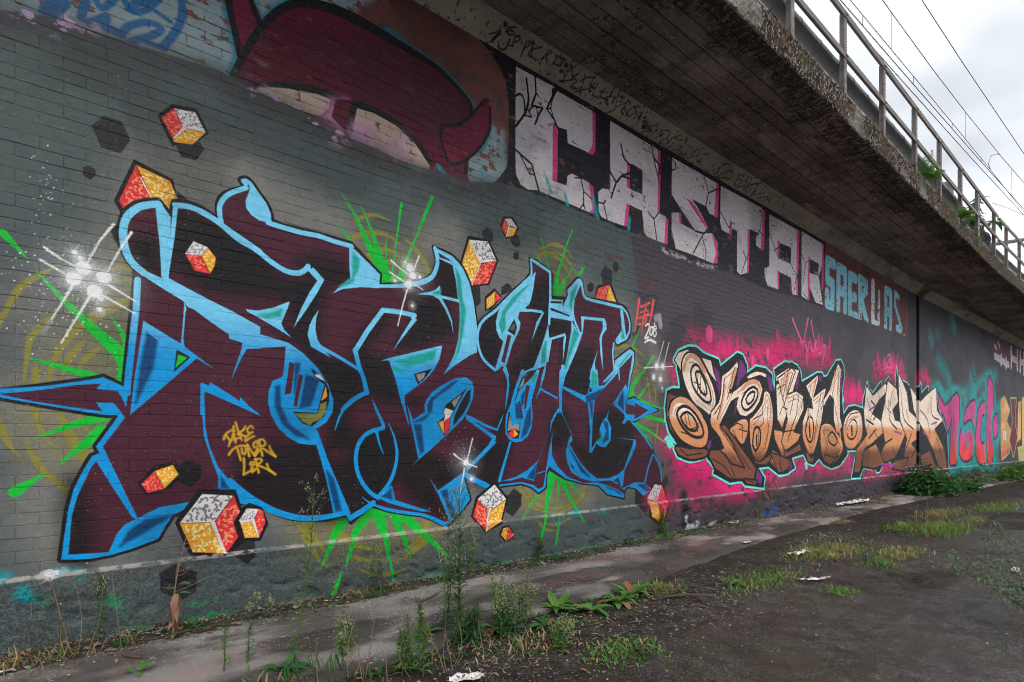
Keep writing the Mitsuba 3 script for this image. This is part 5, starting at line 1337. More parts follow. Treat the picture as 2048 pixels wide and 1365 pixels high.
s sparkhaze2 0 150 : 7025 2451 75 -168
s spark 0 70 : 7025 2451 2 0
s sparkhaze 0 91 : 7025 2451 2 0
s spark 0 70 : 7176 2457 3 0
s sparkhaze 0 91 : 7176 2457 3 0
s spark 0 70 : 6951 2286 2 1
s sparkhaze 0 91 : 6951 2286 2 1
s spark 0 70 : 7113 2269 2 0
s sparkhaze 0 91 : 7113 2269 2 0
s spark 0 30 : 7163 2144 3 1
s sparkhaze 0 39 : 7163 2144 3 1
s spark 0 15,10 : 7202 2819 -152 -322
s spark 0 15,10 : 7331 2811 -129 -315
s spark 0 15,10 : 6733 2398 704 81
s dark 0 20 : 6498 3424 132 -27 59 -46 76 43 121 25 132 17 12 -44 -48 -163
s dark 0 50 : 6473 2827 91 51 33 84
s coral 0 50,40,20 : 6613 3324 -49 -227 -53 -231
s coral 0 50,40,20 : 6947 3358 -44 -171 -56 -177
s coral 0 35 : 6647 3229 118 39 89 46
s coral 0 30 : 6782 3291 -60 -171 -33 -116
s coral 3 25 : 6647 3149 135 50 34 -40 -153 -78
s coral 0 30 : 6555 3056 108 25 136 50 113 28
s coral 0 25 : 6588 2976 143 34 60 79 -94 -13
s coral 0 30,10 : 6700 3006 -28 -170
s white 3 28 : 6756 2978 60 38 31 -26 -31 -81 -71 -100 89 26
s white 3 28 : 6886 2979 -26 -95 52 -4 26 96 -44 5
s white 3 22 : 6973 3048 -21 -80 -10 -74
s white 3 22 : 7009 3016 -50 -37 59 -65 -45 -57 -31 48 76 81
s white 3 30 : 6748 2754 103 42 140 -25
s white 3 20 : 6799 2790 104 18 106 -30
s sparkf 0 100 : 7009 3120 89 33 18 -123
d speck 190 : 95 2669 575 136 0 -792 -575 -60
d speck 30 : 191 3167 125 40 0 -324 -125 -33
d speck 25 : 2097 887 2016 -134 0 -324 -2016 202
d speck 60 : 3330 1499 440 6 0 -521 -440 19
s greenwear 0 140 : 87 -40 78 5
s greenwear2 0 200 : 648 -27 120 30 82 10
s greenwear 0 120 : 1112 117 149 -8
s greenwear 0 100 : 1186 1 211 -3 204 2 159 -20
s greenwear 0 120 : 1610 -6 217 -9 208 17 220 -5 246 -8
s greenwear 0 120 : 2822 9 208 -8 236 15 300 -34
s greenwear 0 100 : 3870 21 673 -22
s greenwear 0 100 : 5387 14 374 -11 168 -3
s greenwear 0 120 : 4113 8 205 2
s tealwear 0 120 : 4688 22 350 -30 197 8
s tealwear 0 80 : 6103 16 301 -8
s tealwear 0 90 : 336 517 71 -15
s tealwear 0 50 : 48 544 26 0
s greenwear 0 70 : 165 340 54 12
s greenwear 0 50 : 609 308 78 -61
s tealwear 0 120 : 4942 501 96 -24
s tealwear 0 70 : 5235 511 152 4
s tealwear 0 80 : 5761 521 112 -27
s bluewear 0 150 : 10270 80 540 28
s tealwear 0 20 : 8104 490 1342 38
s tealwear 0 80 : 7824 44 359 -14
s castarwear 0 100 : 294 524 28 4
s tealwear 0 50 : 719 13 90 19
s tealwear 0 80 : 178 351 -20 90
s blackwear 0 250 : 7709 539 38 -298 77 -176
s castarwear 0 100 : 7747 241 77 -176 237 63
s castarwear 0 80 : 8433 71 216 2
s castarwear 0 100 : 4688 22 114 -15
s marker 0 19 : 3917 7109 100 68 -57 -125
s marker 0 19 : 3973 7089 56 68
s marker 0 19 : 4020 7172 -33 -108
s marker 0 50 : 4033 7252 10 -2
s marker 3 22 : 4160 7277 -78 -47 41 -38 61 33 -54 14
s marker 3 25 : 4054 7086 38 -47 72 30 -1 89
s marker 2 22 : 4231 7123 -24 80 58 25 8 -41 -43 -19
s marker 0 19 : 4133 7234 -50 -35
s marker 0 19 : 4380 7081 -15 138 71 37
s marker 0 19 : 4372 7151 74 103 47 -112
s marker 0 19 : 4468 7250 -13 -124 128 -1
s marker 0 19 : 4473 7186 107 72
s marker 0 19 : 4653 7154 19 103 54 9 -48 -61 61 -56
s marker 0 19 : 4796 7255 136 15 -25 -80 -81 -5 -7 66
s marker 0 12 : 4848 7297 83 -97
s marker 0 50 : 4984 7228 12 1
s marker 0 43 : 4962 7159 10 1
s marker 0 19 : 5046 7261 135 -118 -181 -79 88 13
s marker 0 16 : 5062 7253 -16 -178
s marker 0 19 : 5206 7226 -51 -49 86 -24 -50 -79 77 15
s marker 0 19 : 5300 7249 56 -125 -96 -53
s marker 0 19 : 5276 7166 77 75 105 42 -24 -84 63 -20 -202 -124
s marker 0 37 : 5480 7200 35 -14
s marker 0 37 : 5485 7137 12 0
s marker 0 19 : 5541 7242 14 -132 111 12
s marker 0 19 : 5688 7239 -14 -98 143 8
s marker 0 19 : 5635 7188 120 31
s marker 0 19 : 5820 7260 -31 -137 74 -12
s marker 0 19 : 5806 7247 36 -41 -70 -35 96 -66
s marker 0 37 : 5890 7209 17 -2
s marker 0 31 : 5903 7166 11 -1
s marker 0 16 : 5926 7254 69 -133 112 107 -108 -25 44 65 -112 -20
s marker 0 19 : 5917 7035 94 68
s marker 0 19 : 6124 7267 2 -146 62 -9
s marker 0 19 : 6124 7267 73 -21 -65 -73 116 -39
s marker 0 16 : 6259 7237 -42 -98 75 -22 75 94 -98 30
s marker 0 19 : 6385 7135 63 107 32 -89
s marker 0 12 : 6469 7250 9 -183
s marker 0 37 : 6545 7202 14 0
s marker 0 31 : 6565 7158 12 0
s marker 0 19 : 6597 7178 12 -99 72 44
s marker 0 19 : 6652 7181 -1 -86 121 26
s marker 0 19 : 6776 7175 -39 -49 55 -25 -136 -40
s marker 0 16 : 6619 7089 4 107
s marker 0 16 : 6628 7092 79 88 26 -37 -87 -25
s marker 0 16 : 6853 7227 -88 -59 10 -43 37 -14
s marker 0 37 : 6880 7145 7 -1
s marker 0 37 : 7004 7117 11 1
s marker 2 16 : 6952 7099 16 74 129 47 50 -24 9 -53 -109 -102 181 35 -81 64
s marker 0 12 : 7270 7275 -50 -180
s marker 0 16 : 7235 7093 49 102 97 70
s marker 0 14 : 7295 7185 167 30 -97 -48 -62 -126
s marker 0 37 : 7527 7238 7 -1
s marker 0 37 : 7538 7206 7 -1
s marker 2 14 : 7676 7166 -2 -90 86 51 -9 65 -131 -1
s marker 0 16 : 7563 7023 126 50
s marker 2 12 : 7808 7166 52 48 51 -20 -90 -38 12 -57 32 42
s marker 2 14 : 7924 7251 16 -70 -10 -49 -149 -80
s marker 0 12 : 7944 7258 78 4
s marker 2 12 : 7950 7139 72 55 119 17 20 -63 -76 -52 -110 -2 -9 66 108 59
s marker 0 37 : 7516 7089 3 8
s marker 0 37 : 7520 7130 7 6
s marker 2 19 : 8617 7073 -22 145 152 50 66 -67 -154 -180 206 66
s marker 2 16 : 8859 7203 -18 -97 154 -4 -29 96 -107 5
s marker 0 16 : 9114 7220 65 -140
s marker 0 16 : 9271 7257 -139 -32 41 -66 135 15 19 -89 -123 -24
s marker 0 31 : 9381 7197 16 -3
s marker 0 19 : 9349 7295 139 -229 172 164
s marker 0 19 : 9476 7282 96 -218
s marker 0 19 : 9280 7043 443 221
s marker 0 19 : 9723 7264 98 -181
s marker 0 19 : 9761 7276 11 -236 152 89
s marker 0 37 : 9802 7134 17 -3
s marker 0 19 : 9668 7149 -40 -124
s marker 0 17 : 9910 7252 68 -121 100 87 -25 -137 156 90
s marker 0 16 : 10260 7216 -40 -129
s marker 0 19 : 10240 7152 155 -43
"""
GAIN = 0.92
def spline(p, n, closed):
    p = np.asarray(p, float)
    q = np.vstack([p[-1], p, p[0], p[1]]) if closed else np.vstack([2 * p[0] - p[1], p, 2 * p[-1] - p[-2]])
    t = (np.arange(n) / n)[:, None]; out = []
    for i in range(1, len(q) - 2):
        a, b, c, d = q[i - 1:i + 3]
        out.append(.5 * (2 * b + (c - a) * t + (2 * a - 5 * b + 4 * c - d) * t * t + (3 * b - a - 3 * c + d) * t ** 3))
    return np.vstack(out + ([] if closed else [p[-1:]]))
def drawing():
    rnd, out, names = random.Random(11), [], list(PAINTS)
    for line in DRAWING.strip().split("\n"):
        head, body = line.split(" : "); head = head.split(); kind, style, n = head[0], names.index(head[1]), int(head[2])
        q = np.cumsum(np.array(body.split(), float).reshape(-1, 2), 0) / 1000
        if kind == "p": out.append(("p", style, spline(q, n, True) if n else q, None))
        elif kind == "s":
            w = np.array(head[3].split(","), float) / 1000
            if len(q) == 1: q = np.vstack([q, q + .002])
            if n: q = spline(q, n, False)
            s = np.r_[0, np.cumsum(np.hypot(*np.diff(q, axis=0).T))]
            out.append(("s", style, q, np.interp(s / max(s[-1], 1e-9), np.linspace(0, 1, len(w)), w) / 2))
        elif kind == "c":                                           # short fat arcs that do not touch
            size = math.sqrt(shapely.Polygon(q).buffer(0).area); pg = shapely.Polygon(q).buffer(0).buffer(-.03 * size); pg = max(getattr(pg, 'geoms', [pg]), key=lambda g: g.area); done = []
            for _ in range(600):
                if len(done) >= 1.7 * n: break
                x = np.array([rnd.uniform(q[:, 0].min(), q[:, 0].max()), rnd.uniform(q[:, 1].min(), q[:, 1].max())]); r = size * rnd.choice([.035, .06, .08, .10, .11])
                if not pg.contains(shapely.Point(x)) or pg.exterior.distance(shapely.Point(x)) < r * .85 or any(np.hypot(*(x - d)) < r + e + .012 * size for d, e in done): continue
                tt = rnd.uniform(0, 6.3) + np.linspace(0, rnd.choice([1.6, 2.6, 3.4]), 5)
                out.append(("s", style, x + r * np.stack([np.cos(tt), np.sin(tt)], -1), np.full(5, size * .031))); done.append((x, r))
        else:
            c, e = q.mean(0), np.ptp(q, axis=0) / 3.6
            for _ in range(n):
                x = np.array([rnd.gauss(c[0], e[0]), rnd.gauss(c[1], e[1])]); out.append(("s", style, np.vstack([x, x + [.002, .002]]), np.full(2, rnd.choice([.001, .0015, .0015, .002, .003]))))
    return out
GX, GZ, GC, GN, GM = -2.0, -0.3, 0.05, 980, 168
def index_drawing():
    """For every 5 cm cell of the wall: which outlines cross or cover it, in order, with the edges that matter there."""
    styles = list(PAINTS.values()); recs, edges, last = [], [], np.full(GN * GM, -1)
    for k, (kind, st, q, rad) in enumerate(drawing()):
        s = styles[st]; soft = s.get("soft", .004) + s.get("grow", 0)
        a, b = (q, np.roll(q, -1, 0)) if kind == "p" else (q[:-1], q[1:])
        r0 = np.zeros(len(a)) if rad is None else rad[:-1]; r1 = np.zeros(len(a)) if rad is None else rad[1:]
        ce, ee = [], []
        for e in range(len(a)):
            d = soft + max(r0[e], r1[e]) + .72 * GC
            i0, j0 = np.floor((np.minimum(a[e], b[e]) - d - [GX, GZ]) / GC).astype(int); i1, j1 = np.floor((np.maximum(a[e], b[e]) + d - [GX, GZ]) / GC).astype(int)
            i0, j0, i1, j1 = max(i0, 0), max(j0, 0), min(i1, GN - 1), min(j1, GM - 1)
            if i1 < i0 or j1 < j0: continue
            i, j = [x.ravel() for x in np.meshgrid(np.arange(i0, i1 + 1), np.arange(j0, j1 + 1), indexing="ij")]
            c = np.stack([GX + (i + .5) * GC, GZ + (j + .5) * GC], 1); v = b[e] - a[e]
            t = np.clip(((c - a[e]) @ v) / max(v @ v, 1e-12), 0, 1)
            ok = np.hypot(*(c - a[e] - t[:, None] * v).T) < d
            ce.append((i * GM + j)[ok]); ee.append(np.full(ok.sum(), e))
        ce, ee = (np.concatenate(ce), np.concatenate(ee)) if ce else (np.zeros(0, int),) * 2
        cells = np.unique(ce); inside = np.zeros(len(cells), bool)
        if kind == "p":
            lo, hi = np.floor((q.min(0) - [GX, GZ]) / GC).astype(int), np.floor((q.max(0) - [GX, GZ]) / GC).astype(int)
            i, j = [x.ravel() for x in np.meshgrid(np.arange(max(lo[0], 0), min(hi[0], GN - 1) + 1), np.arange(max(lo[1], 0), min(hi[1], GM - 1) + 1), indexing="ij")]
            if len(i):
                cx, cz = GX + (i + .5) * GC, GZ + (j + .5) * GC; odd = np.zeros(len(i), bool)
                for e in range(len(a)):
                    (x0, z0), (x1, z1) = a[e], b[e]
                    if z0 == z1: continue
                    odd ^= ((z0 > cz) != (z1 > cz)) & (cx < (x1 - x0) * (cz - z0) / (z1 - z0) + x0)
                within = set((i * GM + j)[odd].tolist()); inside = np.array([c in within for c in cells.tolist()], bool)
                full = np.array(sorted(within - set(cells.tolist())), int)
                if len(full):
                    if s.get("a", 1) == 1 and not s.get("wear"): last[full] = k
                    recs.append(np.stack([full, full * 0 + k, full * 0 + st, full * 0 + 2], 1))
        if len(cells):
            recs.append(np.stack([cells, cells * 0 + k, cells * 0 + st, inside + (4 if kind == "s" else 0)], 1))
            edges.append(np.hstack([np.stack([ce, ce * 0 + k], 1), a[ee], b[ee], r0[ee, None], r1[ee, None]]))
    recs, edges = np.vstack(recs), np.vstack(edges)
    recs = recs[recs[:, 1] >= last[recs[:, 0]]]; edges = edges[edges[:, 1] >= last[edges[:, 0].astype(int)]]
    recs = recs[np.lexsort((recs[:, 1], recs[:, 0]))]; edges = edges[np.lexsort((edges[:, 1], edges[:, 0]))]
    rk, ek = recs[:, 0] * 100000 + recs[:, 1], edges[:, 0].astype(int) * 100000 + edges[:, 1].astype(int)
    return np.searchsorted(recs[:, 0], np.arange(GN * GM + 1)), recs[:, 2], recs[:, 3], np.searchsorted(ek, rk), np.searchsorted(ek, rk, side="right"), edges[:, 2:]
_s, _st, _fl, _e0, _e1, _ed = index_drawing()
U = lambda a: mi.UInt32(np.ascontiguousarray(a, np.uint32))
START, STYLE, FLAGS, E0, E1, EDGES = U(_s), U(_st), U(_fl), U(_e0), U(_e1), mi.Float(np.ascontiguousarray(_ed.ravel(), np.float32))
_tab = []
for s in PAINTS.values():
    c = np.minimum(lin(s["c"]) * GAIN, .86); c2 = np.minimum(lin(s.get("c2", s["c"])) * GAIN, .86); wear = s.get("wear", 0)
    _tab += [*c, *c2, s.get("z1", 1), s.get("z2", 0), s.get("soft", .004), s.get("a", 1), 0.5 + (wear - .5) * .5 if wear else -1, s.get("grow", 0), *np.minimum(lin(s.get("c3", s.get("c2", s["c"]))) * GAIN, .86), s.get("z3", 1), s.get("z4", 0)]
TABLE = mi.Float(np.array(_tab, np.float32))
def paint(x, z, base, wn, gn):
    """The colour at (x, z) of the drawing over a base colour. wn: flaking noise, gn: fine noise."""
    x, z = mi.Float(x), mi.Float(z)
    ci = dr.clip(mi.Int32(dr.floor((x - GX) / GC)), 0, GN - 1); cj = dr.clip(mi.Int32(dr.floor((z - GZ) / GC)), 0, GM - 1)
    rx, rz = GX + (mi.Float(ci) + .5) * GC, GZ + (mi.Float(cj) + .5) * GC
    cell = mi.UInt32(ci * GM + cj)
    i, end = dr.gather(mi.UInt32, START, cell), dr.gather(mi.UInt32, START, cell + 1)
    col = mi.Color3f(base)
    def item(i, r, g, b):
        st, fl, e, e1 = (dr.gather(mi.UInt32, A, i) for A in (STYLE, FLAGS, E0, E1))
        odd, sd = mi.Bool((fl & 1) == 1), mi.Float(9)
        def edge(e, odd, sd):
            k = e * 6
            ax, az, bx, bz, r0, r1 = (dr.gather(mi.Float, EDGES, k + m) for m in range(6))
            vx, vz, px, pz = bx - ax, bz - az, x - ax, z - az
            t = dr.clip((px * vx + pz * vz) / dr.maximum(vx * vx + vz * vz, 1e-9), 0, 1)
            d = dr.sqrt(dr.square(px - t * vx) + dr.square(pz - t * vz)) - (r0 + t * (r1 - r0))
            ux, uz = x - rx, z - rz
            sa, sb = ux * (az - rz) - uz * (ax - rx) >= 0, ux * (bz - rz) - uz * (bx - rx) >= 0
            sr, sp = vx * (rz - az) - vz * (rx - ax) >= 0, vx * pz - vz * px >= 0
            return e + 1, odd ^ ((sa ^ sb) & (sr ^ sp)), dr.minimum(sd, d)
        e, odd, sd = dr.while_loop((e, odd, sd), lambda e, odd, sd: e < e1, edge)
        k = st * 17
        c = [dr.gather(mi.Float, TABLE, k + m) for m in range(17)]
        t = dr.clip((z - c[6]) / (c[7] - c[6]), 0, 1); t = t * t * (3 - 2 * t)
        t3 = dr.clip((z - c[15]) / (c[16] - c[15]), 0, 1); t3 = t3 * t3 * (3 - 2 * t3)
        f = [c[m] + (c[m + 3] - c[m]) * t for m in range(3)]; f = [f[m] + (c[m + 12] - f[m]) * t3 for m in range(3)]
        sgn = dr.select((fl & 2) == 2, -9., dr.select((fl & 4) == 4, sd, dr.select(odd, -sd, sd)))
        al = smoothstep(c[8], -c[8], sgn - c[11])
        al = dr.clip(al + (gn - .5) * 1.6 * al * (1 - al) * 2, 0, 1) * c[9]
        al *= smoothstep(c[10] - .035, c[10] + .035, wn)
        return i + 1, r + (f[0] - r) * al, g + (f[1] - g) * al, b + (f[2] - b) * al
    i, r, g, b = dr.while_loop((i, col.x, col.y, col.z), lambda i, r, g, b: i < end, item)
    return mi.Color3f(r, g, b)
def unroll(p):
    """position -> (distance along the wall, depth into it)"""
    dx = p.x - BEND; far = dx > 0
    return dr.select(far, BEND + dx * math.cos(ANG2) - p.y * math.sin(ANG2), p.x), dr.select(far, dx * math.sin(ANG2) + p.y * math.cos(ANG2), p.y)
def wall_colour(p, n, uv):
    x, y = unroll(p); z = p.z
    row = dr.floor((z - PLINTH) / H); colx = x / L + .5 * (row - 2 * dr.floor(row / 2))
    rnd = cell_rand(dr.floor(colx), row, 3)
    wn = fbm(x * 11, z * 15, 3.3, octaves=6) + (rnd - .5) * .12
    gn = fbm(x * 260, z * 260, y * 100, octaves=2)
    brick = mix((.215, .062, .052), (.15, .056, .05), rnd) * (.75 + .5 * gn)
    mortar = mix((.085, .078, .068), (.14, .13, .115), fbm(x * 30, z * 30, 1.)) 
    brick = mix(brick, (.07, .062, .056), smoothstep(.62, .70, fbm(x * 4, z * 6, 8., octaves=5)) * .85)      # bricks gone bare grey-brown
    fz, fx = (z - PLINTH) / H - row, colx - dr.floor(colx)
    joint = 1 - smoothstep(.004, .0075, dr.minimum(dr.minimum(fz, 1 - fz) * H, dr.minimum(fx, 1 - fx) * L + .0015) + (gn - .5) * .004)
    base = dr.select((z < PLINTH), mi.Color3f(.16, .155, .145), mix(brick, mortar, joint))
    wn = wn - joint * smoothstep(3.2, 3.6, z) * .10                                                  # thin roller coats miss the joints
    c = paint(x, z, base, wn, gn)
    lit_ledge = smoothstep(.5, .51, z) * smoothstep(.537, .53, z) * smoothstep(.34, .46, fbm(x * 3, z * 6, 2.)) * smoothstep(.32, .55, fbm(x * 30, z * 50, 5., octaves=4))
    c = mix(c, (.36, .335, .32), lit_ledge * .75 * (y < -.001))  # pale band: sky light caught by the plinth ledge, painted in with patchy wear
    grime = smoothstep(.52, .66, fbm(x * .9, z * 1.3, 4., octaves=5)) * .28
    c = c * (1 - grime) * (.84 + .32 * gn) * (.88 + .24 * fbm(x * 21, z * 26, 7., octaves=3))
    c = mix(c, (.30, .29, .28), smoothstep(.90, .93, noise(x * 130, z * 150, 3.)) * smoothstep(.52, .64, fbm(x * 1.5, z * 2, 12., octaves=3)) * .45)      # scuffs and chips down to grey
    c = c * dr.select(z < PLINTH - .03, 1 - .5 * smoothstep(.25, .75, fbm(x * 110, z * 120, 6., octaves=3)), 1.)      # dirt on the rough render, with its fine shadowing painted in
    soil = smoothstep(.1, .02, z + .10 * (fbm(x * 6, 2., 1.) - .5)) * smoothstep(.35, .6, fbm(x * 25, z * 25, 9.))   # soil splashed on the foot
    return mix(c, (.035, .03, .024), soil * .8)
scene["paint_grain"] = None
def grain(p, n, uv):
    rough = dr.select(p.z < PLINTH - .02, 1.7, .0)                    # trowelled render below, brick above
    return fbm(p.x * 140, p.z * 140, p.y * 140, octaves=2) + .6 * smoothstep(.72, .85, noise(p.x * 45, p.z * 45, p.y * 45)) + rough * fbm(p.x * 55, p.z * 60, 3., octaves=3)
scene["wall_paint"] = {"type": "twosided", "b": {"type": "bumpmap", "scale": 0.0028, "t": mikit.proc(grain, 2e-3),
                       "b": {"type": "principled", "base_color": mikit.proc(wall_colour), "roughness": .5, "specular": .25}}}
del scene["paint_grain"]

# ---------------------------------------------------------------- plain materials
def bsdf(key, color, rough=.7, spec=.3, metallic=0., bump=None, scale=.002, eps=2e-3):
    d = {"type": "principled", "base_color": mikit.proc(color) if callable(color) else rgb(color), "roughness": mikit.proc(rough) if callable(rough) else rough, "specular": spec, "metallic": metallic}
    if bump is not None: d = {"type": "bumpmap", "scale": scale, "t": mikit.proc(bump, eps), "b": d}
    scene[key] = {"type": "twosided", "b": d}
def concrete(p, n, uv):                                             # underside: board-marked, damp, streaked across
    x, y, z = p.x, p.y, p.z
    board = cell_rand(dr.floor((y + HAUNCH) / .1817), dr.floor(x / 5.6), 2); wood = fbm(x * 2.2, y * 85, board * 40, octaves=3)
    g = fbm(x * 190, y * 190, z * 190, octaves=2)
    big = fbm(x * 1.1, y * 2.4, 2.2, octaves=4)
    streak = fbm(x * 7, y * .8, 7.7, octaves=3)
    c = mix((.10, .078, .07), (.30, .245, .21), smoothstep(.34, .66, big) * .5 + .2 * g + .25 * board + .5 * (wood - .5))
    c = mix(c, (.045, .04, .037), smoothstep(.54, .6, streak + .2 * (g - .5) + .25 * (wood - .5)) * .4)
    c = mix(c, (.36, .31, .26), smoothstep(.60, .66, fbm(x * 1.7 + 9, y * 3, 1.1, octaves=6)) * smoothstep(.3, .6, g) * .6)
    c = mix(c, (.05, .06, .035), smoothstep(.58, .7, fbm(x * 2.1, y * 3.3, 4.4, octaves=3)) * .5)
    c = mix(c, (.022, .021, .017), smoothstep(-1.36, -1.62, y + .9 * (fbm(x * 2.3, y * 1.5, 8., octaves=4) - .5)) * smoothstep(.3, .5, fbm(x * 30, y * 12, 1., octaves=3)) * .8)   # black algae where water runs in from the edge
    c = mix(c, (.03, .026, .023), smoothstep(.74, .78, noise(x * 34, y * 34, 3.)) * smoothstep(.4, .55, fbm(x * 2, y * 2, 6., octaves=3)) * .8)      # blow holes
    c = mix(c, (.40, .36, .32), smoothstep(.86, .89, noise(x * 26, y * 60, 9.)) * .6)      # lime specks
    return c * (.8 + .4 * g) * (.72 + .56 * fbm(x * 24, y * 40, 2., octaves=3))
bsdf("soffit_concrete", concrete, .85, .2, bump=lambda p, n, uv: fbm(p.x * 60, p.y * 14, p.z * 60, octaves=3), scale=.006)
def haunch_colour(p, n, uv):
    x = p.x; t = (p.z - WALL_TOP) * 1.41421
    g = fbm(x * 200, t * 200, 1., octaves=2)
    c = mix((.24, .205, .17), (.50, .44, .37), .25 + .9 * (fbm(x * 2.5, t * 6, 3., octaves=4) - .3))
    c = mix(c, (.05, .045, .04), smoothstep(.72, .78, fbm(x * 26, t * 26, 6., octaves=2)) * .8)
    c = mix(c, (.07, .06, .05), smoothstep(.5, .7, fbm(x * 1.2, t * 2, 9., octaves=3)) * .45) * (.8 + .4 * g)
    return paint(x, 7 + t, c, fbm(x * 40, t * 40, 2.), g)
bsdf("haunch_concrete", haunch_colour, .85, .2, bump=lambda p, n, uv: fbm(p.x * 70, p.y * 70, p.z * 70, octaves=3), scale=.004)
def aggregate(p, n, uv):                                            # washed-out gravel concrete
    f1, f2, w = voronoi(p.x * 50 + p.y * 20, p.z * 22)
    c = mix((.036, .028, .025), (.40, .34, .31), smoothstep(.35, 1., w) * smoothstep(.6, .25, f1))
    c = mix(c, (.10, .06, .035), smoothstep(.55, .68, fbm(p.x * 3, p.z * 6, 1., octaves=3)) * .6)
    c = mix(c, (.30, .285, .265), smoothstep(.62, .70, fbm(p.x * 1.3, p.z * 1.2, 5., octaves=4)) * .6)
    return mix(c, (.06, .07, .03), smoothstep(.56, .66, fbm(p.x * 2, p.z * 9, 9., octaves=3)) * .5)
bsdf("edge_concrete", aggregate, .9, .2, bump=lambda p, n, uv: voronoi(p.x * 50 + p.y * 20, p.z * 22)[0], scale=-.022, eps=3e-3)
def plain_concrete(p, n, uv): return mix((.20, .19, .175), (.38, .36, .34), fbm(p.x * 6, p.y * 6, p.z * 6, octaves=5)) * (.8 + .4 * fbm(p.x * 150, p.y * 150, p.z * 150, octaves=2))
bsdf("kerb_concrete", plain_concrete, .85)
def asphalt(p, n, uv):
    x, y = p.x, p.y
    g = fbm(x * 160, y * 160, 1., octaves=2); big = fbm(x * .55, y * .8, 1.7, octaves=5); mid = fbm(x * 3.1, y * 3.1, 6., octaves=4)
    c = mix((.014, .012, .0115), (.034, .029, .027), .2 + .8 * big) * (.6 + .8 * g) * (.55 + .9 * fbm(x * 46, y * 46, 4., octaves=3))
    c = mix(c, (.085, .078, .075), smoothstep(.74, .8, noise(x * 88, y * 88, 5.)) * .75)
    crack = smoothstep(.006, .002, dr.abs(fbm(x * 1.1, y * 1.4, 11., octaves=4) - .5)) * smoothstep(.45, .55, fbm(x * .6, y * .7, 5., octaves=2))
    c = mix(c, (.006, .0055, .005), crack * .8) * (.7 + .6 * smoothstep(.3, .7, fbm(x * 9, y * 9, 14., octaves=3)))
    moss = smoothstep(.5, .62, fbm(x * .8 + 4, y * 1.1, 3., octaves=5)) * smoothstep(.42, .62, fbm(x * 14, y * 14, 8., octaves=3))
    c = mix(c, mix((.038, .032, .010), (.030, .040, .009), noise(x * 30, y * 30)), moss * .45)
    c = mix(c, (.030, .021, .016), smoothstep(.52, .66, mid) * .5)
    grit = smoothstep(.86, .92, noise(x * 120, y * 120, 2.)) * smoothstep(.5, .7, fbm(x * 1.3, y * 1.3, 9., octaves=3))
    return mix(c, (.22, .20, .2), grit * .8)
def wet(p, n, uv):                                                  # where the yard is still damp
    w = smoothstep(.45, .55, fbm(p.x * .42 + 1.3, p.y * .75 + 4.2, 1.7, octaves=5)) * smoothstep(-1.9, -2.6, p.y)
    return w * (.55 + .45 * smoothstep(.35, .6, fbm(p.x * 26, p.y * 26, 3., octaves=3)))
bsdf("asphalt_dry", asphalt, .95, .12, bump=(ab := lambda p, n, uv: fbm(p.x * 120, p.y * 120, 2., octaves=2) + 1.5 * fbm(p.x * 6, p.y * 6, 5., octaves=3)), scale=.0055)
bsdf("asphalt_damp", asphalt, .42, .5, bump=ab, scale=.004)
scene["asphalt"] = {"type": "blendbsdf", "weight": mikit.proc(wet), "a": {"type": "ref", "id": "asphalt_dry"}, "b": {"type": "ref", "id": "asphalt_damp"}}
def apron(p, n, uv):
    x, y = p.x, p.y; g = fbm(x * 170, y * 170, 1., octaves=2)
    c = mix((.075, .066, .062), (.215, .195, .188), smoothstep(.3, .7, fbm(x * 1.7, y * 3, 4., octaves=5))) * (.7 + .6 * g)
    c = mix(c, (.032, .027, .022), smoothstep(.44, .58, fbm(x * 1.1 + 7, y * 2.2, 2., octaves=5) + .10 * smoothstep(-.6, -1.4, y)) * .85)
    c = mix(c, (.30, .11, .12), smoothstep(.58, .68, fbm(x * 1.6, y * 2.2, 12., octaves=3)) * smoothstep(.4, .6, fbm(x * 40, y * 40, 3., octaves=2)) * .25)
    c = mix(c, (.40, .38, .37), smoothstep(.84, .9, noise(x * 60, y * 80, 2.)) * smoothstep(.45, .6, fbm(x * 2, y * 2, 6.)) * .6)
    scrawl = smoothstep(.035, .02, dr.abs(y + .42 + .16 * dr.sin(x * 9))) * (x > 14.8) * (x < 16.6)
    return mix(c, (.30, .32, .06), scrawl * .7 * smoothstep(.3, .5, g))
bsdf("apron_concrete", apron, .8, .35, bump=lambda p, n, uv: fbm(p.x * 80, p.y * 80, 2., octaves=2), scale=.004)
def soil_colour(p, n, uv): return mix((.022, .018, .015), (.075, .062, .05), fbm(p.x * 60, p.y * 60, p.z * 60, octaves=3))
bsdf("soil", soil_colour, .95, .1)
bsdf("galvanised", lambda p, n, uv: mix(mix((.085, .075, .07), (.21, .19, .18), fbm(p.x * 5, p.y * 9, p.z * 9, octaves=4)) , (.14, .06, .03), smoothstep(.58, .68, fbm(p.x * 7, p.y * 20, p.z * 20, octaves=4)) * .8) * (.8 + .4 * fbm(p.x * 90, p.y * 90, p.z * 60, octaves=2)), .6, .5)
bsdf("pipe_plastic", lambda p, n, uv: mix((.07, .078, .088), (.14, .14, .145), fbm(p.x * 3, p.y * 8, p.z * 8, octaves=4)), .45, .5)
bsdf("wire_metal", (.03, .033, .036), .5, .5)
bsdf("black_void", (.012, .012, .012), .95, .1)

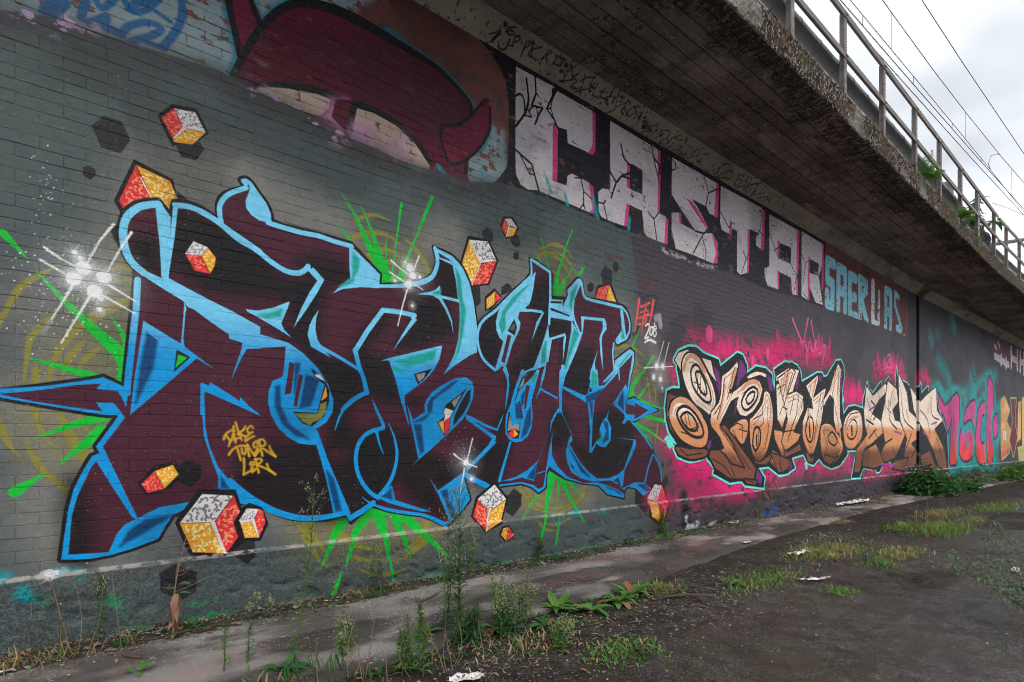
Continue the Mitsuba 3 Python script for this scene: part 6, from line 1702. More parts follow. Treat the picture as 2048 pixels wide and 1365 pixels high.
# ---------------------------------------------------------------- brick walls
rng = np.random.default_rng(7)
def brick_mesh(w, h, seed):
    """one brick, its face outwards (-y), arrises worn, face a little out of true; origin at the lower left corner of its face"""
    r = np.random.default_rng(seed); jw, bv = r.uniform(.0002, .0012), r.uniform(.0015, .0042); jh = r.choice([.0004, .0015, .0025, .0035])
    x0, x1, z0, z1 = jw, w - jw, jh, h - jh
    back, mid = .012, .0004
    tilt = r.uniform(-.0013, .0013, 4); proud = r.uniform(-.0014, .0010)
    o = [(x0, z0), (x1, z0), (x1, z1), (x0, z1)]; i = [(x0 + bv, z0 + bv), (x1 - bv, z0 + bv), (x1 - bv, z1 - bv), (x0 + bv, z1 - bv)]
    v = [(x, back, z) for x, z in o] + [(x, mid + proud, z) for x, z in o] + [(x, proud - .0012 + tilt[k], z) for k, (x, z) in enumerate(i)]
    f = [(8, 9, 10), (8, 10, 11)]
    for a in (0, 4):
        for k in range(4):
            n = (k + 1) % 4; f += [(a + k, a + n, a + 4 + n), (a + k, a + 4 + n, a + 4 + k)]
    return np.array(v), np.array(f)
variants = [brick_mesh(L, H, k) for k in range(28)]
def lay(x0, x1, z1):
    """where the bricks of a wall lie: (x, z, length)"""
    out, row, z = [], 0, PLINTH
    while z < z1 - .03:
        h = H; x = x0 - (L / 2 if row % 2 else 0) 
        while x < x1:
            a, b = max(x, x0), min(x + L, x1)
            if b - a > .03: out.append((a, z, b - a))
            x += L
        row += 1; z += H
    return out
W1X0 = -2.4
spots = lay(W1X0, BEND - .04, WALL_TOP)
def px(P):
    q = np.asarray(P, float) - [0, -DW, CAM_Z]; d = q @ FWD; l = q[..., 0] * math.sin(YAW) - q[..., 1] * math.cos(YAW)
    return 1024 + 1170 * l / d, 884 - 1170 * q[..., 2] / d, d
def size_in_view(x, z, w):
    u, v, d = px([x + w / 2, 0, z + H / 2])
    return -1 if d < .5 or u < -10 or u > 2050 or v < -10 or v > 1370 else w * H / d ** 3 * 1e3
order = sorted(range(len(spots)), key=lambda k: -size_in_view(*spots[k]))
single = [k for k in order if abs(spots[k][2] - L) < 1e-6][:300]
wall = thing("brick_wall", "long brick retaining wall covered in graffiti, from the left edge to the dark upright joint", "wall")
shapes = [mikit.ply(trimesh.Trimesh(*m, process=False), "wall_paint") for m in variants]
for k in sorted(single): put(shapes[rng.integers(28)], "brick", wall, M=T().translate([spots[k][0], 0, spots[k][1]]))
def brickwork(spots, skip=()):
    V, F, n = [], [], 0
    for k, (x, z, w) in enumerate(spots):
        if k in skip: continue
        v, f = variants[rng.integers(28)]; v = v.copy()
        if abs(w - L) > 1e-6: v[:, 0] = np.where(v[:, 0] > L / 2, v[:, 0] - L + w, v[:, 0])
        V.append(v + [x, 0, z]); F.append(f + n); n += len(v)
    return trimesh.Trimesh(np.vstack(V), np.vstack(F), process=False)
put(mikit.ply(brickwork(spots, set(single)), "wall_paint"), "brickwork", wall, kind="stuff")
put(mikit.ply(box(W1X0, BEND - .04, .0016, .5, 0, WALL_TOP + .02), "wall_paint"), "mortar_bed", wall)
wall2 = thing("brick_wall", "far graffiti brick wall beyond the dark upright joint, running out of the right edge", "wall")
spots2 = lay(.24, 22., WALL_TOP)
put(mikit.ply(brickwork(spots2), "wall_paint"), "brickwork", wall2, kind="stuff", M=R2)
put(mikit.ply(box(.24, 80, .0016, .5, 0, WALL_TOP + .02), "wall_paint"), "mortar_bed", wall2, M=R2)
put(mikit.ply(box(BEND - .05, BEND + .26, .14, .45, 0, WALL_TOP), "black_void"), "joint_filler", wall)
# the rendered plinth: rough, bulging, broken at the foot
def plinth(x0, x1, step, seed):
    xs = np.arange(x0, x1 + step / 2, step)
    prof = [(.012, .540), (-.010, .534), (-.022, .527), (-.026, .515), (-.026, .50)] + [(-.027, z) for z in np.linspace(.47, .0, 24)] + [(-.027, -.06)]
    P = np.array([[[x, y, z] for y, z in prof] for x in xs])
    q = P.reshape(-1, 3)
    low = np.clip((.5 - q[:, 2]) / .5, 0, 1)
    d = (meshkit.fbm(q * [1.2, 1, 2.5], 3, seed) - .5) * .02 * (.3 + low) + (meshkit.fbm(q * [16, 1, 22], 4, seed + 3) - .5) * (.003 + .012 * low ** 2)
    hole = np.clip((meshkit.fbm(q * [5, 1, 9], 4, seed + 9) - .60) / .05, 0, 1) * low ** .7 * .028
    crack = np.abs(meshkit.fbm(q * [2.3, 1, 3.1], 3, seed + 20) - .5); hole += np.where(crack < .006, .012, 0) * (low > .15)
    body = (q[:, 2] < .505)
    q[:, 1] += np.where(body, d + hole, .3 * d)
    q[:, 2] += np.where(body, 0, (meshkit.fbm(q * [9, 1, 1], 3, seed + 5) - .5) * .016)
    return trimesh.Trimesh(*[(m := grid(P)).vertices, m.faces[:, ::-1]], process=False)
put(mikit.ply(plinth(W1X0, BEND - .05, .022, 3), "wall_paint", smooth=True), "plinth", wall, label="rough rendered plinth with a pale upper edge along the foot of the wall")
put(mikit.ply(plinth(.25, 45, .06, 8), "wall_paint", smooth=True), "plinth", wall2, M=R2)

# ---------------------------------------------------------------- the deck over it
deck = thing("railway_deck", "dark concrete railway deck overhanging the graffiti wall, with rough gravelly edge", "bridge")
E_ = EDGE_Y
def haunch_piece(x0, x1): return along_x([(.3, WALL_TOP), (0.02, WALL_TOP), (-HAUNCH, SOFFIT), (-HAUNCH, SOFFIT + .1), (.3, SOFFIT + .1)], x0, x1)
def deck_run(x0, x1, cuts, M=None):
    put(mikit.ply(haunch_piece(x0 + (.55 if M is not None else 0), x1), "haunch_concrete"), "haunch", deck, M=M, label="pale sloping concrete haunch above the wall, with tags in black marker" if M is None else None)
    put(mikit.ply(along_x([(E_ + .05, SOFFIT + .02), (9, SOFFIT + .02), (9, SOFFIT + .3), (E_ + .05, SOFFIT + .3)], x0, x1), "kerb_concrete"), "slab", deck, M=M)
    n = 8; ys = np.linspace(-HAUNCH - .002, E_ + .19, n + 1)
    r = np.random.default_rng(int(x0 * 7) + 50)
    for a, b in zip(cuts[:-1], cuts[1:]):
        for k in range(n):
            y1, y0 = ys[k] - .006, ys[k + 1] + .006; d = r.uniform(-.007, .007); e = r.uniform(-.003, .003); g = .004
            z = SOFFIT
            top, bot = [(a + .004, y0, z + .03), (b - .004, y0, z + .03), (b - .004, y1, z + .03), (a + .004, y1, z + .03)], [(a + .004 + g, y0 + g, z + d), (b - .004 - g, y0 + g, z + d + e), (b - .004 - g, y1 - g, z + d + e), (a + .004 + g, y1 - g, z + d)]
            edge = [(x, y, z + d + .006) for x, y, _ in top]
            v = np.array(top + edge + bot); f = [(8, 10, 9), (8, 11, 10)]
            for s in (0, 4):
                for q in range(4): m = (q + 1) % 4; f += [(s + q, s + 4 + m, s + m), (s + q, s + 4 + q, s + 4 + m)]
            put(mikit.ply(trimesh.Trimesh(v, np.array(f), process=False), "soffit_concrete"), "soffit_board", deck, M=M)
    # gravelly edge beam with a drip nose
    step = .02 if M is None else .05
    xs = np.arange(x0, x1, step); prof = [(E_ + .02, SOFFIT - .012)] + [(E_, z) for z in np.linspace(SOFFIT, EDGE_TOP - .03, 17)] + [(E_ + .02, EDGE_TOP), (E_ + .3, EDGE_TOP), (E_ + .3, SOFFIT + .1)]
    P = np.array([[[x, y, z] for y, z in prof] for x in xs]); q = P.reshape(-1, 3)
    d = (meshkit.fbm(q * [22, 22, 22], 3, 3) - .5) * .05 + (meshkit.fbm(q * [1.5, 1, 3], 3, 6) - .5) * .05
    face = (q[:, 1] < E_ + .05); smooth_part = np.clip((meshkit.fbm(q * [.5, .1, .4], 3, 12) - .56) / .04, 0, 1)
    q[:, 1] -= np.where(face, d * (1 - .7 * smooth_part), 0); q[:, 2] += np.where(q[:, 2] > EDGE_TOP - .04, d * .4, 0)
    put(mikit.ply(along_x([(E_ + .2, SOFFIT + .03), (E_ + .185, SOFFIT - .004), (E_ + .1, SOFFIT - .014), (E_ + .012, SOFFIT - .011), (E_ + .012, SOFFIT + .05)], x0, x1), "soffit_concrete"), "drip_nose", deck, M=M)
    m = grid(P); put(mikit.ply(trimesh.Trimesh(m.vertices, m.faces, process=False), "edge_concrete", smooth=40), "edge_beam", deck, label="edge beam of rough washed-out gravel concrete" if M is None else None, M=M)
    put(mikit.ply(along_x([(E_ + .09, EDGE_TOP - .02), (E_ + .34, EDGE_TOP - .02), (E_ + .34, EDGE_TOP + .15), (E_ + .10, EDGE_TOP + .15)], x0, x1), "kerb_concrete"), "kerb", deck, M=M)
deck_run(-2.4, BEND - .03, [-2.4, 3.1, 8.15, 14.3, BEND - .03])
deck_run(.0, 60, [.0, 5, 11, 18, 30, 60], R2)

# railing, pipe and wires
rail = thing("guard_rail", "grey steel guard rail of posts and two angle rails on the edge of the deck", "railing")
RY = E_ + .05
def railing(x0, x1, posts, M=None, wide=()):
    for z, h in ((EDGE_TOP + .53, .075), (EDGE_TOP + 1.10, .085)):
        put(mikit.ply(join([box(x0, x1, RY - .045, RY - .036, z - h / 2, z + h / 2), box(x0, x1, RY - .036, RY + .03, z + h / 2 - .009, z + h / 2 - .001)]), "galvanised"), "rail", rail, M=M)
    for x in posts:
        w = .11 if x in wide else .045
        ms = [box(x - w, x + w, RY - .034, RY - .024, EDGE_TOP - .02, EDGE_TOP + 1.14), box(x - .005, x + .005, RY - .023, RY + .045, EDGE_TOP - .02, EDGE_TOP + 1.14)]
        ms += [trimesh.creation.cylinder(.011, .02, sections=6, transform=trimesh.transformations.translation_matrix([x + s * .022, RY - .05, EDGE_TOP + z]) @ trimesh.transformations.rotation_matrix(math.pi / 2, [1, 0, 0])) for s in (-1, 1) for z in (.53, 1.10)]
        put(mikit.ply(join(ms), "galvanised"), "post", rail, M=M)
railing(-2.4, BEND - .1, [.2, 1.95, 3.7, 5.4, 7.1, 8.81, 10.49, 12.25, 13.95, 15.7, 17.4, 19.4], wide=(17.4,))
railing(.1, 60, list(np.arange(1.1, 60, 1.75)), R2)
pipe = thing("drain_pipe", "thick dark grey pipe lying along the deck behind the guard rail", "pipe")
PY, PZ = RY + .19, EDGE_TOP + .54
put(mikit.ply(tube([[-2.4, PY, PZ], [BEND - .6, PY, PZ]], .10, 16), "pipe_plastic", smooth=40), "barrel", pipe)
for x in np.arange(-1, 19, .62): put(mikit.ply(tube([[x, PY, PZ], [x + .022, PY, PZ]], .105, 16), "pipe_plastic", smooth=40), "ring", pipe)
put(mikit.ply(tube([[BEND - .6, PY, PZ], [BEND - .3, PY + .02, PZ - .02], [BEND - .05, PY + .1, PZ - .1], [BEND + .1, PY + .2, PZ - .3]], .13, 16), "pipe_plastic", smooth=40), "elbow", pipe)
put(mikit.ply(tube([[.2, PY, PZ - .1], [45, PY, PZ - .1]], .07, 12), "pipe_plastic", smooth=40), "barrel", pipe, M=R2)

# ---------------------------------------------------------------- overhead line above the tracks
def wire(name, label, pts, r, group=None):
    p = np.array(pts, float); a = p[0] + (p[0] - p[1]) / np.linalg.norm(p[0] - p[1]) * 35; b = p[-1] + (p[-1] - p[-2]) / np.linalg.norm(p[-1] - p[-2]) * 60
    return put(mikit.ply(tube(np.vstack([a, p, b]), r, 5), "wire_metal", smooth=True), name, label=label, cat="wire", group=group)
C_ = [(14.62, .22, 11.57), (19.2, -.03, 11.45), (25.7, -.39, 11.3), (32.7, -.78, 11.2)]
for s, l in ((0, "lower left"), (.13, "upper right")): wire("contact_wire", f"{l} of the two lowest overhead wires, close side by side", [(x, y + s, z - .2 * s) for x, y, z in C_], .011, "contact wires of the overhead line")
AUX = [(15.1, .19, 11.82), (17.7, .05, 11.73), (22.6, -.22, 11.56), (26.7, -.44, 11.4), (32.6, -.77, 11.1)]
MES = [(17.2, .08, 12.76), (17.8, .04, 12.7), (21, -.14, 12.5), (24.4, -.32, 12.39), (28.7, -.56, 12.3), (32.6, -.77, 12.33)]
wire("auxiliary_wire", "thin overhead wire just above the pair of contact wires", AUX, .009); wire("messenger_wire", "sagging overhead wire from which thin droppers hang", MES, .010)
wire("feeder_wire", "highest and rightmost single wire across the sky", [(24.2, .89, 16.77), (29, .63, 16.5), (39.3, .06, 16.06)], .014)
def on(line, x): q = np.array(line); return np.array([x, np.interp(x, q[:, 0], q[:, 1]), np.interp(x, q[:, 0], q[:, 2])])
for x, l in ((17.75, "highest"), (24.3, "middle"), (30.5, "lowest")): put(mikit.ply(tube([on(MES, x), on(AUX, x)], .006, 5), "wire_metal"), "dropper", label=f"{l} of the three long dropper wires hanging from the sagging wire", cat="wire", group="droppers of the overhead line")
for x, l in ((15.9, "nearest"), (19.4, "second nearest"), (22.9, "second farthest"), (26.2, "farthest")): put(mikit.ply(tube([on(AUX, x), on(C_, x)], .008, 5), "wire_metal"), "dropper", label=f"{l} of four very short droppers just above the contact wires", cat="wire", group="short droppers between auxiliary and contact wire")
a, b = on(MES, 28.7), on(AUX, 27.4); put(mikit.ply(tube([a, a + [-.6, 0, -.15], (a + b) / 2 + [-.75, 0, 0], b + [-.35, 0, .12], b], .011, 5), "wire_metal", smooth=True), "jumper_wire", label="curved jumper wire bowing between messenger and auxiliary wire", cat="wire")
mast = thing("catenary_mast", "dark mast arm of the overhead line behind the rail at the right edge", "mast")
put(mikit.ply(tube([(36, 1.2, 10.9), (50, .2, 14.4)], .10, 8), "wire_metal"), "arm", mast); put(mikit.ply(box(49.8, 50.1, .05, .35, 6, 15.5), "galvanised"), "pole", mast)
put(mikit.ply(tube([(29.5, -.2, 10.8), (34, -.1, 11.8), (40, 0, 13)], .012, 5), "wire_metal"), "stay_wire", label="slanting stay wire low in the sky behind the guard rail", cat="wire")
bx = thing("junction_box", "small grey brown box on a bracket behind the guard rail, left of the leafy sprig", "box")
m = box(15.75, 16.1, -1.62, -1.4, 6.75, 7.12); put(mikit.ply(m, "galvanised"), "housing", bx); put(mikit.ply(tube([(15.9, -1.5, 6.2), (15.9, -1.5, 6.8)], .03, 6), "galvanised"), "bracket", bx)
put(mikit.ply(tube([(16.1, -1.5, 7.0), (16.5, -1.5, 6.95), (16.7, -1.6, 6.85)], .022, 5), "wire_metal"), "cable", bx)

# ---------------------------------------------------------------- ground
def spread(lo, hi, near0, near1, step):
    a = np.arange(near0, near1 + step / 2, step); s = step; left, right = [], []
    x = near0
    while x > lo: s *= 1.35; x -= s; left.append(x)
    x, s = near1, step
    while x < hi: s *= 1.35; x += s; right.append(x)
    return np.r_[left[::-1], a, right]
gx, gy = spread(-900, 1500, -2.5, 22, .07), spread(-1500, 1500, -6.5, .4, .07)
X, Y = np.meshgrid(gx, gy, indexing="ij"); near = np.exp(-np.maximum(0, np.hypot(np.maximum(0, np.abs(X - 10) - 14), np.maximum(0, -Y - 6)) / 6) ** 2)
Q = np.stack([X, Y, X * 0], -1)
Z = ((meshkit.fbm(Q * .7, 3, 2) - .5) * .05 + (meshkit.fbm(Q * 4, 3, 5) - .5) * .014) * near - .012
put(mikit.ply(grid(np.stack([X, Y, Z], -1)), "asphalt", smooth=True), "ground", label="dark worn asphalt yard with moss and damp patches", kind="structure")
EDGE = np.array([(-2.6, -1.75), (.6, -1.66), (1.63, -1.56), (2.36, -1.51), (3.67, -1.43), (4.5, -1.38), (5.53, -1.3), (6.71, -1.2), (7.3, -1.1), (8.66, -1.02), (10.24, -.95), (13.5, -.81), (17, -.9), (20, -.95), (45, -2.2)])
def apron_y(x): return np.interp(x, EDGE[:, 0], EDGE[:, 1])
ax_ = np.r_[np.arange(-2.6, 12, .045), np.arange(12, 44, .16)]
P = []
for x in ax_:
    e = apron_y(x) + (meshkit.fbm(np.array([x * 3.1, .3, .7]), 4, 8) - .5) * .14; back = .05 if x < BEND else .05 - (x - BEND) * math.tan(ANG2)
    row = [(x, e - .03, -.05), (x, e, .012), (x, e + .025, .026)] + [(x, y, .03) for y in np.linspace(e + .07, back, 22)]
    P.append(row)
P = np.array(P); P[..., 2] += (meshkit.fbm(P * [3, 3, 0] + 5, 3, 4) - .5) * .012 * (P[..., 2] > 0)
m = grid(P); put(mikit.ply(trimesh.Trimesh(m.vertices, m.faces, process=False), "apron_concrete", smooth=50), "pavement", label="strip of pale cracked concrete along the foot of the wall", kind="structure")
# soil and rubble that has gathered against the wall
P = []
for x in np.arange(-2.5, 19.8, .05):
    w = .10 + .2 * meshkit.fbm(np.array([x * 1.1, .2, .4]), 3, 21) + .10 * meshkit.fbm(np.array([x * 7, .2, .4]), 2, 22) - (.12 if x > 8 else 0)
    P.append([(x, -.02 - w * t, .028 + .03 * (1 - t) ** 1.4) for t in np.linspace(0, 1, 9)] + [(x, -.03 - w, .0)])
P = np.array(P); P[..., 2] += (meshkit.fbm(P * [17, 17, 0], 3, 9) - .45) * .035 * np.array([1] * 7 + [.5, .2, 0])
m = grid(P); put(mikit.ply(trimesh.Trimesh(m.vertices, m.faces[:, ::-1], process=False), "soil", smooth=True), "soil_bank", label="dark soil gathered along the foot of the wall", kind="structure")
def ground_z(x, y):
    if y > apron_y(x): return .03
    q = np.array([x, y, 0.]); return float((meshkit.fbm(q * .7, 3, 2) - .5) * .05 + (meshkit.fbm(q * 4, 3, 5) - .5) * .014 - .012)
bsdf("rubble_stone", lambda p, n, uv: mix((.06, .05, .045), (.34, .31, .29), noise(p.x * 31, p.y * 31, p.z * 31)), .9, .2)
bsdf("chip_pale", (.42, .40, .38), .8)
def scatter(n, where, size, seed):
    r = np.random.default_rng(seed); ico = trimesh.creation.icosahedron(); V, F = [], []
    for k in range(n):
        x, y = where(r); s = size(r); v = ico.vertices * r.uniform(.55, 1.25, (12, 1)) * [s * r.uniform(.7, 1.6), s, s * r.uniform(.25, .6)]
        a = r.uniform(0, 6.3); c, q = math.cos(a), math.sin(a); v = v @ np.array([[c, q, 0], [-q, c, 0], [0, 0, 1]])
        z = ground_z(x, y) + (max(0, .05 - .2 * max(0, -y - .05)) if y > -.3 else 0)
        V.append(v + [x, y, z + .1 * s]); F.append(ico.faces + 12 * k)
    return trimesh.Trimesh(np.vstack(V), np.vstack(F), process=False)
foot = lambda r: (r.uniform(-.5, 10) if r.random() < .8 else r.uniform(10, 19), -.04 - abs(r.normal(0, .17)))
put(mikit.ply(scatter(3400, foot, lambda r: min(r.lognormal(-5.1, .5), .03), 3), "rubble_stone"), "rubble", label="loose rubble and grit along the foot of the wall", cat="gravel", kind="stuff")
put(mikit.ply(scatter(900, foot, lambda r: min(r.lognormal(-5.4, .4), .02), 4), "chip_pale"), "paint_chips", label="pale paint and mortar chips on the soil by the wall", cat="litter", kind="stuff")
patch = lambda r: (lambda c: (r.normal(c[0], c[2]), r.normal(c[1], c[3])))([(9.0, -1.5, .7, .16), (11.2, -.62, .8, .12), (4.2, -2.1, 1., .5), (8.6, -2.0, .6, .15), (5.3, -1.9, .8, .35), (10, -.3, 1.2, .1), (2.5, -2.1, .8, .3)][r.integers(7)])
put(mikit.ply(scatter(4200, patch, lambda r: min(r.lognormal(-5.3, .45), .02), 5), "rubble_stone"), "gravel", label="scattered grey gravel on the asphalt and its edge", cat="gravel", kind="stuff")

# ---------------------------------------------------------------- plants
def leafy(key, a, b, f=9):
    a, b = [tuple(min(.8, 1.75 * c) for c in q) for q in (a, b)]
    t = mikit.proc(lambda p, n, uv: mix(a, b, noise(p.x * f, p.y * f, p.z * f)))
    scene[key] = {"type": "principledthin", "base_color": t, "roughness": .55, "diff_trans": .55, "spec_trans": 0.0}
leafy("leaf_green", (.035, .085, .022), (.085, .17, .04)); leafy("leaf_dark", (.014, .05, .018), (.05, .11, .035)); leafy("leaf_fern", (.06, .13, .025), (.11, .20, .04)); leafy("leaf_grey", (.05, .085, .05), (.11, .15, .09))
leafy("leaf_dry", (.10, .062, .032), (.32, .235, .13)); leafy("leaf_brown", (.10, .05, .035), (.25, .15, .11)); leafy("petal_yellow", (.75, .55, .02), (.85, .68, .05)); leafy("flower_pale", (.12, .15, .06), (.30, .30, .17)); leafy("leaf_red", (.18, .05, .05), (.16, .12, .05))
bsdf("stem_green", (.06, .085, .03), .7); bsdf("stem_dry", (.22, .15, .085), .8); bsdf("stem_brown", (.085, .05, .03), .8)
def leaf_arrays(n=3):
    t = np.linspace(0, 1, n + 1); return t, np.sin(np.pi * np.clip(t * .9 + .1, 0, 1)) ** .8 * np.where(t > .99, 0, 1)
def leaf(base, direction, length, width, up=(0, 0, 1), droop=.3, seg=3, fold=.25):
    """one leaf: a folded, drooping blade"""
    d = np.asarray(direction, float); d /= np.linalg.norm(d); s = np.cross(d, up); s /= np.linalg.norm(s) + 1e-9; u = np.cross(s, d)
    t, w = leaf_arrays(seg); c = np.asarray(base) + np.outer(t * length, d) - np.outer(droop * length * t ** 2, (0, 0, 1))
    v = np.vstack([c + np.outer(w * width / 2, s) + np.outer(w * width * fold, u), c, c - np.outer(w * width / 2, s) + np.outer(w * width * fold, u)]); n = seg + 1
    f = []
    for a in (0, n):
        for k in range(seg): f += [(a + k, a + k + 1, a + n + k + 1), (a + k, a + n + k + 1, a + n + k)]
    return v, np.array(f)
def gather(parts):
    V, F, n = [], [], 0
    for v, f in parts: V.append(v); F.append(f + n); n += len(v)
    return trimesh.Trimesh(np.vstack(V), np.vstack(F), process=False)
def curve(p0, p1, bend, n=7):
    t = np.linspace(0, 1, n)[:, None]; return np.asarray(p0) * (1 - t) + np.asarray(p1) * t + np.asarray(bend) * np.sin(np.pi * t)
def weed(x, y, h, lean, seed, label, leaves="leaf_green", heads="flower_pale", n_stem=1, lw=.015, ll=.09, branch=.36, nb=16, cat="weed", group=None, dens=1.):
    """fleabane-like: a straight stem set with narrow leaves, its top a spray of thin twigs with small heads"""
    r = np.random.default_rng(seed); z = ground_z(x, y); key = thing("tall_weed", label, cat, group)
    for s in range(n_stem):
        o = np.array([x, y, z]) + np.r_[r.normal(0, .05, 2) * (s > 0), 0]; hh = h * (1 if s == 0 else r.uniform(.55, .95)); a = np.asarray(lean) + r.normal(0, .06, 2) * (s > 0)
        top = o + [a[0] * hh, a[1] * hh, hh]; c = curve(o, top, np.r_[r.normal(0, .02, 2), 0] * hh, 9)
        twigs, lv, hd = [], [], []
        at = lambda t: np.array([np.interp(t, np.linspace(0, 1, 9), c[:, k]) for k in range(3)])
        for t in np.linspace(.06, 1 - branch * .6, int(60 * hh * dens) + 8):
            g = r.uniform(0, 6.3); k = ll * r.uniform(.6, 1.2) * (1.15 - .5 * t); lv.append(leaf(at(t), (math.cos(g), math.sin(g), r.uniform(.25, .9)), k, lw * r.uniform(.7, 1.3), droop=r.uniform(.1, .5), seg=2))
        for t in np.linspace(1 - branch, 1, nb):
            g = r.uniform(0, 6.3); L_ = hh * branch * r.uniform(.35, .85) * (1.3 - t); b0 = at(t); d = np.array([math.cos(g) * .8, math.sin(g) * .8, r.uniform(.6, 1.2)]); b1 = b0 + d * L_
            twigs.append(tube(curve(b0, b1, (0, 0, -.1 * L_), 4), [.0016, .0013, .001, .0008], 3, False))
            for q in range(r.integers(3, 6)):
                e = b0 + (b1 - b0) * r.uniform(.45, 1) + r.normal(0, .014, 3); ico = trimesh.creation.icosahedron(); hd.append((ico.vertices * [.0036, .0036, .0056] * r.uniform(.7, 1.2) + e, ico.faces))
                twigs.append(tube([b0 + (b1 - b0) * .4, e], .0006, 3, False))
        put(mikit.ply(join([tube(c, np.linspace(.0045, .0018, 9), 5)] + twigs), "stem_green", smooth=True), "stem", key)
        put(mikit.ply(gather(lv), leaves), "foliage", key, kind="stuff")
        if heads and hd: put(mikit.ply(gather(hd), heads), "flower_heads", key, kind="stuff")
    return key
TALL = "narrow-leaved weed with"
weed(2.52, -1.38, 1.02, (.06, .05), 1, f"tall bushy {TALL} pale flower sprays, before the middle of the wall", n_stem=6, nb=20, leaves="leaf_dark")
weed(1.36, -1.30, 1.08, (.19, .16), 2, f"single tall {TALL} pale heads, leaning right before the blue lettering", n_stem=1, nb=18, ll=.085)
weed(3.05, -1.54, .40, (.05, 0), 3, f"short feathery green {TALL} pale heads, right of the tall bushy weed", n_stem=4, nb=14)
weed(2.86, -1.45, .34, (-.1, .1), 4, f"low {TALL} pale heads beside a rosette on the pavement edge", n_stem=2)
weed(.54, -.05, .46, (.02, 0), 5, "small slender weed with yellowish top against the wall, left of the black hexagons", n_stem=1, ll=.05)
weed(1.03, -1.10, .32, (.02, .02), 6, "young narrow-leaved weed standing alone near the bottom edge, nearest the left corner", heads=None, n_stem=1, ll=.06, dens=1.4)
weed(1.18, -1.05, .26, (.06, .02), 7, "young narrow-leaved weed, second from the left at the bottom edge", heads=None, n_stem=1, ll=.06, dens=1.4)
weed(1.52, -.2, .20, (0, 0), 8, "small weed with yellow green top in the soil at the wall foot", n_stem=3, leaves="leaf_grey")
weed(1.66, -1.32, .24, (0, .05), 9, "wispy low weed between the leaning weed and the pavement edge", n_stem=3)
weed(3.67, -.08, .42, (.05, 0), 10, "spindly weed growing at the wall foot behind the bushy weed", n_stem=4, ll=.06)
weed(4.62, -.10, .30, (0, 0), 11, "dark tangled weed at the wall foot under the last green rays", n_stem=4, leaves="leaf_dark", heads=None)
weed(7.10, -.05, .42, (.02, 0), 12, "feathery green weed at the wall foot below the rightmost painted cube", n_stem=6, leaves="leaf_green", heads=None, ll=.08, dens=1.3)
weed(2.55, -.15, .38, (.05, -.02), 13, "thin weed among dry tufts at the wall foot", n_stem=3, leaves="leaf_grey")
weed(9.98, -.08, .30, (.15, 0), 14, "low weed with reddish stem at the foot of the dark plinth", n_stem=2, leaves="leaf_brown")
def rosette(x, y, n, size, seed, label, mat="leaf_green", cat="dock plant", group=None, wide=.26, extra="leaf_red"):
    """a dock: broad leaves, each a part"""
    r = np.random.default_rng(seed); z = ground_z(x, y); key = thing("dock_plant", label, cat, group)
    for k in range(n):
        g = k * 2.4 + r.uniform(-.3, .3); L_ = size * r.uniform(.6, 1.15); v, f = leaf((x + .02 * math.cos(g), y + .02 * math.sin(g), z + .01), (math.cos(g), math.sin(g), r.uniform(.15, 1.1)), L_, L_ * wide * r.uniform(.8, 1.25), droop=r.uniform(.15, .7), seg=6, fold=.16)
        put(mikit.ply(trimesh.Trimesh(v, f, process=False), extra if extra and r.random() < .14 else mat, smooth=True), "leaf", key)
weed(2.75, -1.62, .42, (.05, .1), 21, f"small leafy {TALL} few heads just right of the tall bushy weed", n_stem=6, leaves="leaf_dark", ll=.1, dens=1.5)
weed(2.15, -1.50, .30, (-.1, .1), 22, "sprawling leafy weed left of the foot of the tall bushy weed", heads=None, n_stem=4, leaves="leaf_green", ll=.08)
weed(2.42, -1.62, .30, (.2, -.1), 23, "low dark weed spreading in front of the tall bushy weed", heads=None, n_stem=8, leaves="leaf_dark", ll=.11, dens=1.6)
weed(1.90, -1.75, .34, (.0, .1), 24, "fine-leaved weed among dry stalks at the bottom edge", heads=None, n_stem=5, leaves="leaf_green", ll=.1, dens=1.4)
weed(2.85, -2.05, .20, (.3, .0), 25, "prostrate trailing weed on the dark soil at the bottom, right of the white paper", n_stem=6, leaves="leaf_green", ll=.07)
rosette(3.47, -1.46, 15, .24, 1, "leafy green dock clump at the left end of the row on the pavement edge")
rosette(3.66, -1.68, 12, .20, 2, "dock clump with reddish lower leaves, second of the row on the pavement edge")
rosette(4.02, -1.66, 16, .22, 3, "wide dock clump with upright leaves, third of the row on the pavement edge")
rosette(4.30, -1.60, 15, .25, 4, "dock clump at the right end of the row on the pavement edge")
rosette(2.80, -1.52, 11, .20, 5, "dock rosette with brownish leaves beside the tall bushy weed", mat="leaf_grey")
rosette(2.30, -1.33, 10, .15, 6, "small rosette with yellow flowers left of the tall bushy weed")
rosette(.64, -.80, 6, .12, 7, "low plant with two broad pale leaves at the bottom edge near the left corner", wide=.3, extra=None)
rosette(1.28, -1.36, 9, .20, 8, "broad-leaved plant around the foot of the leaning weed", mat="leaf_dark", extra=None)
rosette(3.10, -1.72, 12, .17, 10, "ragged dark rosette in front of the pavement edge, left of the dock row", mat="leaf_dark")
rosette(5.42, -2.02, 5, .15, 9, "small plant with a few broad leaves at the left end of the long grass patch", wide=.4, extra=None)
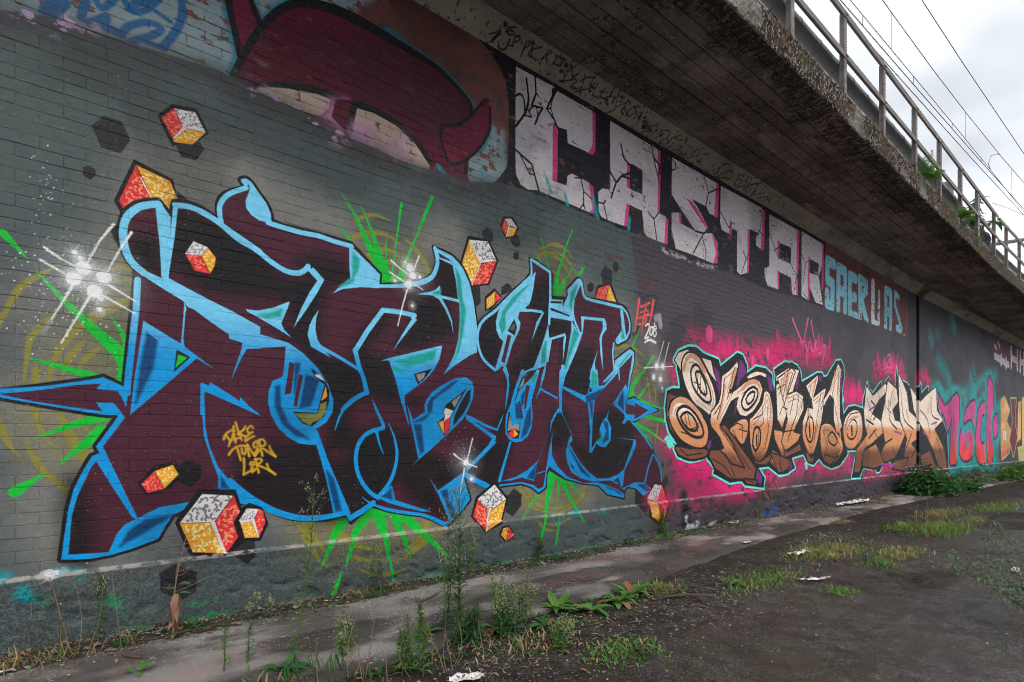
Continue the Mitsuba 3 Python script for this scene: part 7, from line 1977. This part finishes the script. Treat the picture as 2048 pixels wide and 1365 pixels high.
def tuft(x, y, n, h, spread_, seed, label, mats=(("leaf_green", .7), ("leaf_dry", .3)), cat="grass tuft", group="grass tufts on the asphalt", w=.006):
    r = np.random.default_rng(seed); key = thing("grass_tuft", label, cat, group); h *= .72; w *= 1.15
    for mat, share in mats:
        bl = []
        for k in range(int(1.9 * n * share)):
            a, b = r.normal(0, spread_[0]), r.normal(0, spread_[1]); g = r.uniform(0, 6.3); hh = h * r.uniform(.35, 1.2)
            bl.append(leaf((x + a, y + b, ground_z(x + a, y + b) - .005), (math.cos(g) * .55, math.sin(g) * .55, 1), hh, 1.25 * w * r.uniform(.6, 1.5), droop=r.uniform(.05, .7), seg=3, fold=.1))
        put(mikit.ply(gather(bl), mat), "blades" if mat != "leaf_dry" else "dry_blades", key, kind="stuff")
    return key
G = "green grass tuft on the asphalt,"
D7 = (("leaf_green", .45), ("leaf_dry", .55)); G8 = (("leaf_green", .85), ("leaf_dry", .15))
tuft(4.66, -1.66, 190, .16, (.12, .07), 1, "dry straw tuft at the right end of the dock row", D7)
tuft(3.15, -2.39, 230, .09, (.16, .10), 2, f"small {G} nearest the camera at the bottom middle", G8, w=.009)
tuft(5.78, -2.09, 620, .10, (.34, .13), 3, f"long low {G} left of the white strip of litter")
tuft(7.85, -1.98, 900, .15, (.42, .17), 4, "largest grass tuft on the asphalt, straw at its left", D7)
tuft(8.40, -2.58, 420, .13, (.28, .12), 5, f"straw-topped {G} right of the largest one", D7)
tuft(7.52, -2.64, 200, .12, (.10, .08), 6, f"small dense {G} in front of the straw-topped one", G8)
tuft(11.1, -2.45, 820, .24, (.40, .17), 7, "tall dense grass tuft with seed stalks, farther back on the right")
tuft(11.1, -1.95, 420, .13, (.36, .13), 8, f"low flat {G} left of the tall dense one", G8)
tuft(13.7, -1.9, 520, .14, (.60, .16), 9, f"brownish low {G} behind the tall dense one", D7)
tuft(15.8, -2.4, 620, .18, (.62, .16), 10, f"bright {G} farthest right")
tuft(5.92, -2.78, 130, .08, (.09, .07), 11, f"very small {G} beyond the white strip of litter", G8, w=.009)
tuft(11.0, -1.05, 130, .10, (.16, .06), 12, "small dry straw tuft on the pavement edge", (("leaf_dry", .9), ("leaf_green", .1)))
tuft(13.1, -2.5, 200, .10, (.3, .1), 13, f"thin {G} between the tall dense and the farthest one", D7)
tuft(2.52, -.14, 140, .16, (.16, .05), 14, "dark withered tuft at the wall foot below the green rays", (("leaf_brown", .6), ("leaf_green", .4)), group=None)
tuft(2.68, -1.85, 130, .13, (.30, .12), 15, "matted dry grass in front of the pavement edge at the bottom", (("leaf_dry", .8), ("leaf_green", .2)), group=None)
tuft(.22, -.22, 90, .26, (.22, .07), 16, "dry straw tangle at the wall foot in the left corner", (("leaf_dry", .75), ("leaf_green", .25)), group=None, w=.004)
tuft(1.30, -1.52, 90, .22, (.20, .10), 17, "fine dark grass around the leaning weed", (("leaf_dark", .8), ("leaf_dry", .2)), group=None)
tuft(7.0, -.12, 160, .12, (.14, .04), 18, "low grass at the foot of the feathery weed under the last cube", G8, group=None)
def stalks(x, y, n, h, seed, label, spread_=.12, mat="stem_dry"):
    r = np.random.default_rng(seed); key = thing("dry_stalks", label, "dry stalks")
    for k in range(n):
        o = np.array([x + r.normal(0, spread_), y + r.normal(0, spread_ * .4), ground_z(x, y)]); hh = h * r.uniform(.6, 1.1); e = o + [r.normal(0, .2) * hh, r.normal(0, .12) * hh, hh]
        put(mikit.ply(tube(curve(o, e, r.normal(0, .02, 3), 6), np.linspace(.003, .0016, 6), 5), mat, smooth=True), "stalk", key)
stalks(1.62, -1.66, 5, .36, 1, "pale dry stalks standing at the bottom edge, left of the tall bushy weed", .1)
stalks(2.02, -1.86, 8, .30, 2, "sheaf of bleached dry stalks at the bottom edge, below the tall bushy weed", .16)
stalks(.35, -.18, 7, .5, 3, "leaning dry stems among straw in the left corner", .14); stalks(.20, -.2, 6, .34, 5, "thin brown stems at the wall foot, far left", .1, "stem_brown")
stalks(11.2, -2.35, 9, .5, 4, "thin dry seed stalks rising from the tall dense tuft", .3)
r = np.random.default_rng(31); bl = []
for k in range(150):
    x = r.uniform(.4, 9.2); y = -.05 - abs(r.normal(0, .12)); q = r.integers(5, 14); hh = r.uniform(.03, .13)
    for _ in range(q): g = r.uniform(0, 6.3); bl.append(leaf((x + r.normal(0, .03), y + r.normal(0, .02), ground_z(x, y) + .02), (math.cos(g), math.sin(g), r.uniform(.3, 1.5)), hh * r.uniform(.5, 1.2), r.uniform(.008, .02), droop=r.uniform(.1, .6), seg=2))
for k in range(110):
    x = r.uniform(1.2, 4.6); y = apron_y(x) - abs(r.normal(0, .2)); hh = r.uniform(.03, .10)
    for _ in range(r.integers(4, 12)): g = r.uniform(0, 6.3); bl.append(leaf((x + r.normal(0, .03), y + r.normal(0, .03), ground_z(x, y) + .005), (math.cos(g), math.sin(g), r.uniform(.3, 1.5)), hh * r.uniform(.5, 1.2), r.uniform(.008, .018), droop=r.uniform(.1, .6), seg=2))
put(mikit.ply(gather(bl), "leaf_dark"), "ground_cover", label="low green seedlings along the wall foot and the pavement edge", cat="weeds", kind="stuff")
# dead plant before the black hexagon
key = thing("dead_plant", "withered plant with curled brown leaves before the black hexagon", "dead plant"); r = np.random.default_rng(4)
c = curve((.93, -.3, .04), (1.02, -.28, .74), (-.03, 0, 0), 8); tw = [tube(c, np.linspace(.006, .002, 8), 5)]
for t in np.linspace(.45, 1, 12):
    b = np.array([np.interp(t, np.linspace(0, 1, 8), c[:, k]) for k in range(3)]); g = r.uniform(0, 6.3); e = b + np.array([math.cos(g) * .14, math.sin(g) * .06, r.uniform(.0, .1)]) * r.uniform(.5, 1.2); tw.append(tube(curve(b, e, r.normal(0, .01, 3), 4), .0016, 4))
    for q in range(4): s = b + (e - b) * r.uniform(.4, 1); tw.append(tube([s, s + r.normal(0, .022, 3)], .001, 3))
put(mikit.ply(join(tw), "stem_dry"), "stem", key)
for k in range(9): v, f = leaf((.94 + r.normal(0, .012), -.3, .06 + .035 * k), (r.normal(0, .4), r.normal(0, .3), -.2 + .5 * r.random()), .1, .05, droop=1.1, seg=4, fold=.5); put(mikit.ply(trimesh.Trimesh(v, f, process=False), "leaf_brown", smooth=True), "leaf", key)
for z, w in ((.40, .05), (.34, .035)): v, f = leaf((.97, -.29, z), (.9, -.3, .1), .075, w, droop=.2, seg=4); put(mikit.ply(trimesh.Trimesh(v, f, process=False), "leaf_grey", smooth=True), "leaf", key)
key = thing("dead_plant", "dry brown-leaved stalk leaning from the foot of the dark plinth before the tan lettering", "dead plant")
put(mikit.ply(tube(curve((9.5, -.1, .05), (10.5, -.16, .78), (0, 0, .05), 7), .006, 5), "stem_brown"), "stem", key)
for k, (x, z) in enumerate(((10.3, .7), (10.1, .58), (10.42, .74), (10.0, .5))): v, f = leaf((x, -.14, z), (.2, -.4, -.6), .2, .09, droop=.3, seg=4, fold=.4); put(mikit.ply(trimesh.Trimesh(v, f, process=False), "leaf_brown", smooth=True), "leaf", key)
# shrubs at the far wall
def shrub(x, y, w, h, n, seed, label, mat="leaf_dark", ll=.11):
    r = np.random.default_rng(seed); key = thing("shrub", label, "shrub"); st, lv = [], []
    for k in range(26):
        g = r.uniform(0, 6.3); q = r.uniform(.3, 1); st.append(tube(curve((x, y, .02), (x + w[0] * math.cos(g) * q, y + w[1] * math.sin(g) * q, h * math.sqrt(max(.05, 1.1 - q * q)) * r.uniform(.6, 1)), (0, 0, .12), 5), [.01, .008, .006, .004, .002], 4, False))
    for k in range(n):
        g = r.uniform(0, 6.3); q = math.sqrt(r.random()); z = h * (1 - .75 * q ** 2) * r.uniform(.25, 1.0) * (1 + .35 * (meshkit.noise(np.array([math.cos(g) * 2 + 9, math.sin(g) * 2 + 9, q * 3.]), seed) - .5) * 2)
        p = np.array([x + w[0] * q * math.cos(g), y + w[1] * q * math.sin(g), max(z, .02)]) + r.normal(0, .05, 3); p[2] = max(p[2], .03)
        a = r.uniform(0, 6.3); lv.append(leaf(p, (math.cos(a), math.sin(a), r.uniform(-.3, .7)), ll * r.uniform(.6, 1.3), ll * .5 * r.uniform(.7, 1.2), droop=r.uniform(.1, .6), seg=2, fold=.15))
    put(mikit.ply(join(st), "stem_brown"), "stem", key); put(mikit.ply(gather(lv), mat), "foliage", key, kind="stuff")
shrub(18.6, -.55, (1.35, .62), .72, 1500, 1, "dark green leafy shrub at the wall joint, the larger of the two", ll=.17)
shrub(20.6, -.75, (1.5, .5), .34, 900, 4, "low green creeper spreading right from the leafy shrub", ll=.17)
shrub(28.5, -1.1, (2.6, .5), .6, 1500, 2, "green shrub at the foot of the far wall by the right edge", "leaf_green", .16)
shrub(24.2, -.62, (2.2, .35), .55, 800, 3, "dry brownish growth at the foot of the far wall between two shrubs", "leaf_grey", .14)
# big thin-leaved branch entering at the right
key = thing("overhanging_bush", "sparse bush with arching twigs and small bluish leaves at the right edge", "bush"); r = np.random.default_rng(8); st, lv, sd = [], [], []
root = np.array([5.35, -4.30, .0])
for k in range(11):
    e = root + np.array([r.uniform(.3, 2.2), r.uniform(-.1, .95), r.uniform(.12, .62)]) ; c = curve(root + r.normal(0, .08, 3) * [1, 1, .2], e, (0, 0, .12), 9); st.append(tube(c, np.linspace(.006, .0015, 9), 4, False))
    for t in np.linspace(.3, 1, 16):
        b = np.array([np.interp(t, np.linspace(0, 1, 9), c[:, q]) for q in range(3)])
        for q in range(2):
            g = r.uniform(0, 6.3); tip = b + np.array([math.cos(g), math.sin(g), r.uniform(-.1, .6)]) * r.uniform(.03, .13); st.append(tube([b, tip], .0009, 3, False))
            for _ in range(3): lv.append(leaf(b + (tip - b) * r.uniform(.3, 1), r.normal(0, 1, 3), r.uniform(.025, .05), .017, seg=2))
            if k % 2: sd += [leaf(tip + r.normal(0, .01, 3), r.normal(0, 1, 3) + [0, 0, 1], .02, .004, seg=1) for _ in range(2)]
put(mikit.ply(join(st), "stem_brown"), "twigs", key, kind="stuff"); put(mikit.ply(gather(lv), "leaf_grey"), "foliage", key, kind="stuff"); put(mikit.ply(gather(sd), "leaf_dry"), "seed_heads", key, kind="stuff")
# ferns and a sprig on the edge of the deck
def fern(x, y, z, n, L_, seed, label):
    r = np.random.default_rng(seed); key = thing("fern", label, "fern", "ferns growing on the edge of the deck")
    for k in range(n):
        g = r.uniform(math.pi * .9, math.pi * 2.1); o = np.array([x + r.normal(0, .12), y + r.normal(0, .02), z]); hh = L_ * r.uniform(.6, 1.1); c = curve(o, o + np.array([math.cos(g) * .9, math.sin(g) * .55, r.uniform(-.15, .55)]) * hh, (0, 0, .16 * hh), 9); lv = []
        d = np.gradient(c, axis=0)
        for q, t in enumerate(np.linspace(.12, 1, 15)):
            b = np.array([np.interp(t, np.linspace(0, 1, 9), c[:, m]) for m in range(3)]); dd = d[min(8, int(t * 8))]; s = np.cross(dd, (0, 0, 1)); s /= np.linalg.norm(s) + 1e-9
            for sg in (-1, 1): lv.append(leaf(b, sg * s + .5 * dd / np.linalg.norm(dd), hh * .24 * math.sin(math.pi * (t * .85 + .12)) + .01, hh * .045, droop=.2, seg=2))
        v, f = tube(c, np.linspace(.003, .001, 9), 3, False).vertices, tube(c, np.linspace(.003, .001, 9), 3, False).faces
        put(mikit.ply(gather(lv + [(v, f)]), "leaf_fern"), "frond", key)
fern(12.7, E_ + .03, EDGE_TOP + .02, 15, .46, 1, "bright green fern hanging over the deck edge, nearest the camera")
fern(15.7, E_ + .03, EDGE_TOP + .02, 14, .46, 2, "bright green fern on the deck edge under the leafy sprig")
fern(17.2, E_ + .03, EDGE_TOP, 6, .28, 3, "small yellowish fern on the deck edge, farthest of the three")
def sprig(o, e, n, ll, seed, label, mat="leaf_dark"):
    r = np.random.default_rng(seed); key = thing("sprig", label, "plant"); c = curve(o, e, (0, 0, .15), 8); lv = []; st = [tube(c, np.linspace(.012, .004, 8), 5, False)]
    for t in np.linspace(.25, 1, n):
        b = np.array([np.interp(t, np.linspace(0, 1, 8), c[:, k]) for k in range(3)]); g = r.uniform(0, 6.3); lv.append(leaf(b, (math.cos(g), math.sin(g) * .6, r.uniform(-.6, .5)), ll * r.uniform(.6, 1.2), ll * .26, droop=.3, seg=3, fold=.2))
    put(mikit.ply(join(st), "stem_brown"), "stem", key); put(mikit.ply(gather(lv), mat), "foliage", key, kind="stuff")
sprig((17.0, E_ + .25, EDGE_TOP), (18.9, E_ + .3, 7.62), 46, .26, 1, "leafy dark sprig rising behind the guard rail, its tip against the sky")
sprig((17.4, E_ + .2, EDGE_TOP), (17.9, E_ + .1, 6.9), 26, .24, 2, "lower leafy shoot in front of the guard rail beneath the dark sprig")
sprig((17.9, E_ + .2, 6.5), (19.2, E_ - .1, 6.95), 14, .26, 6, "narrow-leaved shoot pointing right across the wide rail post")
sprig((14.4, E_ + .3, EDGE_TOP), (14.55, E_ + .3, 7.42), 34, .09, 3, "thin upright weed against the sky left of the leafy sprig", "leaf_brown")
# yellow flowers
def flower(x, y, h, seed, label="small yellow flower", z0=None):
    r = np.random.default_rng(seed); z = ground_z(x, y) + (.03 if y > -.2 else 0); key = thing("yellow_flower", label, "flower", "yellow flowers along the wall")
    e = np.array([x + r.normal(0, .02), y - .01, z + h]); put(mikit.ply(tube(curve((x, y, z - .02), e, (.008, 0, 0), 5), .0013, 4), "stem_green"), "stem", key)
    pet = [leaf(e, (math.cos(g), math.sin(g) - .3, .35), .013, .006, droop=.1, seg=1, fold=.05) for g in np.linspace(0, 6.28, 13)[:-1]]; ico = trimesh.creation.icosahedron(); pet.append((ico.vertices * .0045 + e + [0, 0, .002], ico.faces))
    put(mikit.ply(gather(pet), "petal_yellow"), "flower_head", key)
for k, (x, y, h, where) in enumerate([(2.16, -0.12, 0.1, "left of two under the leftmost of the bottom green rays"), (2.15, -0.14, 0.14, "right of two under the leftmost of the bottom green rays"), (2.8, -0.06, 0.2, "lower of a pair at the wall, left of the tall bushy weed"), (2.84, -0.05, 0.26, "upper of a pair at the wall, left of the tall bushy weed"), (2.74, -0.6, 0.06, "beside the dark twig on the pavement"), (2.7, -0.66, 0.05, "lowest one beside the dark twig on the pavement"), (2.52, -0.74, 0.1, "alone on the pavement below the dark twig"), (2.3, -1.26, 0.14, "over the small rosette at the pavement edge"), (3.6, -0.6, 0.05, "alone on the pavement just right of the tall bushy weed"), (3.75, -0.1, 0.33, "high on a stem at the wall, right of the tall bushy weed"), (4.2, -0.35, 0.1, "leftmost of three behind the dock row"), (4.42, -0.3, 0.12, "middle of three behind the dock row"), (4.5, -0.36, 0.1, "rightmost of three behind the dock row"), (6.2, -0.2, 0.22, "before the wall left of the feathery weed"), (6.5, -0.55, 0.07, "leftmost of three in front of the feathery weed"), (6.75, -0.5, 0.08, "middle of three in front of the feathery weed"), (7.0, -0.5, 0.07, "rightmost of three in front of the feathery weed"), (9.1, -0.45, 0.12, "on the pavement before the dark plinth"), (5.1, -0.45, 0.07, "left of a pair midway between dock row and feathery weed"), (5.3, -0.5, 0.06, "right of a pair midway between dock row and feathery weed"), (0.33, -0.3, 0.36, "on a tall stem in the straw of the left corner"), (0.47, -0.06, 0.52, "on a tall stem left of the small slender weed"), (4.62, -4.05, 0.16, "lowest right one, in the bottom right corner"), (4.75, -4.12, 0.2, "upper one in the bottom right corner")]): flower(x, y, h, k, "small yellow flower " + where)
flower(.36, -.62, .02, 40, "yellow flower lying at the bottom edge near the left corner")

# ---------------------------------------------------------------- litter
bsdf("white_litter", lambda p, n, uv: mix(mix((.30, .27, .24), (.66, .65, .64), smoothstep(.3, .55, fbm(p.x * 24, p.y * 24, p.z * 24, octaves=4))), (.12, .10, .08), smoothstep(.6, .7, fbm(p.x * 40, p.y * 40, 3., octaves=3))), .8); bsdf("twig", (.085, .055, .04), .85)
def scrap(name, label, cat, x, y, lx, ly, rot, crumple, seed):
    n, mm = 16, 8; u, v = np.meshgrid(np.linspace(-.5, .5, n), np.linspace(-.5, .5, mm), indexing="ij"); r = np.random.default_rng(seed)
    P = np.stack([u * lx, v * ly * (1 - .5 * np.abs(u) + .5 * (meshkit.fbm(np.stack([u * 5, u * 0, u * 0 + seed], -1), 3, seed) - .5)), u * 0], -1); N_ = meshkit.fbm(P * 22 + seed, 3, seed); P[..., 2] = N_ * crumple; P[..., 1] += (N_ - .5) * crumple
    c, s = math.cos(rot), math.sin(rot); P = P @ np.array([[c, s, 0], [-s, c, 0], [0, 0, 1]]) + [x, y, ground_z(x, y) + .008]
    m = grid(P); v_ = np.vstack([m.vertices, m.vertices - [0, 0, .0015]]); f = np.vstack([m.faces, m.faces[:, ::-1] + len(m.vertices)]); put(mikit.ply(trimesh.Trimesh(v_, f, process=False), "white_litter"), name, label=label, cat=cat)
scrap("plastic_sheet", "long crumpled white plastic sheet on the pavement beside the dark plinth", "litter", 13.9, -.30, 1.7, .17, -.04, .10, 1)
scrap("torn_wrapper", "crumpled white wrapper at the left of the largest grass tuft", "litter", 7.4, -1.80, .36, .11, -.25, .05, 2)
scrap("paper_strip", "flat white strip of paper lying alone on the dark asphalt", "litter", 6.2, -2.44, .36, .08, -.45, .03, 3)
scrap("paper_scrap", "small white scrap on the pavement edge before the tan lettering", "litter", 7.5, -1.08, .17, .07, 0, .02, 4)
scrap("paper_strip", "white strip of paper on the asphalt at the right edge", "litter", 8.2, -3.72, .30, .07, .1, .03, 5)
scrap("crumpled_paper", "torn whitish paper at the bottom edge below the bushy weed", "litter", 2.06, -2.10, .20, .08, -.5, .05, 6)
scrap("crumpled_paper", "crumpled white paper in the bottom left corner", "litter", .06, -.30, .10, .06, .3, .03, 7)
scrap("paper_scrap", "whitish scrap of plaster at the foot of the wall where the plinth turns dark", "litter", 9.05, -.10, .26, .08, 0, .06, 8)
def stick(pts_, r, label): put(mikit.ply(tube(pts_, r, 6), "twig", smooth=True), "stick", label=label, cat="stick")
stick([(4.40, -1.86, .02), (4.60, -1.98, .03), (4.78, -2.13, .02)], .011, "brown stick lying on the asphalt right of the dock row")
stick([(.62, -.46, .05), (.70, -.56, .04)], .009, "short dark stick on the pavement near the left corner"); stick([(2.70, -.64, .04), (2.95, -.52, .045)], .008, "dark twig on the pavement below the yellow flowers")
stick([(.75, -.30, .07), (1.15, -.34, .09), (1.6, -.25, .10)], .004, "long reddish twig lying along the wall foot behind the pavement")
stick([(9.0, -.05, .06), (9.5, -.12, .52)], .006, "thin twig leaning on the dark plinth"); stick([(17.9, -1.3, .03), (18.5, -1.25, .05)], .012, "dark stick on the asphalt before the leafy shrub")
bsdf("dead_leaf", lambda p, n, uv: mix((.09, .05, .035), (.30, .20, .14), noise(p.x * 25, p.y * 25)), .85)
r = np.random.default_rng(77); lv = []
for k in range(700):
    x, y = (r.uniform(-.3, 4.8), -.06 - abs(r.normal(0, .2))) if k < 400 else (r.normal(3.4, 1.2), r.normal(-1.9, .3)); g = r.uniform(0, 6.3)
    lv.append(leaf((x, y, ground_z(x, y) + .012 + (.05 if y > -.2 else 0)), (math.cos(g), math.sin(g), r.uniform(-.1, .4)), r.uniform(.02, .065), r.uniform(.008, .025), droop=.2, seg=3, fold=.3))
put(mikit.ply(gather(lv), "dead_leaf"), "leaf_litter", label="small brown dead leaves strewn along the wall foot and pavement edge", cat="dead leaves", kind="stuff")
